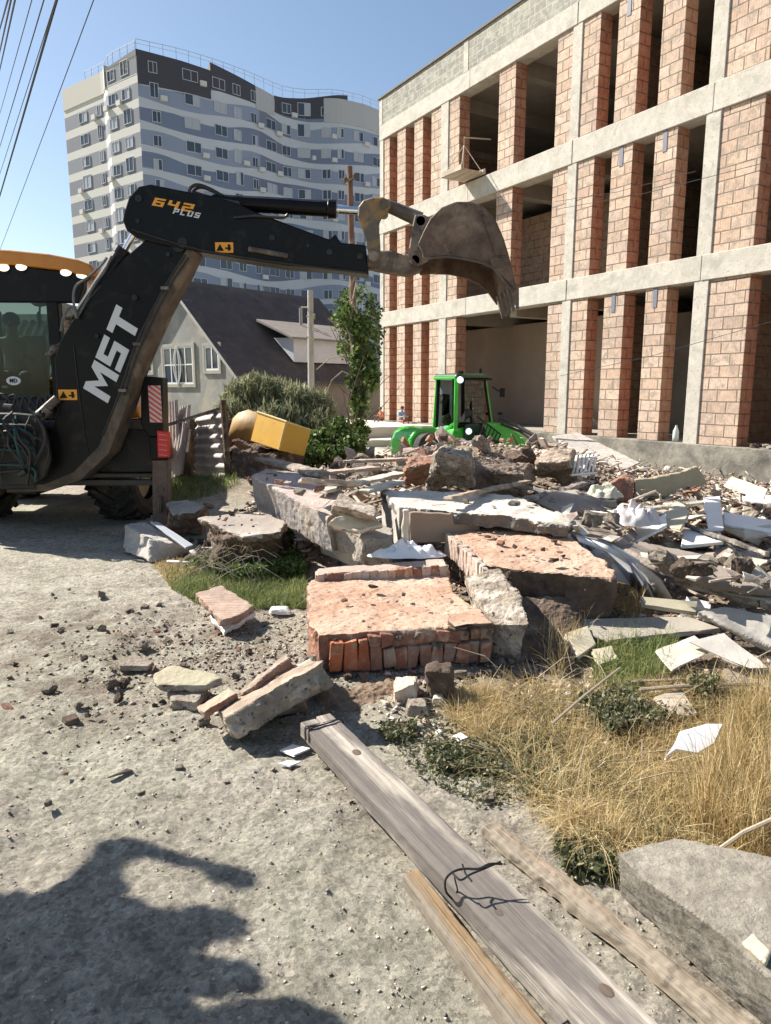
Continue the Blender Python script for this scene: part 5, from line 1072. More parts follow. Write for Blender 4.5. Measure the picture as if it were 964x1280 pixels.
# B: the second slab behind right
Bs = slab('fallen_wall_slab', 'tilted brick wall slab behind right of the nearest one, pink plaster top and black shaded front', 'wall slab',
          [(562, 664, .46), (586, 650, .48), (650, 660, .48), (705, 667, .48), (742, 690, .45), (768, 712, .41), (765, 722, .39), (700, 716, .41), (640, 712, .42), (612, 708, .42)], .30, c_pink, M('shade_brown_slab_edge', (.17, .12, .085), (.07, .045, .035), 6, .95, .02, 20), jit=.010, step=.06, seed=5, topn=.014, topstep=.06)  # dark edge colour paints in the shade on the slab front
qa = G(562, 664, .46); qb = G(614, 709, .42); 
edge_bricks(Bs, qa-U*.17-Vector((.05, .02, 0)), qb-U*.17-Vector((.05, .02, 0)), 17, .175, .06, Vector((.9, .3, 0)).normalized(), U, 14, [c_pinkgrey, c_pinkgrey, c_pinkgrey], 0)
for k, (x, y, z) in enumerate(((610, 672, .47), (618, 676, .47), (625, 679, .465), (600, 668, .47), (683, 668, .485), (692, 678, .47), (700, 692, .46), (692, 702, .45), (455, 745, .29), (467, 735, .29), (430, 752, .27), (505, 745, .28))):
    me = chunkmesh('crumb', c_dark if k % 2 else c_brick, 60+k, (1, .8, .5), 7, .05, 0); o = bpy.data.objects.new('mortar_crumb', me); COL.objects.link(o); p = G(x, y, z); o.location = p+U*.01; s = random.uniform(.03, .07); o.scale = (s*1.3, s, s); o.rotation_euler.z = k
    tag(o, ['dark crumb at the back left of the tilted pink slab', 'reddish crumb in the cluster on the tilted pink slab', 'dark crumb right end of the cluster on the tilted pink slab', 'reddish crumb at the far left tip of the tilted pink slab', 'dark crumb at the back right of the tilted pink slab', 'reddish crumb before the back right one on the tilted slab', 'dark crumb near the right corner of the tilted slab', 'reddish crumb on the front edge of the tilted slab', 'dark crumb in the middle of the front brick slab', 'reddish crumb at the back of the front brick slab', 'dark crumb on the left part of the front brick slab', 'reddish crumb on the right part of the front brick slab'][k], 'crumb', 'crumbs on the fallen wall slabs')
# masonry lump between A and B
def lump(name, label, cat, corners, mat, th=None, seed=0, jit=.02, group=None, sub=3, noise_a=.03, bev=0):
    """corners: 4 bottom + 4 top 3D points -> subdivided and broken"""
    mb = MB(); mb.hexa(corners[:4], corners[4:]); ob = mb.build(name, mat); bm = bmesh.new(); bm.from_mesh(ob.data); bmesh.ops.recalc_face_normals(bm, faces=bm.faces); bmesh.ops.subdivide_edges(bm, edges=bm.edges[:], cuts=3, use_grid_fill=True)
    off = Vector((seed*3.3, seed*1.1, 7)); 
    for v in bm.verts: v.co += Vector(mnoise.noise_vector(v.co*4+off))*noise_a*.8
    bm.to_mesh(ob.data); bm.free(); weather(ob, voxof(ob)*.9, noise_a*.55, seed=seed); return tag(ob, label, cat, group)
def gp8(b, t): return [G(*p) for p in b]+[G(*p) for p in t]
lump('masonry_lump', 'long brown masonry lump wedged on edge between the two pink wall slabs', 'masonry', gp8([(600, 815, .0), (652, 826, .0), (640, 770, .05), (590, 752, .05)], [(612, 775, .24), (660, 778, .26), (628, 712, .42), (578, 712, .42)]), c_rough, seed=2, noise_a=.05)
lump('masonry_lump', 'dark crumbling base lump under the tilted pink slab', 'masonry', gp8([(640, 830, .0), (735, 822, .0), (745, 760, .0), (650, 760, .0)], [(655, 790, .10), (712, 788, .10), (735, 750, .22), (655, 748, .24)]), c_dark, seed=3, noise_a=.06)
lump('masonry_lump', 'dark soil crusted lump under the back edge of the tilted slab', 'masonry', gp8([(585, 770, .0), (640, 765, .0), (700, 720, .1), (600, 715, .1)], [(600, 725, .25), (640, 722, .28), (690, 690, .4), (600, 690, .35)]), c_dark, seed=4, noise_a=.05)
# C: white topped box-like slab
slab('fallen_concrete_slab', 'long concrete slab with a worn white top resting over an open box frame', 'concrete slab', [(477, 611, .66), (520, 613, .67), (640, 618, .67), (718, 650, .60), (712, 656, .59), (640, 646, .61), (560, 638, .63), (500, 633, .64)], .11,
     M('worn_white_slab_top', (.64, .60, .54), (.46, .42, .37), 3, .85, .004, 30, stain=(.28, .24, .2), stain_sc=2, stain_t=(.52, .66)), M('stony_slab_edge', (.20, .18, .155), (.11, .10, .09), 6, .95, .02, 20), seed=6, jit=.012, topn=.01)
lump('concrete_block', 'pale upright concrete end block holding the long white topped slab', 'block', gp8([(497, 692, .2), (520, 688, .2), (500, 650, .2), (477, 655, .2)], [(498, 634, .64), (520, 636, .64), (500, 613, .65), (477, 612, .65)]), M('pale_end_block', (.55, .51, .46), (.42, .39, .35), 4), seed=5, noise_a=.015)
slab('board', 'narrow pale upright frame piece left of the brown inset panel', 'frame piece', [at(503, 637, 5.35), at(511, 637, 5.35), at(511, 680, 5.35), at(503, 682, 5.35)], .06, c_white, seed=7, world=True, down=(0, 1, 0), jit=.003, topn=0)
slab('brown_board', 'brown inset panel under the long white topped slab', 'panel', [at(513, 640, 5.5), at(600, 643, 5.6), at(600, 676, 5.6), at(513, 680, 5.5)], .05, M('brown_panel', (.34, .25, .18), (.27, .2, .15), 3), seed=8, world=True, down=(0, 1, 0), jit=.004, topn=0)
# D: the big beam and the block on its right
slab('fallen_concrete_beam', 'long pinkish concrete beam with a blue grey shaded side pointing at the camera', 'beam', [(314, 594, .76), (335, 585, .78), (375, 590, .76), (432, 614, .68), (446, 630, .62), (410, 646, .58), (360, 619, .67)], .32, M('pinkish_beam_top', (.52, .42, .37), (.40, .32, .29), 3, .9, .006, 30, stain=(.3, .24, .2)), M('shade_grey_beam_side', (.33, .30, .28), (.24, .21, .20), 3, .9, .008, 20, stain=(.42, .34, .27), stain_sc=2), seed=9, jit=.001, down=(.1, .12, -1), topn=.01)  # side colour holds painted shade, darker and greyer than the top
slab('concrete_block', 'short square concrete block right of the long pink beam', 'block', [(415, 655, .50), (440, 645, .52), (492, 660, .46), (490, 672, .44), (455, 674, .44)], .22, c_slab, seed=10, jit=.01)
slab('thin_board', 'triangular pale board leaning against the foot of the pink beam', 'board', [G(402, 668, .30), G(452, 700, .16), G(447, 708, .10), G(404, 690, .12)], .03, c_white, seed=11, world=True, jit=.004)
lump('stone_wedge', 'layered brown stone wedge sitting on the end of the pink beam', 'stone', gp8([(412, 640, .66), (470, 655, .6), (472, 640, .62), (420, 625, .68)], [(415, 630, .74), (468, 646, .68), (470, 634, .70), (425, 615, .78)]), c_rough, seed=12, noise_a=.03)
slab('thin_board', 'rounded layered plaster piece below the stone wedge by the pink beam', 'board', [(410, 652, .62), (430, 643, .66), (470, 646, .62), (478, 655, .58), (450, 662, .56), (420, 660, .57)], .05, c_cream, c_rough, seed=13)
# E: dark slab left, rubble under
slab('fallen_concrete_slab', 'flat grey brown slab resting on dark earth near the machine stabiliser', 'concrete slab', [(247, 646, .42), (300, 641, .45), (335, 641, .45), (358, 653, .42), (352, 664, .40), (304, 671, .36)], .07, M('grey_brown_slab', (.34, .29, .245), (.25, .21, .18), 3, stain=(.46, .42, .37)), c_dark, seed=14)
lump('earth_lump', 'dark brown earth covered lump under the flat grey brown slab', 'earth lump', gp8([(255, 712, .0), (345, 710, .0), (365, 675, .0), (262, 670, .0)], [(275, 680, .28), (340, 678, .30), (352, 658, .38), (262, 656, .36)]), c_dark, seed=15, noise_a=.09)
lump('concrete_block', 'whitish broken block lying in front of the stabiliser leg', 'block', gp8([(152, 690, .0), (190, 703, .0), (243, 690, .0), (200, 668, .0)], [(155, 655, .20), (186, 672, .20), (236, 684, .10), (180, 652, .24)]), M('whitish_block', (.50, .46, .41), (.34, .31, .28), 4, .9, .01, 20), seed=16, noise_a=.04)
slab('thin_board', 'grey metal strip lying on the whitish block by the stabiliser', 'strip', [(188, 652, .3), (198, 652, .3), (242, 681, .16), (232, 684, .15)], .02, plain('grey_strip', (.36, .38, .42), .5), seed=17, jit=.001, topn=0)
slab('fallen_concrete_slab', 'small greyish white slab behind the stabiliser leg', 'concrete slab', [(208, 628, .36), (235, 624, .38), (258, 632, .36), (245, 640, .33), (215, 642, .32)], .08, c_slab, c_dark, seed=18)
lump('earth_lump', 'brown clay lump behind the stabiliser leg under a small slab', 'earth lump', gp8([(208, 665, .0), (255, 668, .0), (262, 640, .0), (212, 638, .0)], [(212, 642, .28), (248, 645, .26), (258, 632, .3), (214, 630, .3)]), m_bside, seed=19, noise_a=.05)
lump('earth_lump', 'dark dirt heap under the tipped yellow box', 'earth lump', [at(285, 612, 10.6), at(352, 605, 10.4), at(385, 590, 12.2), at(288, 590, 12.4), at(292, 560, 11.2), at(340, 566, 10.9), at(378, 560, 12.0), at(292, 548, 12.2)], c_dark, seed=20, noise_a=.14)
# G: tile chunk on the grass, H: stacked stone, I: leaning broken beam
slab('brick_chunk', 'loose chunk of ribbed brick with white plaster underneath on the green grass', 'brick chunk', [(245, 741, .17), (276, 731, .18), (319, 756, .15), (300, 768, .14), (276, 776, .13)], .05, brickmat('ribbed_brick', (.50, .36, .29), (.46, .33, .27), (.36, .28, .24), .9, .03, .006, .006), m_bside, seed=21, jit=.005, step=.03)
slab('brick_chunk', 'white plaster slab under the ribbed brick chunk', 'plaster piece', [(262, 768, .10), (285, 758, .11), (320, 765, .09), (300, 778, .07), (280, 790, .04)], .045, c_bright, seed=22, jit=.005, step=.04)
slab('flat_stone', 'flat yellowish stone slab lying on another in the left foreground', 'stone', [(193, 842, .12), (212, 832, .125), (250, 836, .125), (277, 847, .11), (258, 856, .10), (200, 856, .105)], .045, M('yellowish_stone', (.46, .42, .30), (.36, .32, .22), 5, .9, .01, 30), c_rough, seed=23, step=.035, jit=.005)
slab('flat_stone', 'brown lower stone under the yellowish flat stone', 'stone', [(210, 862, .06), (250, 852, .07), (262, 862, .06), (245, 878, .05), (214, 876, .05)], .05, c_rough, seed=24, step=.035, jit=.006)
slab('flat_stone', 'small thin grey stone left of the stacked flat stones', 'stone', [(144, 825, .04), (170, 818, .045), (194, 826, .04), (185, 832, .035), (150, 832, .035)], .035, c_rough, seed=25, step=.03, jit=.004)
def beampiece(name, label, a0, a1, wd, th, mt, ms, seed, roll=0, cat='beam', jit=.008):
    a0, a1 = Vector(a0), Vector(a1); d = (a1-a0).normalized(); s = d.cross(U).normalized(); n = s.cross(d); s2 = s*math.cos(roll)+n*math.sin(roll); 
    return slab(name, label, cat, [a0-s2*wd/2, a1-s2*wd/2, a1+s2*wd/2, a0+s2*wd/2], th, mt, ms, seed=seed, world=True, jit=jit, step=.045, topn=.01, down=None, topstep=.04)
m_bt = M('split_brown_masonry', (.42, .33, .25), (.20, .15, .115), 8, .95, .012, 30, stain=(.50, .42, .34), stain_sc=5)
beampiece('broken_beam', 'heavy broken masonry beam leaning on rubble with black shade under it', G(276, 892, .13), G(396, 824, .30), .20, .115, m_bt, c_rough, 26, .25, jit=.008)
beampiece('broken_beam', 'thin reddish brown board lying on top of the leaning broken beam', G(300, 866, .16), G(360, 820, .29), .07, .05, m_bt, m_bside, 27, .2, jit=.004)
beampiece('broken_beam', 'short pale split piece at the low end of the leaning broken beam', G(250, 886, .14), G(292, 862, .19), .10, .05, M('split_pale_piece', (.46, .35, .26), (.3, .22, .16), 8), m_bside, 28, .1, jit=.006)
lump('masonry_lump', 'grey crumbling end of the leaning beam touching the brick slab', 'masonry', gp8([(375, 880, .0), (402, 862, .0), (398, 835, .0), (372, 840, .0)], [(372, 850, .2), (400, 838, .2), (398, 815, .25), (378, 822, .25)]), c_rough, seed=29, noise_a=.05)
# props keeping the leaning beam up
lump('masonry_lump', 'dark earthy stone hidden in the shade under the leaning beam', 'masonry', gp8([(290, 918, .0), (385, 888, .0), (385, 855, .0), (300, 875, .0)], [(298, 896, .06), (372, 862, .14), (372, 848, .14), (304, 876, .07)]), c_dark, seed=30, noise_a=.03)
lump('earth_lump', 'low brown soil mound at the left front corner of the nearest brick slab', 'earth lump', gp8([(395, 905, -.02), (520, 890, -.02), (520, 858, -.02), (392, 868, -.02)], [(430, 886, .0), (495, 878, .0), (480, 858, .04), (412, 862, .05)]), M('brown_soil', (.30, .215, .145), (.16, .11, .075), 9, .97, .02, 40), seed=34, noise_a=.085)
# foreground stones in front of A
lump('broken_stone', 'white and orange broken stone in front of the nearest brick slab', 'stone', gp8([(492, 880, .0), (525, 878, .0), (527, 862, .0), (495, 862, .0)], [(494, 860, .09), (522, 856, .10), (526, 845, .10), (500, 846, .09)]), M('white_orange_stone', (.66, .60, .53), (.50, .33, .20), 9), seed=31, noise_a=.05)
lump('broken_stone', 'dark upright stone beside the white and orange stone', 'stone', gp8([(532, 878, .0), (562, 876, .0), (562, 858, .0), (534, 858, .0)], [(534, 840, .17), (560, 838, .17), (562, 830, .17), (538, 830, .17)]), c_dark, seed=32, noise_a=.055)
lump('broken_stone', 'small pale stone at the foot of the dark upright stone', 'stone', gp8([(540, 882, .0), (556, 882, .0), (556, 870, .0), (540, 870, .0)], [(542, 872, .05), (554, 872, .05), (554, 862, .05), (544, 862, .05)]), c_white, seed=33, noise_a=.012)
lump('broken_stone', 'brown stone below the white and orange stone by the grass', 'stone', gp8([(508, 896, .0), (536, 896, .0), (536, 878, .0), (510, 878, .0)], [(512, 884, .05), (532, 884, .05), (532, 872, .06), (514, 872, .05)]), c_rough, seed=34, noise_a=.04)
# right side boards and panels
slab('board', 'wide grey board lying at the right edge behind the dry grass', 'board', [(870, 764, .22), (905, 758, .24), (1010, 775, .24), (1040, 820, .10), (960, 808, .10)], .05, M('grey_worn_board', (.46, .43, .38), (.33, .30, .26), 3, .85, .003, 30, stain=(.25, .21, .17)), seed=35, jit=.004)
slab('timber_plate', 'long dark timber plate sloping across the right side rubble', 'timber', [(775, 683, .40), (800, 676, .42), (1000, 716, .36), (1005, 738, .30), (900, 730, .30), (820, 706, .36)], .06, M('dark_timber_plate', (.30, .25, .21), (.19, .155, .13), 3, .85, .004), seed=36, jit=.006)
slab('pale_beam', 'pale beam under the long dark timber plate at the right edge', 'beam', [(845, 722, .26), (860, 714, .28), (1000, 740, .24), (1000, 762, .2)], .06, c_cream, c_rough, seed=37)
slab('roofing_sheet', 'grey roofing sheet lying flat behind the long white topped slab', 'sheet', [(655, 620, .62), (720, 612, .62), (790, 640, .50), (760, 656, .46), (700, 640, .54)], .02, c_tile, seed=38, jit=.004)
slab('roofing_sheet', 'second grey roofing sheet lying nearer the tilted pink slab', 'sheet', [(700, 646, .50), (752, 652, .48), (778, 668, .42), (740, 686, .40), (716, 668, .45)], .02, c_tile, seed=39, jit=.004)
slab('bent_sheet', 'big bent beige panel with a pinkish torn end near the plinth', 'panel', [at(792, 600, 8.9), at(820, 597, 9.0), at(852, 590, 9.1), at(872, 583, 9.2), at(885, 606, 9.2), at(830, 622, 9.0), at(793, 632, 8.9)], .16, M('olive_beige_panel', (.42, .38, .27), (.33, .30, .21), 2, .7, .002), M('panel_edge', (.34, .3, .2)), seed=40, world=True, down=(.25, 1, 0), jit=.006)
slab('wall_fragment', 'pinkish torn wall end left of the bent beige panel', 'wall piece', [at(762, 603, 8.8), at(778, 596, 8.9), at(793, 602, 8.85), at(793, 632, 8.8), at(765, 626, 8.8)], .25, m_bside, seed=41, world=True, down=(.25, 1, 0), jit=.015)
# white L frame
slab('board', 'bright white flat leg of the L shaped board frame', 'board', [(854, 662, .36), (900, 660, .38), (904, 678, .32), (852, 681, .31)], .03, c_bright, seed=42, jit=.003)
slab('board', 'bright white upright leg of the L shaped board frame', 'board', [(880, 622, .50), (900, 620, .50), (905, 660, .40), (886, 661, .40)], .03, c_bright, seed=43, jit=.003)
WB = [([(780, 670, .38), (832, 642, .48), (834, 655, .44), (786, 682, .34)], c_bright, 'white board lying diagonally left of the L shaped frame'),
      ([(820, 652, .42), (850, 622, .52), (862, 640, .48), (850, 662, .42)], c_cream, 'yellowish square board behind the diagonal white board'),
      ([(905, 640, .42), (975, 652, .38), (975, 668, .34), (905, 655, .38)], c_bright, 'white plank at the right edge behind the L shaped frame'),
      ([(905, 690, .30), (960, 700, .28), (950, 716, .24), (895, 705, .26)], c_white, 'broken white plate below the L shaped frame'),
      ([(935, 615, .45), (985, 622, .44), (985, 632, .4), (930, 624, .42)], c_bright, 'white strip against the plinth at the right edge'),
      ([(870, 700, .28), (905, 712, .24), (895, 722, .22), (862, 712, .26)], c_white, 'tilted white plate in the dark debris on the right'),
      ([(858, 746, .16), (890, 752, .15), (888, 762, .12), (860, 756, .14)], c_bright, 'small white board over black shade beside the grey board'),
      ([(745, 700, .34), (790, 660, .46), (798, 668, .42), (760, 712, .28)], c_tile, 'grey tile leaning right of the tilted pink slab'),
      ([(800, 745, .22), (872, 752, .18), (870, 765, .14), (806, 756, .18)], c_cream, 'cream beam lying on the ground in front of the timber plate'),
      ([(930, 660, .36), (1000, 650, .4), (1000, 660, .36), (932, 672, .32)], c_white, 'dirty white plank crossing at the right edge'),
      ([(915, 595, .5), (960, 612, .46), (955, 622, .44), (905, 606, .46)], c_white, 'white tilted plate leaning at the plinth foot'),
      ([(930, 740, .2), (975, 748, .18), (970, 756, .16), (925, 748, .18)], c_white, 'slim white strip beneath the dark timber on the right'),
      ([(680, 655, .5), (700, 648, .52), (745, 690, .36), (760, 720, .24), (740, 716, .28)], c_bright, 'narrow white strip running down beside the tilted pink slab')]
for i, (P, m, lb) in enumerate(WB): slab('board', lb, 'board', P, .028, m, seed=50+i, jit=.004, group='white boards in the right hand rubble')
# curved white sheets
def curved(label, pa, pb, mat, seed):
    mb = MB(); vs = []; n = len(pa)
    for a, b in zip(pa, pb): a = G(*a); b = G(*b); vs += [a, b, a+Vector((.004, .0, .012)), b+Vector((.004, 0, .012))]
    fs = []
    for i in range(n-1): k = 4*i; l = k+4; fs += [(k, k+1, l+1, l), (k+2, l+2, l+3, k+3), (k, l, l+2, k+2), (k+1, k+3, l+3, l+1)]
    fs += [(0, 2, 3, 1), (4*n-4, 4*n-3, 4*n-1, 4*n-2)]
    tag(mb.add(vs, fs).build('curved_sheet', mat, smooth=True), label, 'sheet', 'curved white sheets beside the tilted slab')
cwh = M('bluish_white_sheet', (.55, .56, .60), (.48, .49, .53), 2, .5, 0)
curved('wide curved bluish white sheet beside the tilted pink slab', [(722, 672, .46), (752, 682, .42), (785, 700, .34), (806, 724, .22), (816, 748, .08)], [(750, 722, .2), (772, 726, .17), (788, 732, .13), (800, 742, .06), (808, 750, .02)], cwh, 1)
curved('narrow curved white strip outside the wide bluish sheet', [(720, 670, .50), (765, 682, .44), (800, 702, .34), (826, 726, .2), (840, 750, .06)], [(724, 678, .46), (764, 692, .38), (793, 710, .28), (814, 732, .14), (824, 752, .02)], c_bright, 2)
slab('roofing_sheet', 'white sheet lying over the dry grass at the right', 'sheet', [(820, 812, .12), (868, 795, .14), (890, 812, .12), (840, 838, .08)], .012, c_white, seed=70, jit=.002, topn=.004)
slab('roofing_sheet', 'grey creased sheet overlapping the white sheet at the right', 'sheet', [(862, 800, .17), (905, 792, .18), (960, 832, .12), (938, 836, .10), (900, 822, .12)], .012, M('creased_grey_sheet', (.52, .49, .44), (.38, .35, .31), 3, .8, .01, 8), seed=71, jit=.003)
slab('roofing_sheet', 'dark grey sheet under the creased one at the right edge', 'sheet', [(905, 835, .06), (965, 838, .06), (985, 862, .03), (900, 855, .03)], .012, c_tile, seed=72, jit=.003)
slab('foam_board', 'bright white foam board lying in the dry grass', 'board', [(832, 944, .16), (852, 912, .22), (884, 904, .23), (904, 906, .22), (893, 928, .18), (872, 940, .16), (845, 942, .15)], .02, plain('white_foam', (.85, .85, .85), .8), seed=73, jit=.003)
slab('board', 'brown flat board half hidden in the dry grass behind the foam board', 'board', [(818, 870, .07), (852, 862, .08), (872, 890, .05), (850, 898, .03)], .02, w_pale, seed=74, jit=.003)
for i, (P, lb) in enumerate((([(706, 792, .10), (735, 782, .11), (745, 805, .06), (724, 820, .04)], 'cream square tile leaning near the small green weed'), ([(695, 778, .12), (715, 774, .12), (730, 786, .08), (708, 790, .08)], 'pale tile behind the cream square tile'), ([(740, 812, .06), (765, 806, .07), (775, 825, .03), (750, 830, .03)], 'brownish tile right of the cream square tile'))):
    slab('floor_tile', lb, 'tile', P, .03, c_cream, seed=80+i, jit=.004)
slab('board', 'weathered flat board lying in front of the curved sheets', 'board', [(690, 775, .10), (860, 770, .12), (900, 786, .09), (760, 800, .07)], .03, M('weathered_ply', (.40, .36, .30), (.30, .27, .22), 4), seed=84, jit=.004)
# paper scraps in the foreground
slab('paper_scrap', 'white paper strip on the ground beside the plank end', 'paper', [(350, 932, .035), (366, 925, .035), (388, 930, .035), (368, 938, .035)], .006, c_bright, seed=90, jit=.002, step=.05, topn=0)
slab('paper_scrap', 'thin white scrap below the white paper strip', 'paper', [(348, 950, .028), (360, 946, .028), (376, 948, .028), (362, 953, .028)], .005, c_bright, seed=91, jit=.002, step=.05, topn=0)
slab('paper_scrap', 'small white scrap on the green weeds in front of the brick slab', 'paper', [(566, 912, .05), (576, 908, .05), (585, 914, .05), (574, 918, .05)], .006, c_bright, seed=92, jit=.002, step=.05, topn=0)
slab('dark_shard', 'dark flat shard standing in the track in the left foreground', 'shard', [(134, 962, .05), (158, 950, .06), (166, 958, .03), (142, 968, .02)], .02, c_rough, seed=93, jit=.002, step=.04, topn=0)
slab('dark_shard', 'black clod on the track left of the stacked stones', 'shard', [(76, 893, .04), (94, 888, .04), (99, 898, .02), (82, 902, .02)], .03, c_dark, seed=94, jit=.004, step=.03, topn=0)
lump('white_rubble_piece', 'white plaster lump on the green grass beside the ribbed brick chunk', 'plaster lump', gp8([(334, 770, .02), (365, 768, .02), (362, 758, .02), (336, 760, .02)], [(338, 762, .06), (358, 760, .06), (356, 756, .06), (340, 756, .06)]), c_bright, seed=95, noise_a=.02)
# cloth heaps
def cloth(label, px, py, z, rx, ry, hz, mat, seed):
    p = G(px, py, z); mb = MB(); n, m_ = 60, 34; vs = []
    for j in range(m_+1):
        for i in range(n):
            a = 2*math.pi*i/n; r = j/m_; x = math.cos(a)*r*rx; y = math.sin(a)*r*ry; q = Vector((x*6, y*6, seed)); hh = (1-r**2)*hz*(.35+1.1*abs(mnoise.noise(q*1.4)))+hz*(.38*abs(mnoise.noise(q*2.6))+.14*abs(mnoise.noise(q*6))+.03*abs(mnoise.noise(q*13)))*(1-r**6)
            vs.append(p+Vector((x+.03*mnoise.noise(q*2), y+.03*mnoise.noise(q*2+Vector((5, 5, 5))), hh)))
    fs = [(j*n+i, j*n+(i+1) % n, (j+1)*n+(i+1) % n, (j+1)*n+i) for j in range(m_) for i in range(n)]
    tag(mb.add(vs, fs).build('crumpled_cloth', mat, smooth=True), label, 'cloth')
cwm = plain('crumpled_white_plastic', (.62, .56, .54), .7)
cloth('crumpled pinkish white cloth in the middle of the right hand rubble', 790, 652, .50, .24, .2, .20, cwm, 3)
cloth('crumpled white plastic between the brick slab and the white topped slab', 510, 694, .34, .30, .12, .12, plain('white_plastic', (.80, .80, .80), .5), 7)
cloth('small crumpled yellowish sheet behind the pink cloth', 755, 620, .55, .2, .15, .12, plain('yellowish_cloth', (.6, .56, .42), .7), 9)
# back heap: big pieces
lump('concrete_chunk', 'tall crumbling grey concrete chunk topping the back heap before the green loader', 'concrete chunk', gp8([(530, 612, .55), (590, 612, .55), (592, 590, .55), (532, 588, .55)], [(548, 568, 1.0), (585, 570, 1.0), (586, 556, 1.02), (556, 553, 1.04)]), c_rough, seed=101, noise_a=.13)
lump('concrete_chunk', 'brownish broken chunk left of the tall grey one on the back heap', 'concrete chunk', gp8([(505, 608, .5), (548, 608, .5), (548, 586, .5), (508, 586, .5)], [(512, 582, .8), (545, 578, .88), (545, 568, .88), (516, 572, .82)]), m_bside, seed=102, noise_a=.10)
slab('fallen_concrete_slab', 'dark edged slab tilting on the back heap left of the tall grey chunk', 'concrete slab', [at(499, 572, 12.2), at(540, 551, 12.3), at(546, 553, 12.8), at(506, 574, 12.7)], .14, c_slab, c_dark, seed=103, world=True)
slab('fallen_concrete_slab', 'long grey slab sloping down right across the back heap', 'concrete slab', [at(575, 552, 12.0), at(600, 549, 12.4), at(660, 570, 12.4), at(672, 590, 12.0), at(640, 585, 11.6), at(590, 572, 11.6)], .2, M('rosy_grey_slab', (.46, .40, .36), (.34, .29, .26), 3), c_rough, seed=104, world=True)
lump('concrete_chunk', 'brown shaded chunk under the long grey slab on the back heap', 'concrete chunk', gp8([(590, 620, .45), (660, 618, .45), (665, 590, .5), (590, 590, .5)], [(592, 590, .72), (655, 596, .68), (660, 580, .72), (592, 572, .8)]), M('brown_shaded_chunk', (.30, .23, .18), (.18, .13, .10), 4, .95, .02), seed=105, noise_a=.10)
lump('wire_bundle_block', 'streaky broken block of lath and plaster right of the back heap', 'block', gp8([(668, 598, .5), (725, 600, .5), (722, 580, .5), (672, 578, .5)], [(672, 576, .78), (712, 572, .82), (716, 562, .82), (684, 562, .8)]), m_bt, seed=106, noise_a=.08)
pr = MB(); a = at(690, 545, 15.5); ramp_ = slab('ramp_plate', 'pale ribbed sheet sloping down from the building behind the back heap', 'sheet', [at(690, 545, 15.2), at(722, 540, 15.6), at(800, 578, 12.6), at(770, 592, 12.0)], .06, brickmat('ribbed_pale', (.58, .55, .52), (.55, .52, .49), (.34, .32, .30), 9, .09, .02, .02), seed=107, world=True, jit=.004)
# grille
gr = MB()
for k in range(6): a = G(716+k*5, 592-k*.5, .62); gr.tube([a, a+Vector((.12, .3, .18))], .014, 5)
gr.tube([G(714, 594, .62), G(746, 591, .62)], .014, 5); tag(gr.build('white_grille', m_white), 'small white metal grille lying on the back heap', 'grille')
# long boards in the middle left of the heap
rb = random.Random(11)
LB = [((400, 612, .72), (500, 590, .70), .14, c_white, 'long whitish board at the left shoulder of the back heap'), ((395, 590, .72), (470, 583, .72), .2, c_pinkgrey, 'pink plastered board at the left shoulder of the back heap'),
      ((375, 598, .85), (450, 602, .80), .12, w_pale, 'pale timber lying behind the pink beam'), ((430, 575, .75), (520, 572, .78), .10, w_pale, 'thin timber lying at the foot of the green loader side'), ((455, 612, .70), (500, 600, .72), .12, c_white, 'short white board left of the white topped slab'),
      ((610, 600, .60), (760, 625, .50), .05, w_pale, 'thin lath crossing the back heap'), ((640, 628, .66), (740, 600, .55), .06, w_grey, 'grey lath crossing in front of the beige panel'), ((330, 572, .75), (400, 590, .80), .22, c_rough, 'rough brown board sticking from the heap by the yellow box'),
      ((560, 620, .74), (660, 600, .7), .08, w_old, 'old brown lath lying behind the white topped slab'), ((820, 640, .44), (960, 690, .34), .06, w_grey, 'long grey lath through the white boards'), ((760, 640, .5), (890, 625, .46), .05, c_white, 'thin white batten behind the L shaped frame')]
for i, (a, b, wd, m, lb) in enumerate(LB): beampiece('timber_board', lb, G(*a), G(*b), wd, .035, m, None, 120+i, rb.uniform(-.3, .3), 'board', .004)
slab('upright_board', 'small upright pale board sticking out near the green loader', 'board', [at(440, 586, 11), at(452, 584, 11), at(443, 563, 11.1), at(430, 558, 11.1)], .03, c_pinkgrey, seed=130, world=True, down=(0, 1, 0), jit=.003, topn=0)
slab('upright_board', 'second upright grey board leaning near the pink beam', 'board', [at(446, 598, 10), at(462, 592, 10), at(452, 572, 10.1), at(440, 582, 10.1)], .03, c_slab, seed=131, world=True, down=(0, 1, 0), jit=.004, topn=0)

# ================================================================== SCATTERED DEBRIS (individual copies)
KIND = [('concrete_lump', c_rough, 'broken concrete lump lying loose in the rubble heap', (1, .8, .6), .95, 'loose broken concrete lumps', 7, .09, 3),
        ('plaster_piece', c_pinkgrey, 'flat pinkish plaster piece lying loose in the rubble', (1, .7, .16), 1.0, 'loose pink plaster pieces', 7, .04, 0),
        ('board_piece', c_white, 'dirty white broken board piece lying loose in the rubble', (1, .42, .05), 1.35, 'loose white board pieces', 4, .02, 0),
        ('broken_brick', c_brick, 'broken red brick lying loose in the rubble', (1, .5, .4), .8, 'loose broken bricks', 5, .04, 2),
        ('wood_stick', w_pale, 'splintered pale wood stick lying loose in the rubble', (1, .07, .045), 2.0, 'loose wood sticks', 3, .01, 0),
        ('grey_shard', c_tile, 'thin grey sheet shard lying loose in the rubble', (1, .75, .035), 1.3, 'loose grey sheet shards', 6, .02, 0),
        ('dark_lump', c_dark, 'dark earth crusted lump lying loose in the rubble', (1, .8, .65), .9, 'loose dark lumps', 7, .11, 3)]
cache = {}
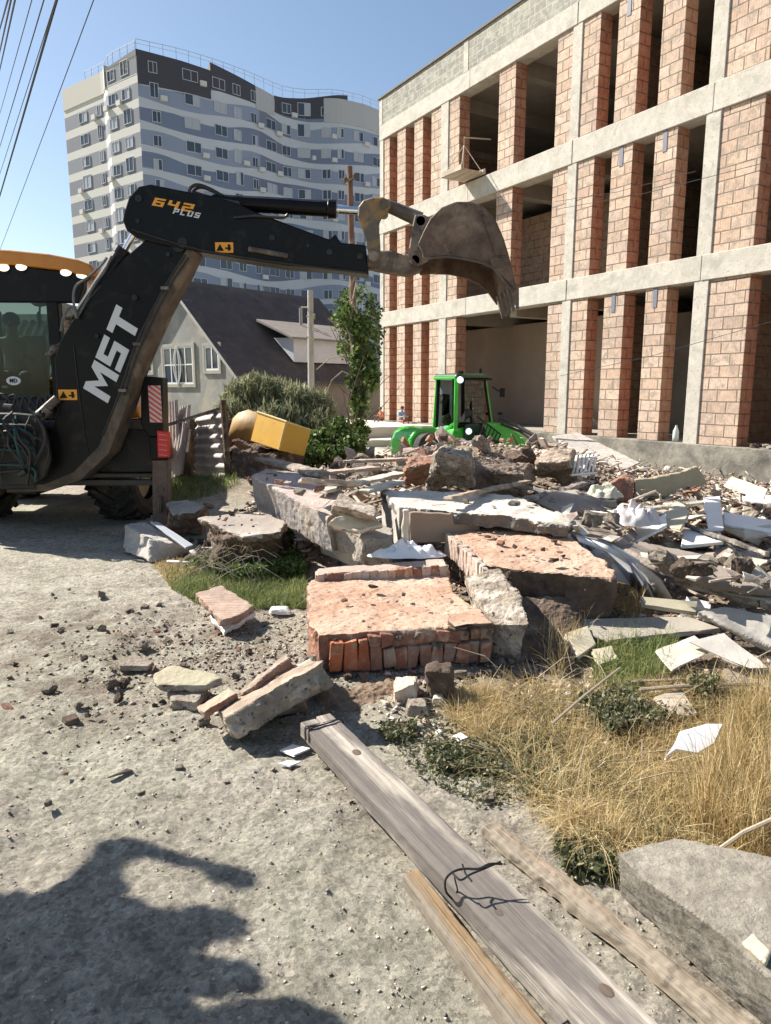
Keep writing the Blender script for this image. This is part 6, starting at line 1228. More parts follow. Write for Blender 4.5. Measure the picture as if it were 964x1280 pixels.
LM = [((440, 600), 'the timbers left of the back heap'), ((560, 575), 'the tall grey chunk'), ((625, 560), 'the long grey slab'), ((690, 590), 'the lath and plaster block'), ((722, 588), 'the white grille'), ((745, 560), 'the ribbed ramp sheet'), ((830, 605), 'the beige bent panel'),
      ((790, 652), 'the pinkish cloth'), ((755, 620), 'the small yellowish sheet'), ((885, 650), 'the L shaped white frame'), ((700, 630), 'the grey roofing sheets'), ((600, 635), 'the white topped slab'), ((370, 620), 'the pink beam'), ((455, 665), 'the square concrete block'), ((302, 655), 'the flat grey brown slab'),
      ((195, 678), 'the whitish block'), ((230, 632), 'the small greyish slab'), ((350, 545), 'the yellow box'), ((340, 580), 'the dark dirt heap'), ((660, 690), 'the tilted pink slab'), ((500, 750), 'the front brick slab'), ((510, 694), 'the white plastic'), ((900, 720), 'the dark timber plate'), ((930, 785), 'the wide grey board'),
      ((790, 725), 'the curved sheets'), ((850, 815), 'the white sheet'), ((725, 800), 'the cream tiles'), ((625, 775), 'the masonry lump'), ((510, 860), 'the white and orange stone'), ((280, 760), 'the ribbed brick chunk'), ((235, 850), 'the stacked flat stones'), ((330, 870), 'the leaning broken beam'), ((85, 893), 'the black clod'),
      ((148, 958), 'the dark shard'), ((170, 825), 'the small thin stone'), ((950, 600), 'the plinth foot'), ((945, 545), 'the plinth ledge'), ((410, 905), 'the long plank end'), ((60, 780), 'the smooth left track'), ((820, 750), 'the cream ground beam')]
NOUN = ['broken concrete lump', 'flat pinkish plaster piece', 'dirty white board piece', 'broken red brick', 'splintered pale stick', 'thin grey sheet shard', 'dark earthy lump']
def topx(x, y, z): zz = z-EYE; d = y*CP-zz*SP; return 482+F*x/d, 640-F*(y*SP+zz*CP)/d
def where(x, y, z):
    px, py = topx(x, y, z); b = min(LM, key=lambda l: math.hypot(l[0][0]-px, (l[0][1]-py)*1.5)); dx = px-b[0][0]; dy = py-b[0][1]; r = math.hypot(dx, dy*1.5)
    side = ('left of' if dx < 0 else 'right of') if abs(dx) > abs(dy)*2 else ('in front of' if dy > 0 else 'behind')
    b2 = min([l for l in LM if l is not b], key=lambda l: math.hypot(l[0][0]-px, (l[0][1]-py)*1.5))
    return ('close ' if r < 22 else 'well ' if r > 48 else '')+side+' '+b[1], ' towards '+b2[1]
LSEEN = {}
def piece(kind, x, y, s, z=None, tilt=.5, rz=None, rnd=random):
    nm, mat, lb, sq, f, grp, cuts, rg, sub = KIND[kind]; var = rnd.randrange(5)
    if (kind, var) not in cache: cache[(kind, var)] = chunkmesh(nm, mat, 200+kind*10+var, sq, cuts, rg, sub)
    o = bpy.data.objects.new(nm, cache[(kind, var)]); COL.objects.link(o); S = s*f; o.scale = (S, S, S*rnd.uniform(.8, 1.3))
    o.location = (x, y, (h0(x, y) if z is None else z)+S*sq[2]*.35); o.rotation_euler = (rnd.gauss(0, tilt), rnd.gauss(0, tilt), rnd.uniform(0, 6.28) if rz is None else rz)
    sz = S*(1.0); adj = 'tiny' if sz < .06 else 'small' if sz < .12 else 'middling' if sz < .22 else 'large'
    w1, w2 = where(*o.location); lab = adj+' '+NOUN[kind]+' '+w1
    while len(lab.split()) > 16: lab = lab.replace('broken ', '', 1).replace('flat ', '', 1) if ('broken ' in lab or 'flat ' in lab) else ' '.join(lab.split()[1:])
    if lab in LSEEN and len((lab+w2).split()) <= 16: lab = lab+w2
    LSEEN[lab] = LSEEN.get(lab, 0)+1
    if LSEEN[lab] > 1:
        t_ = '' if abs(o.rotation_euler.x)+abs(o.rotation_euler.y) < .5 else ' '
        for extra in (('flat lying ' if not t_ else 'tilted '), ('upended ' if abs(o.rotation_euler.x) > .7 else 'half buried ' if False else 'slanting ' if t_ else 'level ')):
            if extra+lab not in LSEEN and len((extra+lab).split()) <= 16: lab = extra+lab; LSEEN[lab] = 1; break
    tag(o, lab, nm.replace('_', ' '), grp); return o
rd = random.Random(21)
def inpoly(x, y, P):
    c = False
    for i in range(len(P)):
        x1, y1 = P[i]; x2, y2 = P[i-1]
        if (y1 > y) != (y2 > y) and x < (x2-x1)*(y-y1)/(y2-y1)+x1: c = not c
    return c
zones = [([(300, 575), (500, 552), (700, 560), (960, 625), (964, 700), (700, 640), (560, 600), (400, 640), (330, 600)], 175, (0, 0, 1, 1, 2, 2, 3, 4, 5, 6), (.09, .34), .55),
         ([(780, 640), (964, 620), (964, 770), (860, 740), (790, 690)], 60, (2, 2, 2, 0, 1, 4, 5, 6), (.10, .32), .45),
         ([(640, 600), (760, 590), (790, 650), (700, 640)], 22, (1, 2, 0, 4, 5), (.08, .24), .45),
         ([(200, 640), (300, 600), (400, 660), (480, 690), (380, 715), (250, 700)], 45, (0, 0, 6, 1, 3), (.06, .2), .4),
         ([(690, 745), (960, 760), (960, 850), (700, 830)], 34, (0, 2, 4, 6, 5), (.05, .14), .3),
         ([(430, 690), (570, 690), (600, 760), (660, 850), (560, 850), (600, 790), (560, 710), (430, 705)], 26, (0, 3, 6, 1), (.04, .12), .4),
         ([(600, 820), (760, 800), (740, 850), (620, 850)], 14, (0, 6, 4), (.03, .09), .4)]
mfa, mfb = G(400, 800, .2), G(616, 788, .2)
for k in range(34):
    q = mfa.lerp(mfb, rd.random()); zz = rd.choice((.205, .14, .015, .01, rd.uniform(.0, .2))); off = rd.uniform(-.05, -.015) if zz > .02 else rd.uniform(-.16, -.03)
    o = piece(rd.choice((0, 0, 6, 3)), q.x, q.y+off*.3-.0, rd.uniform(.03, .06), z=zz-.02, tilt=.6, rnd=rd) if zz > .02 else piece(rd.choice((0, 6, 3, 3)), q.x, q.y+off, rd.uniform(.02, .07), tilt=.5, rnd=rd)
over = [([(500, 572), (560, 564), (620, 566), (700, 566), (720, 590), (640, 600), (500, 594)], 44, (0, 0, 1, 6, 0, 3), (.12, .36), .5, None), ([(410, 570), (520, 560), (520, 585), (420, 596)], 16, (0, 1, 4, 6), (.12, .34), .4, None),
        ([(660, 612), (790, 635), (760, 690), (700, 650)], 34, (1, 2, 4, 5, 0, 2), (.06, .2), .35, .54), ([(790, 690), (964, 712), (964, 736), (830, 712)], 34, (0, 2, 4, 1, 6, 2), (.05, .18), .35, .44), ([(320, 590), (430, 612), (410, 640), (350, 612)], 14, (0, 1, 4, 3), (.04, .12), .3, .74),
        ([(510, 614), (640, 620), (690, 640), (560, 636)], 9, (0, 1, 4), (.03, .08), .3, .64), ([(255, 642), (345, 643), (345, 656), (300, 664)], 8, (0, 3, 6), (.02, .06), .3, .44), ([(395, 730), (550, 720), (600, 775), (420, 782)], 8, (0, 3, 1, 1), (.010, .03), .3, .262), ([(585, 660), (700, 670), (750, 708), (620, 700)], 14, (0, 3, 6, 1), (.015, .045), .3, .48),
        ([(780, 600), (964, 640), (964, 700), (800, 660)], 60, (2, 2, 4, 4, 5, 1), (.10, .34), .4, None), ([(400, 580), (500, 575), (510, 610), (420, 625)], 34, (1, 4, 4, 2, 0), (.08, .28), .35, None), ([(560, 590), (700, 600), (760, 640), (640, 615)], 40, (1, 4, 0, 2, 3), (.06, .22), .4, None)]
for P, n, kinds, (s0, s1), tl_, zz in over:
    k = 0
    while k < n:
        px = rd.uniform(min(p[0] for p in P), max(p[0] for p in P)); py = rd.uniform(min(p[1] for p in P), max(p[1] for p in P))
        if not inpoly(px, py, P): continue
        g = G(px, py, .4 if zz is None else zz); piece(rd.choice(kinds), g.x, g.y, rd.uniform(s0, s1), z=(h0(g.x, g.y)+rd.uniform(.05, .16)) if zz is None else zz, tilt=tl_, rnd=rd); k += 1
for P, n, kinds, (s0, s1), tl_ in zones:
    k = 0
    while k < n:
        px = rd.uniform(min(p[0] for p in P), max(p[0] for p in P)); py = rd.uniform(min(p[1] for p in P), max(p[1] for p in P))
        if not inpoly(px, py, P): continue
        g = G(px, py, .35); g = G(px, py, h0(g.x, g.y)); 
        piece(rd.choice(kinds), g.x, g.y, rd.uniform(s0, s1)*(.6+.4*rd.random()), tilt=tl_, rnd=rd); k += 1
# small clods on the track and near the slabs
for k in range(90):
    px = rd.gauss(190, 110); py = rd.gauss(815, 45)
    if not (0 < px < 400 and 730 < py < 960): continue
    g = G(px, py, 0); piece(rd.choice((0, 0, 6, 3, 0)) if k % 6 else 3, g.x, g.y, rd.choice((.02, .03, .03, .045, .06)), tilt=.5, rnd=rd)
for px, py, kd, s in ((163, 768, 6, .06), (68, 784, 6, .05), (64, 866, 0, .07), (10, 888, 3, .07), (82, 968, 3, .03), (140, 858, 0, .06), (178, 810, 0, .08), (255, 905, 0, .05), (300, 905, 0, .04), (275, 792, 3, .06), (310, 815, 3, .07), (60, 1005, 0, .03), (225, 960, 0, .03), (410, 960, 0, .03), (610, 1000, 0, .04)):
    g = G(px, py, 0); piece(kd, g.x, g.y, s*1.2, tilt=.3, rnd=rd)
# fine rubble and gravel: nobody could count it
def scatter_mass(name, label, n, fn_, smin, smax, mat, seed, flat=.6, kind='stuff'):
    rs = np.random.RandomState(seed); X, Y = fn_(rs, n); n = len(X); Z = H(X, Y); s = smin+(smax-smin)*rs.rand(n)**3
    base = np.array([[1, 1, 1], [-1, -1, 1], [-1, 1, -1], [1, -1, -1], [1.2, -.2, .3], [-.3, 1.1, .5]])*.55; faces = [(0, 4, 5), (0, 1, 4), (0, 5, 1), (5, 2, 1), (1, 3, 4), (4, 3, 2), (4, 2, 5), (1, 2, 3)]
    V = base[None]+rs.normal(size=(n, 6, 3))*.22; a = rs.rand(n)*6.28; c, s_ = np.cos(a)[:, None], np.sin(a)[:, None]
    V = np.stack([V[..., 0]*c-V[..., 1]*s_, V[..., 0]*s_+V[..., 1]*c, V[..., 2]*flat], -1)*s[:, None, None]; V[..., 0] += X[:, None]; V[..., 1] += Y[:, None]; V[..., 2] += (Z+s*.15)[:, None]
    Fv = np.array(faces)[None]+(np.arange(n)*6)[:, None, None]; me = bpy.data.meshes.new(name); me.vertices.add(n*6); me.vertices.foreach_set('co', V.reshape(-1)); Fv = Fv.reshape(-1, 3)
    me.loops.add(Fv.size); me.polygons.add(len(Fv)); me.loops.foreach_set('vertex_index', Fv.ravel().astype(np.int32)); me.polygons.foreach_set('loop_start', np.arange(0, Fv.size, 3, dtype=np.int32)); me.polygons.foreach_set('loop_total', np.full(len(Fv), 3, np.int32))
    me.update(calc_edges=True); me.validate(); me.materials.append(mat); at_ = me.attributes.new('rnd', 'FLOAT', 'FACE'); at_.data.foreach_set('value', np.repeat(rs.rand(n), 8).astype(np.float32))
    o = bpy.data.objects.new(name, me); COL.objects.link(o); tag(o, label, name.replace('_', ' '), None, kind)
gravel_m = vcolmat('gravel_mix', [(0, (.13, .10, .08)), (.4, (.33, .285, .22)), (.8, (.44, .39, .32)), (1, (.54, .49, .41))], .95)
rub_m = vcolmat('rubble_mix', [(0, (.11, .08, .06)), (.35, (.33, .255, .20)), (.6, (.48, .39, .32)), (.72, (.46, .27, .19)), (.88, (.60, .53, .46)), (1, (.78, .75, .70))], .95)
def near_f(rs, n):
    Y = 1.35+5.5*rs.rand(n)**1.5; X = (rs.rand(n)*2-1)*(.62*Y+.3); return X, Y
scatter_mass('gravel', 'fine loose gravel and grit spread over the dusty track', 9500, near_f, .002, .010, gravel_m, 1, .45)
def heap_f(rs, n):
    Y = 6+8*rs.rand(n); X = -2.2+(9.5*rs.rand(n)); k = (X > -1.9+.0*Y) & (X < .62*Y+.5); return X[k], Y[k]
scatter_mass('fine_rubble', 'fine mixed rubble filling the gaps of the debris heap', 26000, heap_f, .008, .06, rub_m, 2, .6)
def splinters(name, label, n, fn_, mat, seed, lmin, lmax, lift=.03):
    rs = np.random.RandomState(seed); X, Y = fn_(rs, n); n = len(X); Z = H(X, Y)+lift*rs.rand(n)**2*3; l_ = lmin+(lmax-lmin)*rs.rand(n)**2; w_ = l_*(.06+.35*rs.rand(n)**2); t_ = .006+.012*rs.rand(n)
    base = np.array([(x, y, z) for z in (-.5, .5) for y in (-.5, .5) for x in (-.5, .5)]); V = base[None]*np.stack([l_, w_, t_], 1)[:, None]; a = rs.rand(n)*6.28; b = rs.normal(size=n)*.35
    x, z = V[..., 0]*np.cos(b)[:, None]-V[..., 2]*np.sin(b)[:, None], V[..., 0]*np.sin(b)[:, None]+V[..., 2]*np.cos(b)[:, None]; c, s_ = np.cos(a)[:, None], np.sin(a)[:, None]
    V = np.stack([x*c-V[..., 1]*s_+X[:, None], x*s_+V[..., 1]*c+Y[:, None], z+Z[:, None]+.02], -1).reshape(-1, 3); q = np.array([(0, 2, 3, 1), (4, 5, 7, 6), (0, 1, 5, 4), (2, 6, 7, 3), (0, 4, 6, 2), (1, 3, 7, 5)])
    me = bpy.data.meshes.new(name); Fv = (q[None]+(np.arange(n)*8)[:, None, None]).reshape(-1, 4); me.vertices.add(len(V)); me.vertices.foreach_set('co', V.ravel()); me.loops.add(Fv.size); me.polygons.add(len(Fv)); me.loops.foreach_set('vertex_index', Fv.ravel().astype(np.int32))
    me.polygons.foreach_set('loop_start', np.arange(0, Fv.size, 4, dtype=np.int32)); me.polygons.foreach_set('loop_total', np.full(len(Fv), 4, np.int32)); me.update(calc_edges=True); me.materials.append(mat); at_ = me.attributes.new('rnd', 'FLOAT', 'FACE'); at_.data.foreach_set('value', np.repeat(rs.rand(n), 6).astype(np.float32))
    o = bpy.data.objects.new(name, me); COL.objects.link(o); tag(o, label, 'splinters', None, 'stuff')
spl_m = vcolmat('splinter_mix', [(0, (.12, .08, .06)), (.4, (.30, .22, .16)), (.7, (.40, .34, .28)), (.88, (.52, .47, .41)), (1, (.75, .73, .70))], .8)
splinters('splinters', 'fine splinters and chips of board strewn over the debris heap', 1700, lambda rs, n: (lambda a, b: (a[(a > 2.2) | (b < 9.5)], b[(a > 2.2) | (b < 9.5)]))(*heap_f(rs, n)), spl_m, 5, .04, .34, .06)
def soil_f(rs, n):
    X = rs.normal(-.75, .65, n); Y = rs.normal(4.05, .5, n); return X, Y
scatter_mass('soil_crumbs', 'brown soil crumbs scattered before the brick slab', 5000, soil_f, .003, .02, vcolmat('soil_mix', [(0, (.10, .07, .05)), (.6, (.26, .20, .15)), (1, (.46, .41, .34))], .95), 3)
def slab_f(rs, n):
    Y = 3.0+2.7*rs.rand(n); X = .0+2.6*rs.rand(n); return X, Y
scatter_mass('mixed_crumbs', 'small mixed crumbs between the dry grass and the slabs', 6000, slab_f, .005, .035, rub_m, 4)

# ================================================================== FOREGROUND PLANKS, BLOCK, WIRE
def plank(name, label, a, b, wd, th, mat, seed, taper=0, roll=0, zoff=0, rough_=.0035):
    a, b = Vector(a), Vector(b); d = b-a; Ln = d.length; ex = d.normalized(); ey = U.cross(ex).normalized(); ez = ex.cross(ey)
    n = 60; mb = MB(); rs = random.Random(seed); vs = []; 
    for i in range(n+1):
        t = i/n; w_ = wd/2*(1-taper*(1-t)); x = t*Ln
        wob = lambda k: .004*mnoise.noise(Vector((x*3, k*7, seed)))+.0025*mnoise.noise(Vector((x*14, k*5, seed)))
        prof = [(-w_, 0), (w_, 0), (w_, th-.006), (w_-.006, th), (w_*.5, th), (0, th), (-w_*.5, th), (-w_+.006, th), (-w_, th-.006)]
        vs += [(x, y+wob(k), z+wob(k+20)) for k, (y, z) in enumerate(prof)]
    K = 9; fs = [(i*K+k, (i+1)*K+k, (i+1)*K+(k+1) % K, i*K+(k+1) % K) for i in range(n) for k in range(K)]+[tuple(range(K)), tuple(n*K+k for k in range(K))[::-1]]
    mb.add(vs, [f[::-1] for f in fs]); o = mb.build(name, mat, keep=True); Mx = Matrix((ex, ey, ez)).transposed().to_4x4() @ Matrix.Rotation(roll, 4, 'X'); Mx.translation = a
    weather(o, .0065, rough_, seed=seed); o.matrix_world = Mx; MW[o.name] = Mx; return tag(o, label, 'plank')
pa = G(402, 903, .135)-U*.075; pb = G(842, 1345, .105)-U*.075
pk = plank('wooden_plank', 'long grey weathered plank running diagonally to the bottom edge', pa, pb, .165, .075, w_grey, 1)
# two-ended split at the far end: a short cut block with wire
MB().box(-.055, -.004, -.08, -.005, .004, .072, 0, None).box(-.075, -.004, .006, .078, .002, .070).build('split_end', w_grey, pk, local=True, bevel=.004)
wr = MB(); wr.tube([(.03, -.088, .03), (.03, -.086, .081), (.028, 0, .080), (.024, .086, .080), (.026, .09, .03)], .0035, 6); wr.tube([(.055, -.086, .03), (.04, -.08, .082), (.03, .05, .083)], .003, 6); wr.build('wire_tie', m_hose, pk, local=True)
m_knot = wood('dark_knot', (.14, .10, .075), (.07, .05, .04))
for x, y, r in ((.30, .02, .02), (1.28, -.03, .013), (1.62, .04, .018)): MB().ball((x, y, .0752), r, 0, 14, (1.25, .9, .07)).build('knot', m_knot, pk, local=True)
# black wire loop lying on the plank
wl = MB(); L0 = lambda px, py, z: G(px, py, z)
wl.tube([L0(628, 1080, .20), L0(612, 1080, .205), L0(598, 1086, .19), L0(580, 1086, .185), L0(566, 1090, .18), L0(557, 1100, .15), L0(558, 1115, .10), L0(568, 1126, .06)], .0035, 6)
wl.tube([L0(626, 1077, .20), L0(605, 1086, .19), L0(588, 1093, .185), L0(576, 1100, .18), L0(566, 1092, .185)], .003, 6); wl.tube([L0(578, 1080, .20), L0(582, 1092, .185), L0(590, 1102, .18)], .003, 6)
wl.tube([L0(568, 1126, .06), L0(572, 1112, .12), L0(568, 1096, .18)], .0025, 6)
tag(wl.build('wire_loop', m_hose), 'loop of thin black wire tied over the long grey plank', 'wire')
MB().tube([(1.62, -.088, .05), (1.60, -.09, .02), (1.64, -.092, .00)], .003, 6).tube([(1.66, -.088, .055), (1.67, -.092, .02)], .003, 6).build('staple', m_hose, pk, local=True)
oa = G(512, 1088, .06)-U*.055; ob = G(700, 1330, .06)-U*.055
plank('wooden_plank', 'short orange brown split plank below the long grey one', oa, ob, .085, .055, w_orange, 2, .25, 0, rough_=.008)
sa = G(612, 1026, .05)-U*.05; sb = G(985, 1335, .05)-U*.05
sp = plank('wooden_plank', 'weathered brown plank between the long grey plank and the concrete block', sa, sb, .085, .05, wood('brown_weathered_plank', (.34, .265, .19), (.17, .13, .095), (.26, .225, .175), bd=.004), 3, .1, rough_=.016)
lump('broken_concrete_block', 'big grey broken concrete block in the bottom right corner', 'block', [G(772, 1118, .0), G(1010, 1330, .0), G(1130, 1180, .0), G(900, 1060, .0)]+[G(768, 1066, .20), G(965, 1225, .24), G(1060, 1090, .24), G(842, 1043, .20)],
     M('coarse_grey_concrete', (.38, .345, .285), (.20, .175, .14), 13, .95, .014, 60, stain=(.17, .15, .12), stain_sc=5, stain_t=(.54, .74)), seed=44, noise_a=.019, sub=8)
lump('mortar_flake', 'pale mortar flake stuck on the corner of the concrete block', 'mortar', [G(925, 1180, .24), G(960, 1210, .24), G(968, 1190, .245), G(940, 1165, .245)]+[G(928, 1178, .255), G(958, 1204, .26), G(965, 1190, .26), G(942, 1168, .255)], c_cream, seed=45, noise_a=.012, sub=2)
# bottle on the plinth and rubbish on the ledge
bt = MB(); c = UBM @ Vector((12.02, .12, .50)); prof = [(0, .0), (.06, 0), (.065, .1), (.06, .22), (.035, .28), (.022, .31), (.022, .34)]
vs = []; 
for r, z in prof: vs += [c+Vector((math.cos(t)*r, math.sin(t)*r, z)) for t in np.linspace(0, 2*math.pi, 13)[:-1]]
bt.add(vs, [(j*12+i, j*12+(i+1) % 12, (j+1)*12+(i+1) % 12, (j+1)*12+i) for j in range(len(prof)-1) for i in range(12)]); tag(bt.build('plastic_bottle', plain('milky_plastic', (.5, .55, .55), .2), smooth=True), 'milky plastic bottle standing on the plinth beside the concrete column', 'bottle')
for k in range(26):
    p = UBM @ Vector((rd.uniform(13.7, 14.55), rd.uniform(-.02, .3), .50)); piece(rd.choice((0, 1, 2, 3, 6)), p.x, p.y, rd.uniform(.06, .15), z=.5, tilt=.3, rnd=rd)
tb = MB(); 
for u in (9.62, 9.86): tb.box(u, u+.03, .5, .53, .5, 1.1, 0, UBM)
tb.box(9.58, 9.92, .42, .62, 1.1, 1.13, 0, UBM).box(9.62, 9.89, .5, .52, .75, .78, 0, UBM); tag(tb.build('work_trestle', w_pale), 'small pale trestle inside the ground floor opening', 'trestle')

# ================================================================== GRASS
def blades(name, label, n, fn_, hmin, hmax, wd, lean, mat, seed, kind='stuff', bend=.6):
    rs = np.random.RandomState(seed); X, Y = fn_(rs, n); n = len(X); Z = H(X, Y)-.005; h = hmin+(hmax-hmin)*rs.rand(n)**1.5; a = rs.rand(n)*6.28; ln = lean*rs.rand(n); dx, dy = np.cos(a)*ln, np.sin(a)*ln
    b = rs.rand(n)*6.28; wx, wy = np.cos(b)*wd*.5, np.sin(b)*wd*.5; V = []
    for t, ww in ((0, 1), (.4, .85), (.75, .5)):
        for q in (-1, 1): V.append(np.stack([X+dx*h*(t**(1+bend))*1.3+q*wx*ww, Y+dy*h*(t**(1+bend))*1.3+q*wy*ww, Z+h*(t-ln*.45*t*t)], -1))
    V.append(np.stack([X+dx*h*1.3, Y+dy*h*1.3, Z+h*(1-ln*.55)], -1)); V = np.stack(V, 1)
    me = bpy.data.meshes.new(name); me.vertices.add(n*7); me.vertices.foreach_set('co', V.reshape(-1)); o7 = (np.arange(n)*7)[:, None]
    loops = np.concatenate([o7+np.array([[0, 1, 3, 2, 2, 3, 5, 4, 4, 5, 6]])], 1).ravel(); me.loops.add(n*11); me.polygons.add(n*3); me.loops.foreach_set('vertex_index', loops.astype(np.int32))
    st = ((np.arange(n)*11)[:, None]+np.array([[0, 4, 8]])).ravel(); me.polygons.foreach_set('loop_start', st.astype(np.int32)); me.polygons.foreach_set('loop_total', np.tile([4, 4, 3], n).astype(np.int32)); me.update(calc_edges=True)
    me.materials.append(mat); at_ = me.attributes.new('rnd', 'FLOAT', 'FACE'); at_.data.foreach_set('value', np.repeat(np.clip(rs.rand(n)*.8+.25*(vn(X*3, Y*3, 5)+.4), 0, 1), 3).astype(np.float32))
    o = bpy.data.objects.new(name, me); COL.objects.link(o); return tag(o, label, 'grass', None, kind)
dry_m = vcolmat('dry_grass', [(0, (.15, .12, .05)), (.25, (.34, .25, .11)), (.6, (.58, .43, .20)), (.85, (.70, .58, .34)), (1, (.80, .72, .52))], .7, .3)
grn_m = vcolmat('green_grass', [(0, (.08, .11, .03)), (.55, (.20, .25, .075)), (.85, (.36, .36, .15)), (1, (.52, .44, .24))], .6, .35)
wd_m = vcolmat('weed_green', [(0, (.05, .055, .025)), (.5, (.12, .135, .06)), (.8, (.22, .22, .12)), (1, (.38, .31, .18))], .6, .3)
def polyf(P, dens=None):
    def f(rs, n):
        px = rs.uniform(min(p[0] for p in P), max(p[0] for p in P), n*3); py = rs.uniform(min(p[1] for p in P), max(p[1] for p in P), n*3); X = []; Y = []
        for x, y in zip(px, py):
            if inpoly(x, y, P):
                g = G(x, y, 0)
                if dens is None or rs.rand() < dens(x, y, g.x, g.y): X.append(g.x); Y.append(g.y)
                if len(X) >= n: break
        return np.array(X), np.array(Y)
    return f
def patchy(lo, fr, s): return lambda px, py, x, y: 1.0 if float(vn(np.array([x*fr]), np.array([y*fr]), s)[0]) > lo else .12
blades('dry_grass', 'matted golden dry grass covering the right foreground', 26000, polyf([(555, 870), (640, 850), (760, 850), (900, 870), (980, 860), (980, 1130), (850, 1080), (740, 1080), (660, 1020), (640, 960), (560, 900)], patchy(.04, 2.6, 3)), .03, .15, .0032, 1.5, dry_m, 1, bend=.7)
blades('tall_dry_grass', 'tall golden dry grass stalks at the right edge', 5000, polyf([(880, 960), (920, 900), (1000, 880), (1010, 1110), (930, 1080), (860, 1040)]), .12, .40, .0035, .6, dry_m, 2, bend=.5)
blades('weedy_grass', 'green and brown grass mixed into the dry grass', 5000, polyf([(640, 870), (760, 850), (980, 870), (980, 1080), (760, 1060), (650, 990)], lambda px, py, x, y: 1.0 if float(vn(np.array([x*2.6]), np.array([y*2.6]), 3)[0]) < -.02 else .05), .03, .14, .004, 1.0, vcolmat('brown_green_grass', [(0, (.07, .06, .03)), (.4, (.14, .14, .05)), (.7, (.22, .20, .08)), (1, (.40, .32, .16))], .7, .3), 12)
blades('straw', 'loose flattened straw before the tilted slab', 8000, polyf([(560, 880), (640, 850), (980, 860), (980, 1090), (760, 1070), (650, 990)]), .07, .22, .0028, 1.9, dry_m, 5, bend=.2)
blades('green_grass', 'bright green grass patch beside the track', 15000, polyf([(205, 715), (250, 700), (330, 700), (385, 720), (382, 762), (330, 762), (300, 765), (245, 752), (215, 735)]), .03, .10, .005, .8, grn_m, 3)
blades('green_grass', 'thin green and yellow grass behind the stabiliser leg', 3500, polyf([(205, 600), (280, 596), (300, 620), (215, 632)]), .06, .2, .008, .7, grn_m, 6)
blades('green_grass', 'mixed green grass tuft among the boards on the right', 3000, polyf([(740, 850), (745, 810), (800, 790), (850, 800), (835, 850), (780, 870)]), .05, .17, .005, .9, grn_m, 7)
blades('dry_grass', 'sparse dry stems at the foot of the tilted pink slab', 1500, polyf([(655, 800), (690, 740), (790, 735), (810, 770), (740, 790), (700, 850)]), .08, .30, .004, .7, dry_m, 8)
blades('dry_grass', 'orange dry weed fringe at the corner of the green patch', 1500, polyf([(190, 705), (225, 700), (250, 715), (215, 730)]), .03, .1, .005, .9, dry_m, 9)
def weedmass(name, label, P, n, leaf, mat, seed, zmax=.09, lo=-.1):
    rs = np.random.RandomState(seed); X, Y = polyf(P, patchy(lo, 3.5, seed))(rs, n); n = len(X); C = np.stack([X, Y, H(X, Y)+zmax*rs.rand(n)], -1); V = leaves_arr(C, leaf*(.5+rs.rand(n)), 2.2, rs)
    o = bpy.data.objects.new(name, mass_mesh(name, V, 4, mat, rs.rand(n))); COL.objects.link(o); tag(o, label, 'weeds', None, 'stuff')
weedmass('low_weeds', 'dark green creeping weeds between the long plank and the dry grass', [(470, 915), (560, 900), (690, 920), (760, 960), (680, 1000), (600, 1010), (520, 970)], 11000, .010, wd_m, 1, .05, -.05)
weedmass('low_weeds', 'green weeds growing through the dry grass on the right', [(720, 880), (800, 865), (900, 870), (880, 900), (760, 925)], 5000, .013, wd_m, 2, .10)
weedmass('low_weeds', 'patch of small weeds beside the concrete block', [(690, 1060), (760, 1040), (775, 1100), (720, 1110)], 1500, .016, wd_m, 4, .05)
weedmass('low_weeds', 'fresh weeds on the rubble edge of the green grass patch', [(230, 712), (300, 690), (375, 705), (385, 725), (300, 728)], 6000, .018, lf_green, 5, .14)
for i, (px, py, s, lb) in enumerate(((738, 782, .13, 'small leafy green weed beside the cream square tile'), (692, 775, .12, 'small leafy weed in the shade under the tilted slab'), (350, 695, .2, 'leafy weed standing at the edge of the green grass patch'), (290, 604, .3, 'yellow green weed growing at the fence post'))):
    g = G(px, py, 0); z = h0(g.x, g.y); bush('weed_plant', lb, 'weed', [(g.x, g.y, z+s*.6, s*.6, s*.6, s*.5), (g.x+s*.3, g.y, z+s, s*.4, s*.4, s*.4)], 500, .03 if s < .2 else .045, lf_green, 40+i, base=(g.x, g.y))
# broad leaves by the block, dead twigs
mb = MB(); rr = random.Random(8)
for k in range(26):
    g = G(rr.uniform(640, 960), rr.uniform(840, 1000), 0); a = rr.uniform(0, 6.28); l_ = rr.uniform(.2, .6); z = h0(g.x, g.y)+.03; e = g+Vector((math.cos(a)*l_, math.sin(a)*l_*.6, rr.uniform(0, .2))); mb.tube([Vector((g.x, g.y, z)), (Vector((g.x, g.y, z))+e)/2+Vector((0, 0, z+.04)), e+U*z], [.003, .0025, .0015], 4)
tag(mb.build('dead_twigs', twig), 'thin dead twigs tangled in the dry grass', 'twigs', None, 'stuff')
mb = MB()
for pts, r in (([(800, 862, .08), (850, 858, .1), (905, 856, .09), (950, 855, .08)], .010), ([(790, 852, .05), (840, 850, .07), (900, 848, .06)], .008), ([(890, 1068, .1), (930, 1040, .18), (975, 1020, .25)], .007), ([(690, 905, .2), (730, 870, .2), (775, 835, .2)], .006)):
    mb.tube([G(*p) for p in pts], r, 6)
tag(mb.build('dry_branch', twig), 'long dry branches lying across the dry grass', 'branches', None, 'stuff')
mb = MB(); rr = random.Random(18)
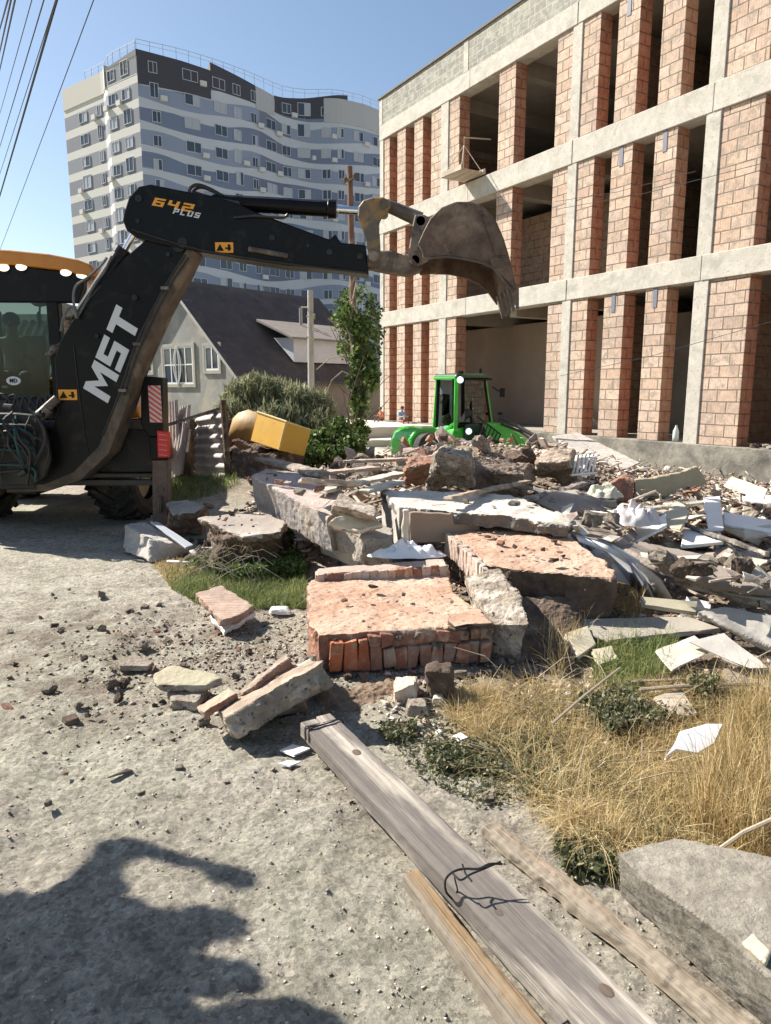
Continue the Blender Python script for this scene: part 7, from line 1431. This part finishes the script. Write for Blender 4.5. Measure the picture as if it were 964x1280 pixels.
for k in range(70):
    g = G(rr.uniform(245, 330), rr.uniform(668, 708), .25); a = rr.uniform(0, 6.28); mb.tube([g, g+Vector((math.cos(a)*.12, -.05, math.sin(a)*.1-.02)), g+Vector((math.cos(a)*.25, -.04, math.sin(a)*.12-.1))], .003, 4)
tag(mb.build('dead_roots', twig), 'tangle of dead roots on the earth lump near the green patch', 'roots', None, 'stuff')

# ================================================================== UNSEEN TREE added outside the left edge, shaped to cast the foreground shade
tt = empty('shadow_caster_tree', (-4.3, 2.4, 0), 0, 'unseen leafy tree left of the track shaped to cast the foreground shade', 'tree')
def lift(px, py, h): g = G(px, py, 0); k = h/math.tan(ELEV); return Vector((g.x+SUN.x*k, g.y+SUN.y*k, h))
mb = MB(); mb.tube([(-4.3, 2.4, -.1), (-4.2, 2.4, 1.2), (-4.2, 2.3, 2.2), (-4.4, 2.0, 2.8)], [.16, .13, .10, .06], 12)
mb.tube([(-4.2, 2.4, 1.5), lift(60, 1130, 2.2), lift(120, 1090, 2.4), lift(135, 1056, 2.5), lift(165, 1052, 2.5)], [.10, .08, .06, .045, .04], 8)
mb.tube([lift(140, 1052, 2.5), lift(200, 1062, 2.5), lift(250, 1078, 2.5), lift(300, 1098, 2.5)], [.045, .032, .028, .022], 8)
mb.tube([(-4.1, 2.4, 1.9), lift(80, 1180, 2.1), lift(220, 1160, 2.2)], [.10, .07, .03], 8); mb.tube([(-4.2, 2.4, 1.4), lift(60, 1260, 1.9), lift(220, 1215, 2.0)], [.10, .07, .03], 8)
mb.tube([(-4.3, 2.4, 1.0), lift(100, 1330, 1.8), lift(330, 1290, 1.8)], [.09, .06, .03], 8)
mb.build('trunk', bark, tt)
def ell(px, py, h, rx, ry, rz): p = lift(px, py, h); return (p.x, p.y, p.z, rx, ry, rz)
cls = [ell(40, 1175, 2.3, .22, .14, .16), ell(-40, 1150, 2.3, .30, .14, .2), ell(110, 1145, 2.3, .14, .12, .12), ell(20, 1230, 2.1, .30, .2, .2), ell(110, 1220, 2.1, .2, .16, .15), ell(60, 1290, 2.0, .3, .2, .2), ell(160, 1290, 1.9, .2, .12, .12), ell(-60, 1260, 2.2, .4, .3, .3), ell(110, 1105, 2.4, .08, .06, .06),
       ell(240, 1150, 2.2, .14, .055, .06), ell(205, 1155, 2.2, .12, .06, .07), ell(255, 1215, 2.0, .13, .045, .05), ell(195, 1205, 2.0, .14, .06, .07), ell(330, 1278, 1.8, .14, .06, .06), ell(370, 1268, 1.8, .08, .04, .04), ell(270, 1300, 1.8, .16, .08, .08), ell(285, 1092, 2.5, .05, .015, .015), ell(150, 1056, 2.5, .05, .035, .04),
       (-4.2, 2.0, 2.6, .5, .4, .35), (-4.6, 1.8, 2.9, .5, .4, .35)]
rs = np.random.RandomState(4); Cc = []
for c in cls:
    c = np.array(c); n = int(9000*(c[3]*c[4]*c[5])**.5)+250; d = rs.normal(size=(n, 3)); d /= np.linalg.norm(d, axis=1)[:, None]; Cc.append(c[:3]+d*(rs.rand(n)**.4)[:, None]*c[3:])
Cc = np.concatenate(Cc); V = leaves_arr(Cc, .05*(.6+.8*rs.rand(len(Cc))), 1.5, rs); me = mass_mesh('foliage', V-np.array([-4.3, 2.4, 0]), 4, lf_green, rs.rand(len(Cc))); o = bpy.data.objects.new('foliage', me); COL.objects.link(o); o.parent = tt
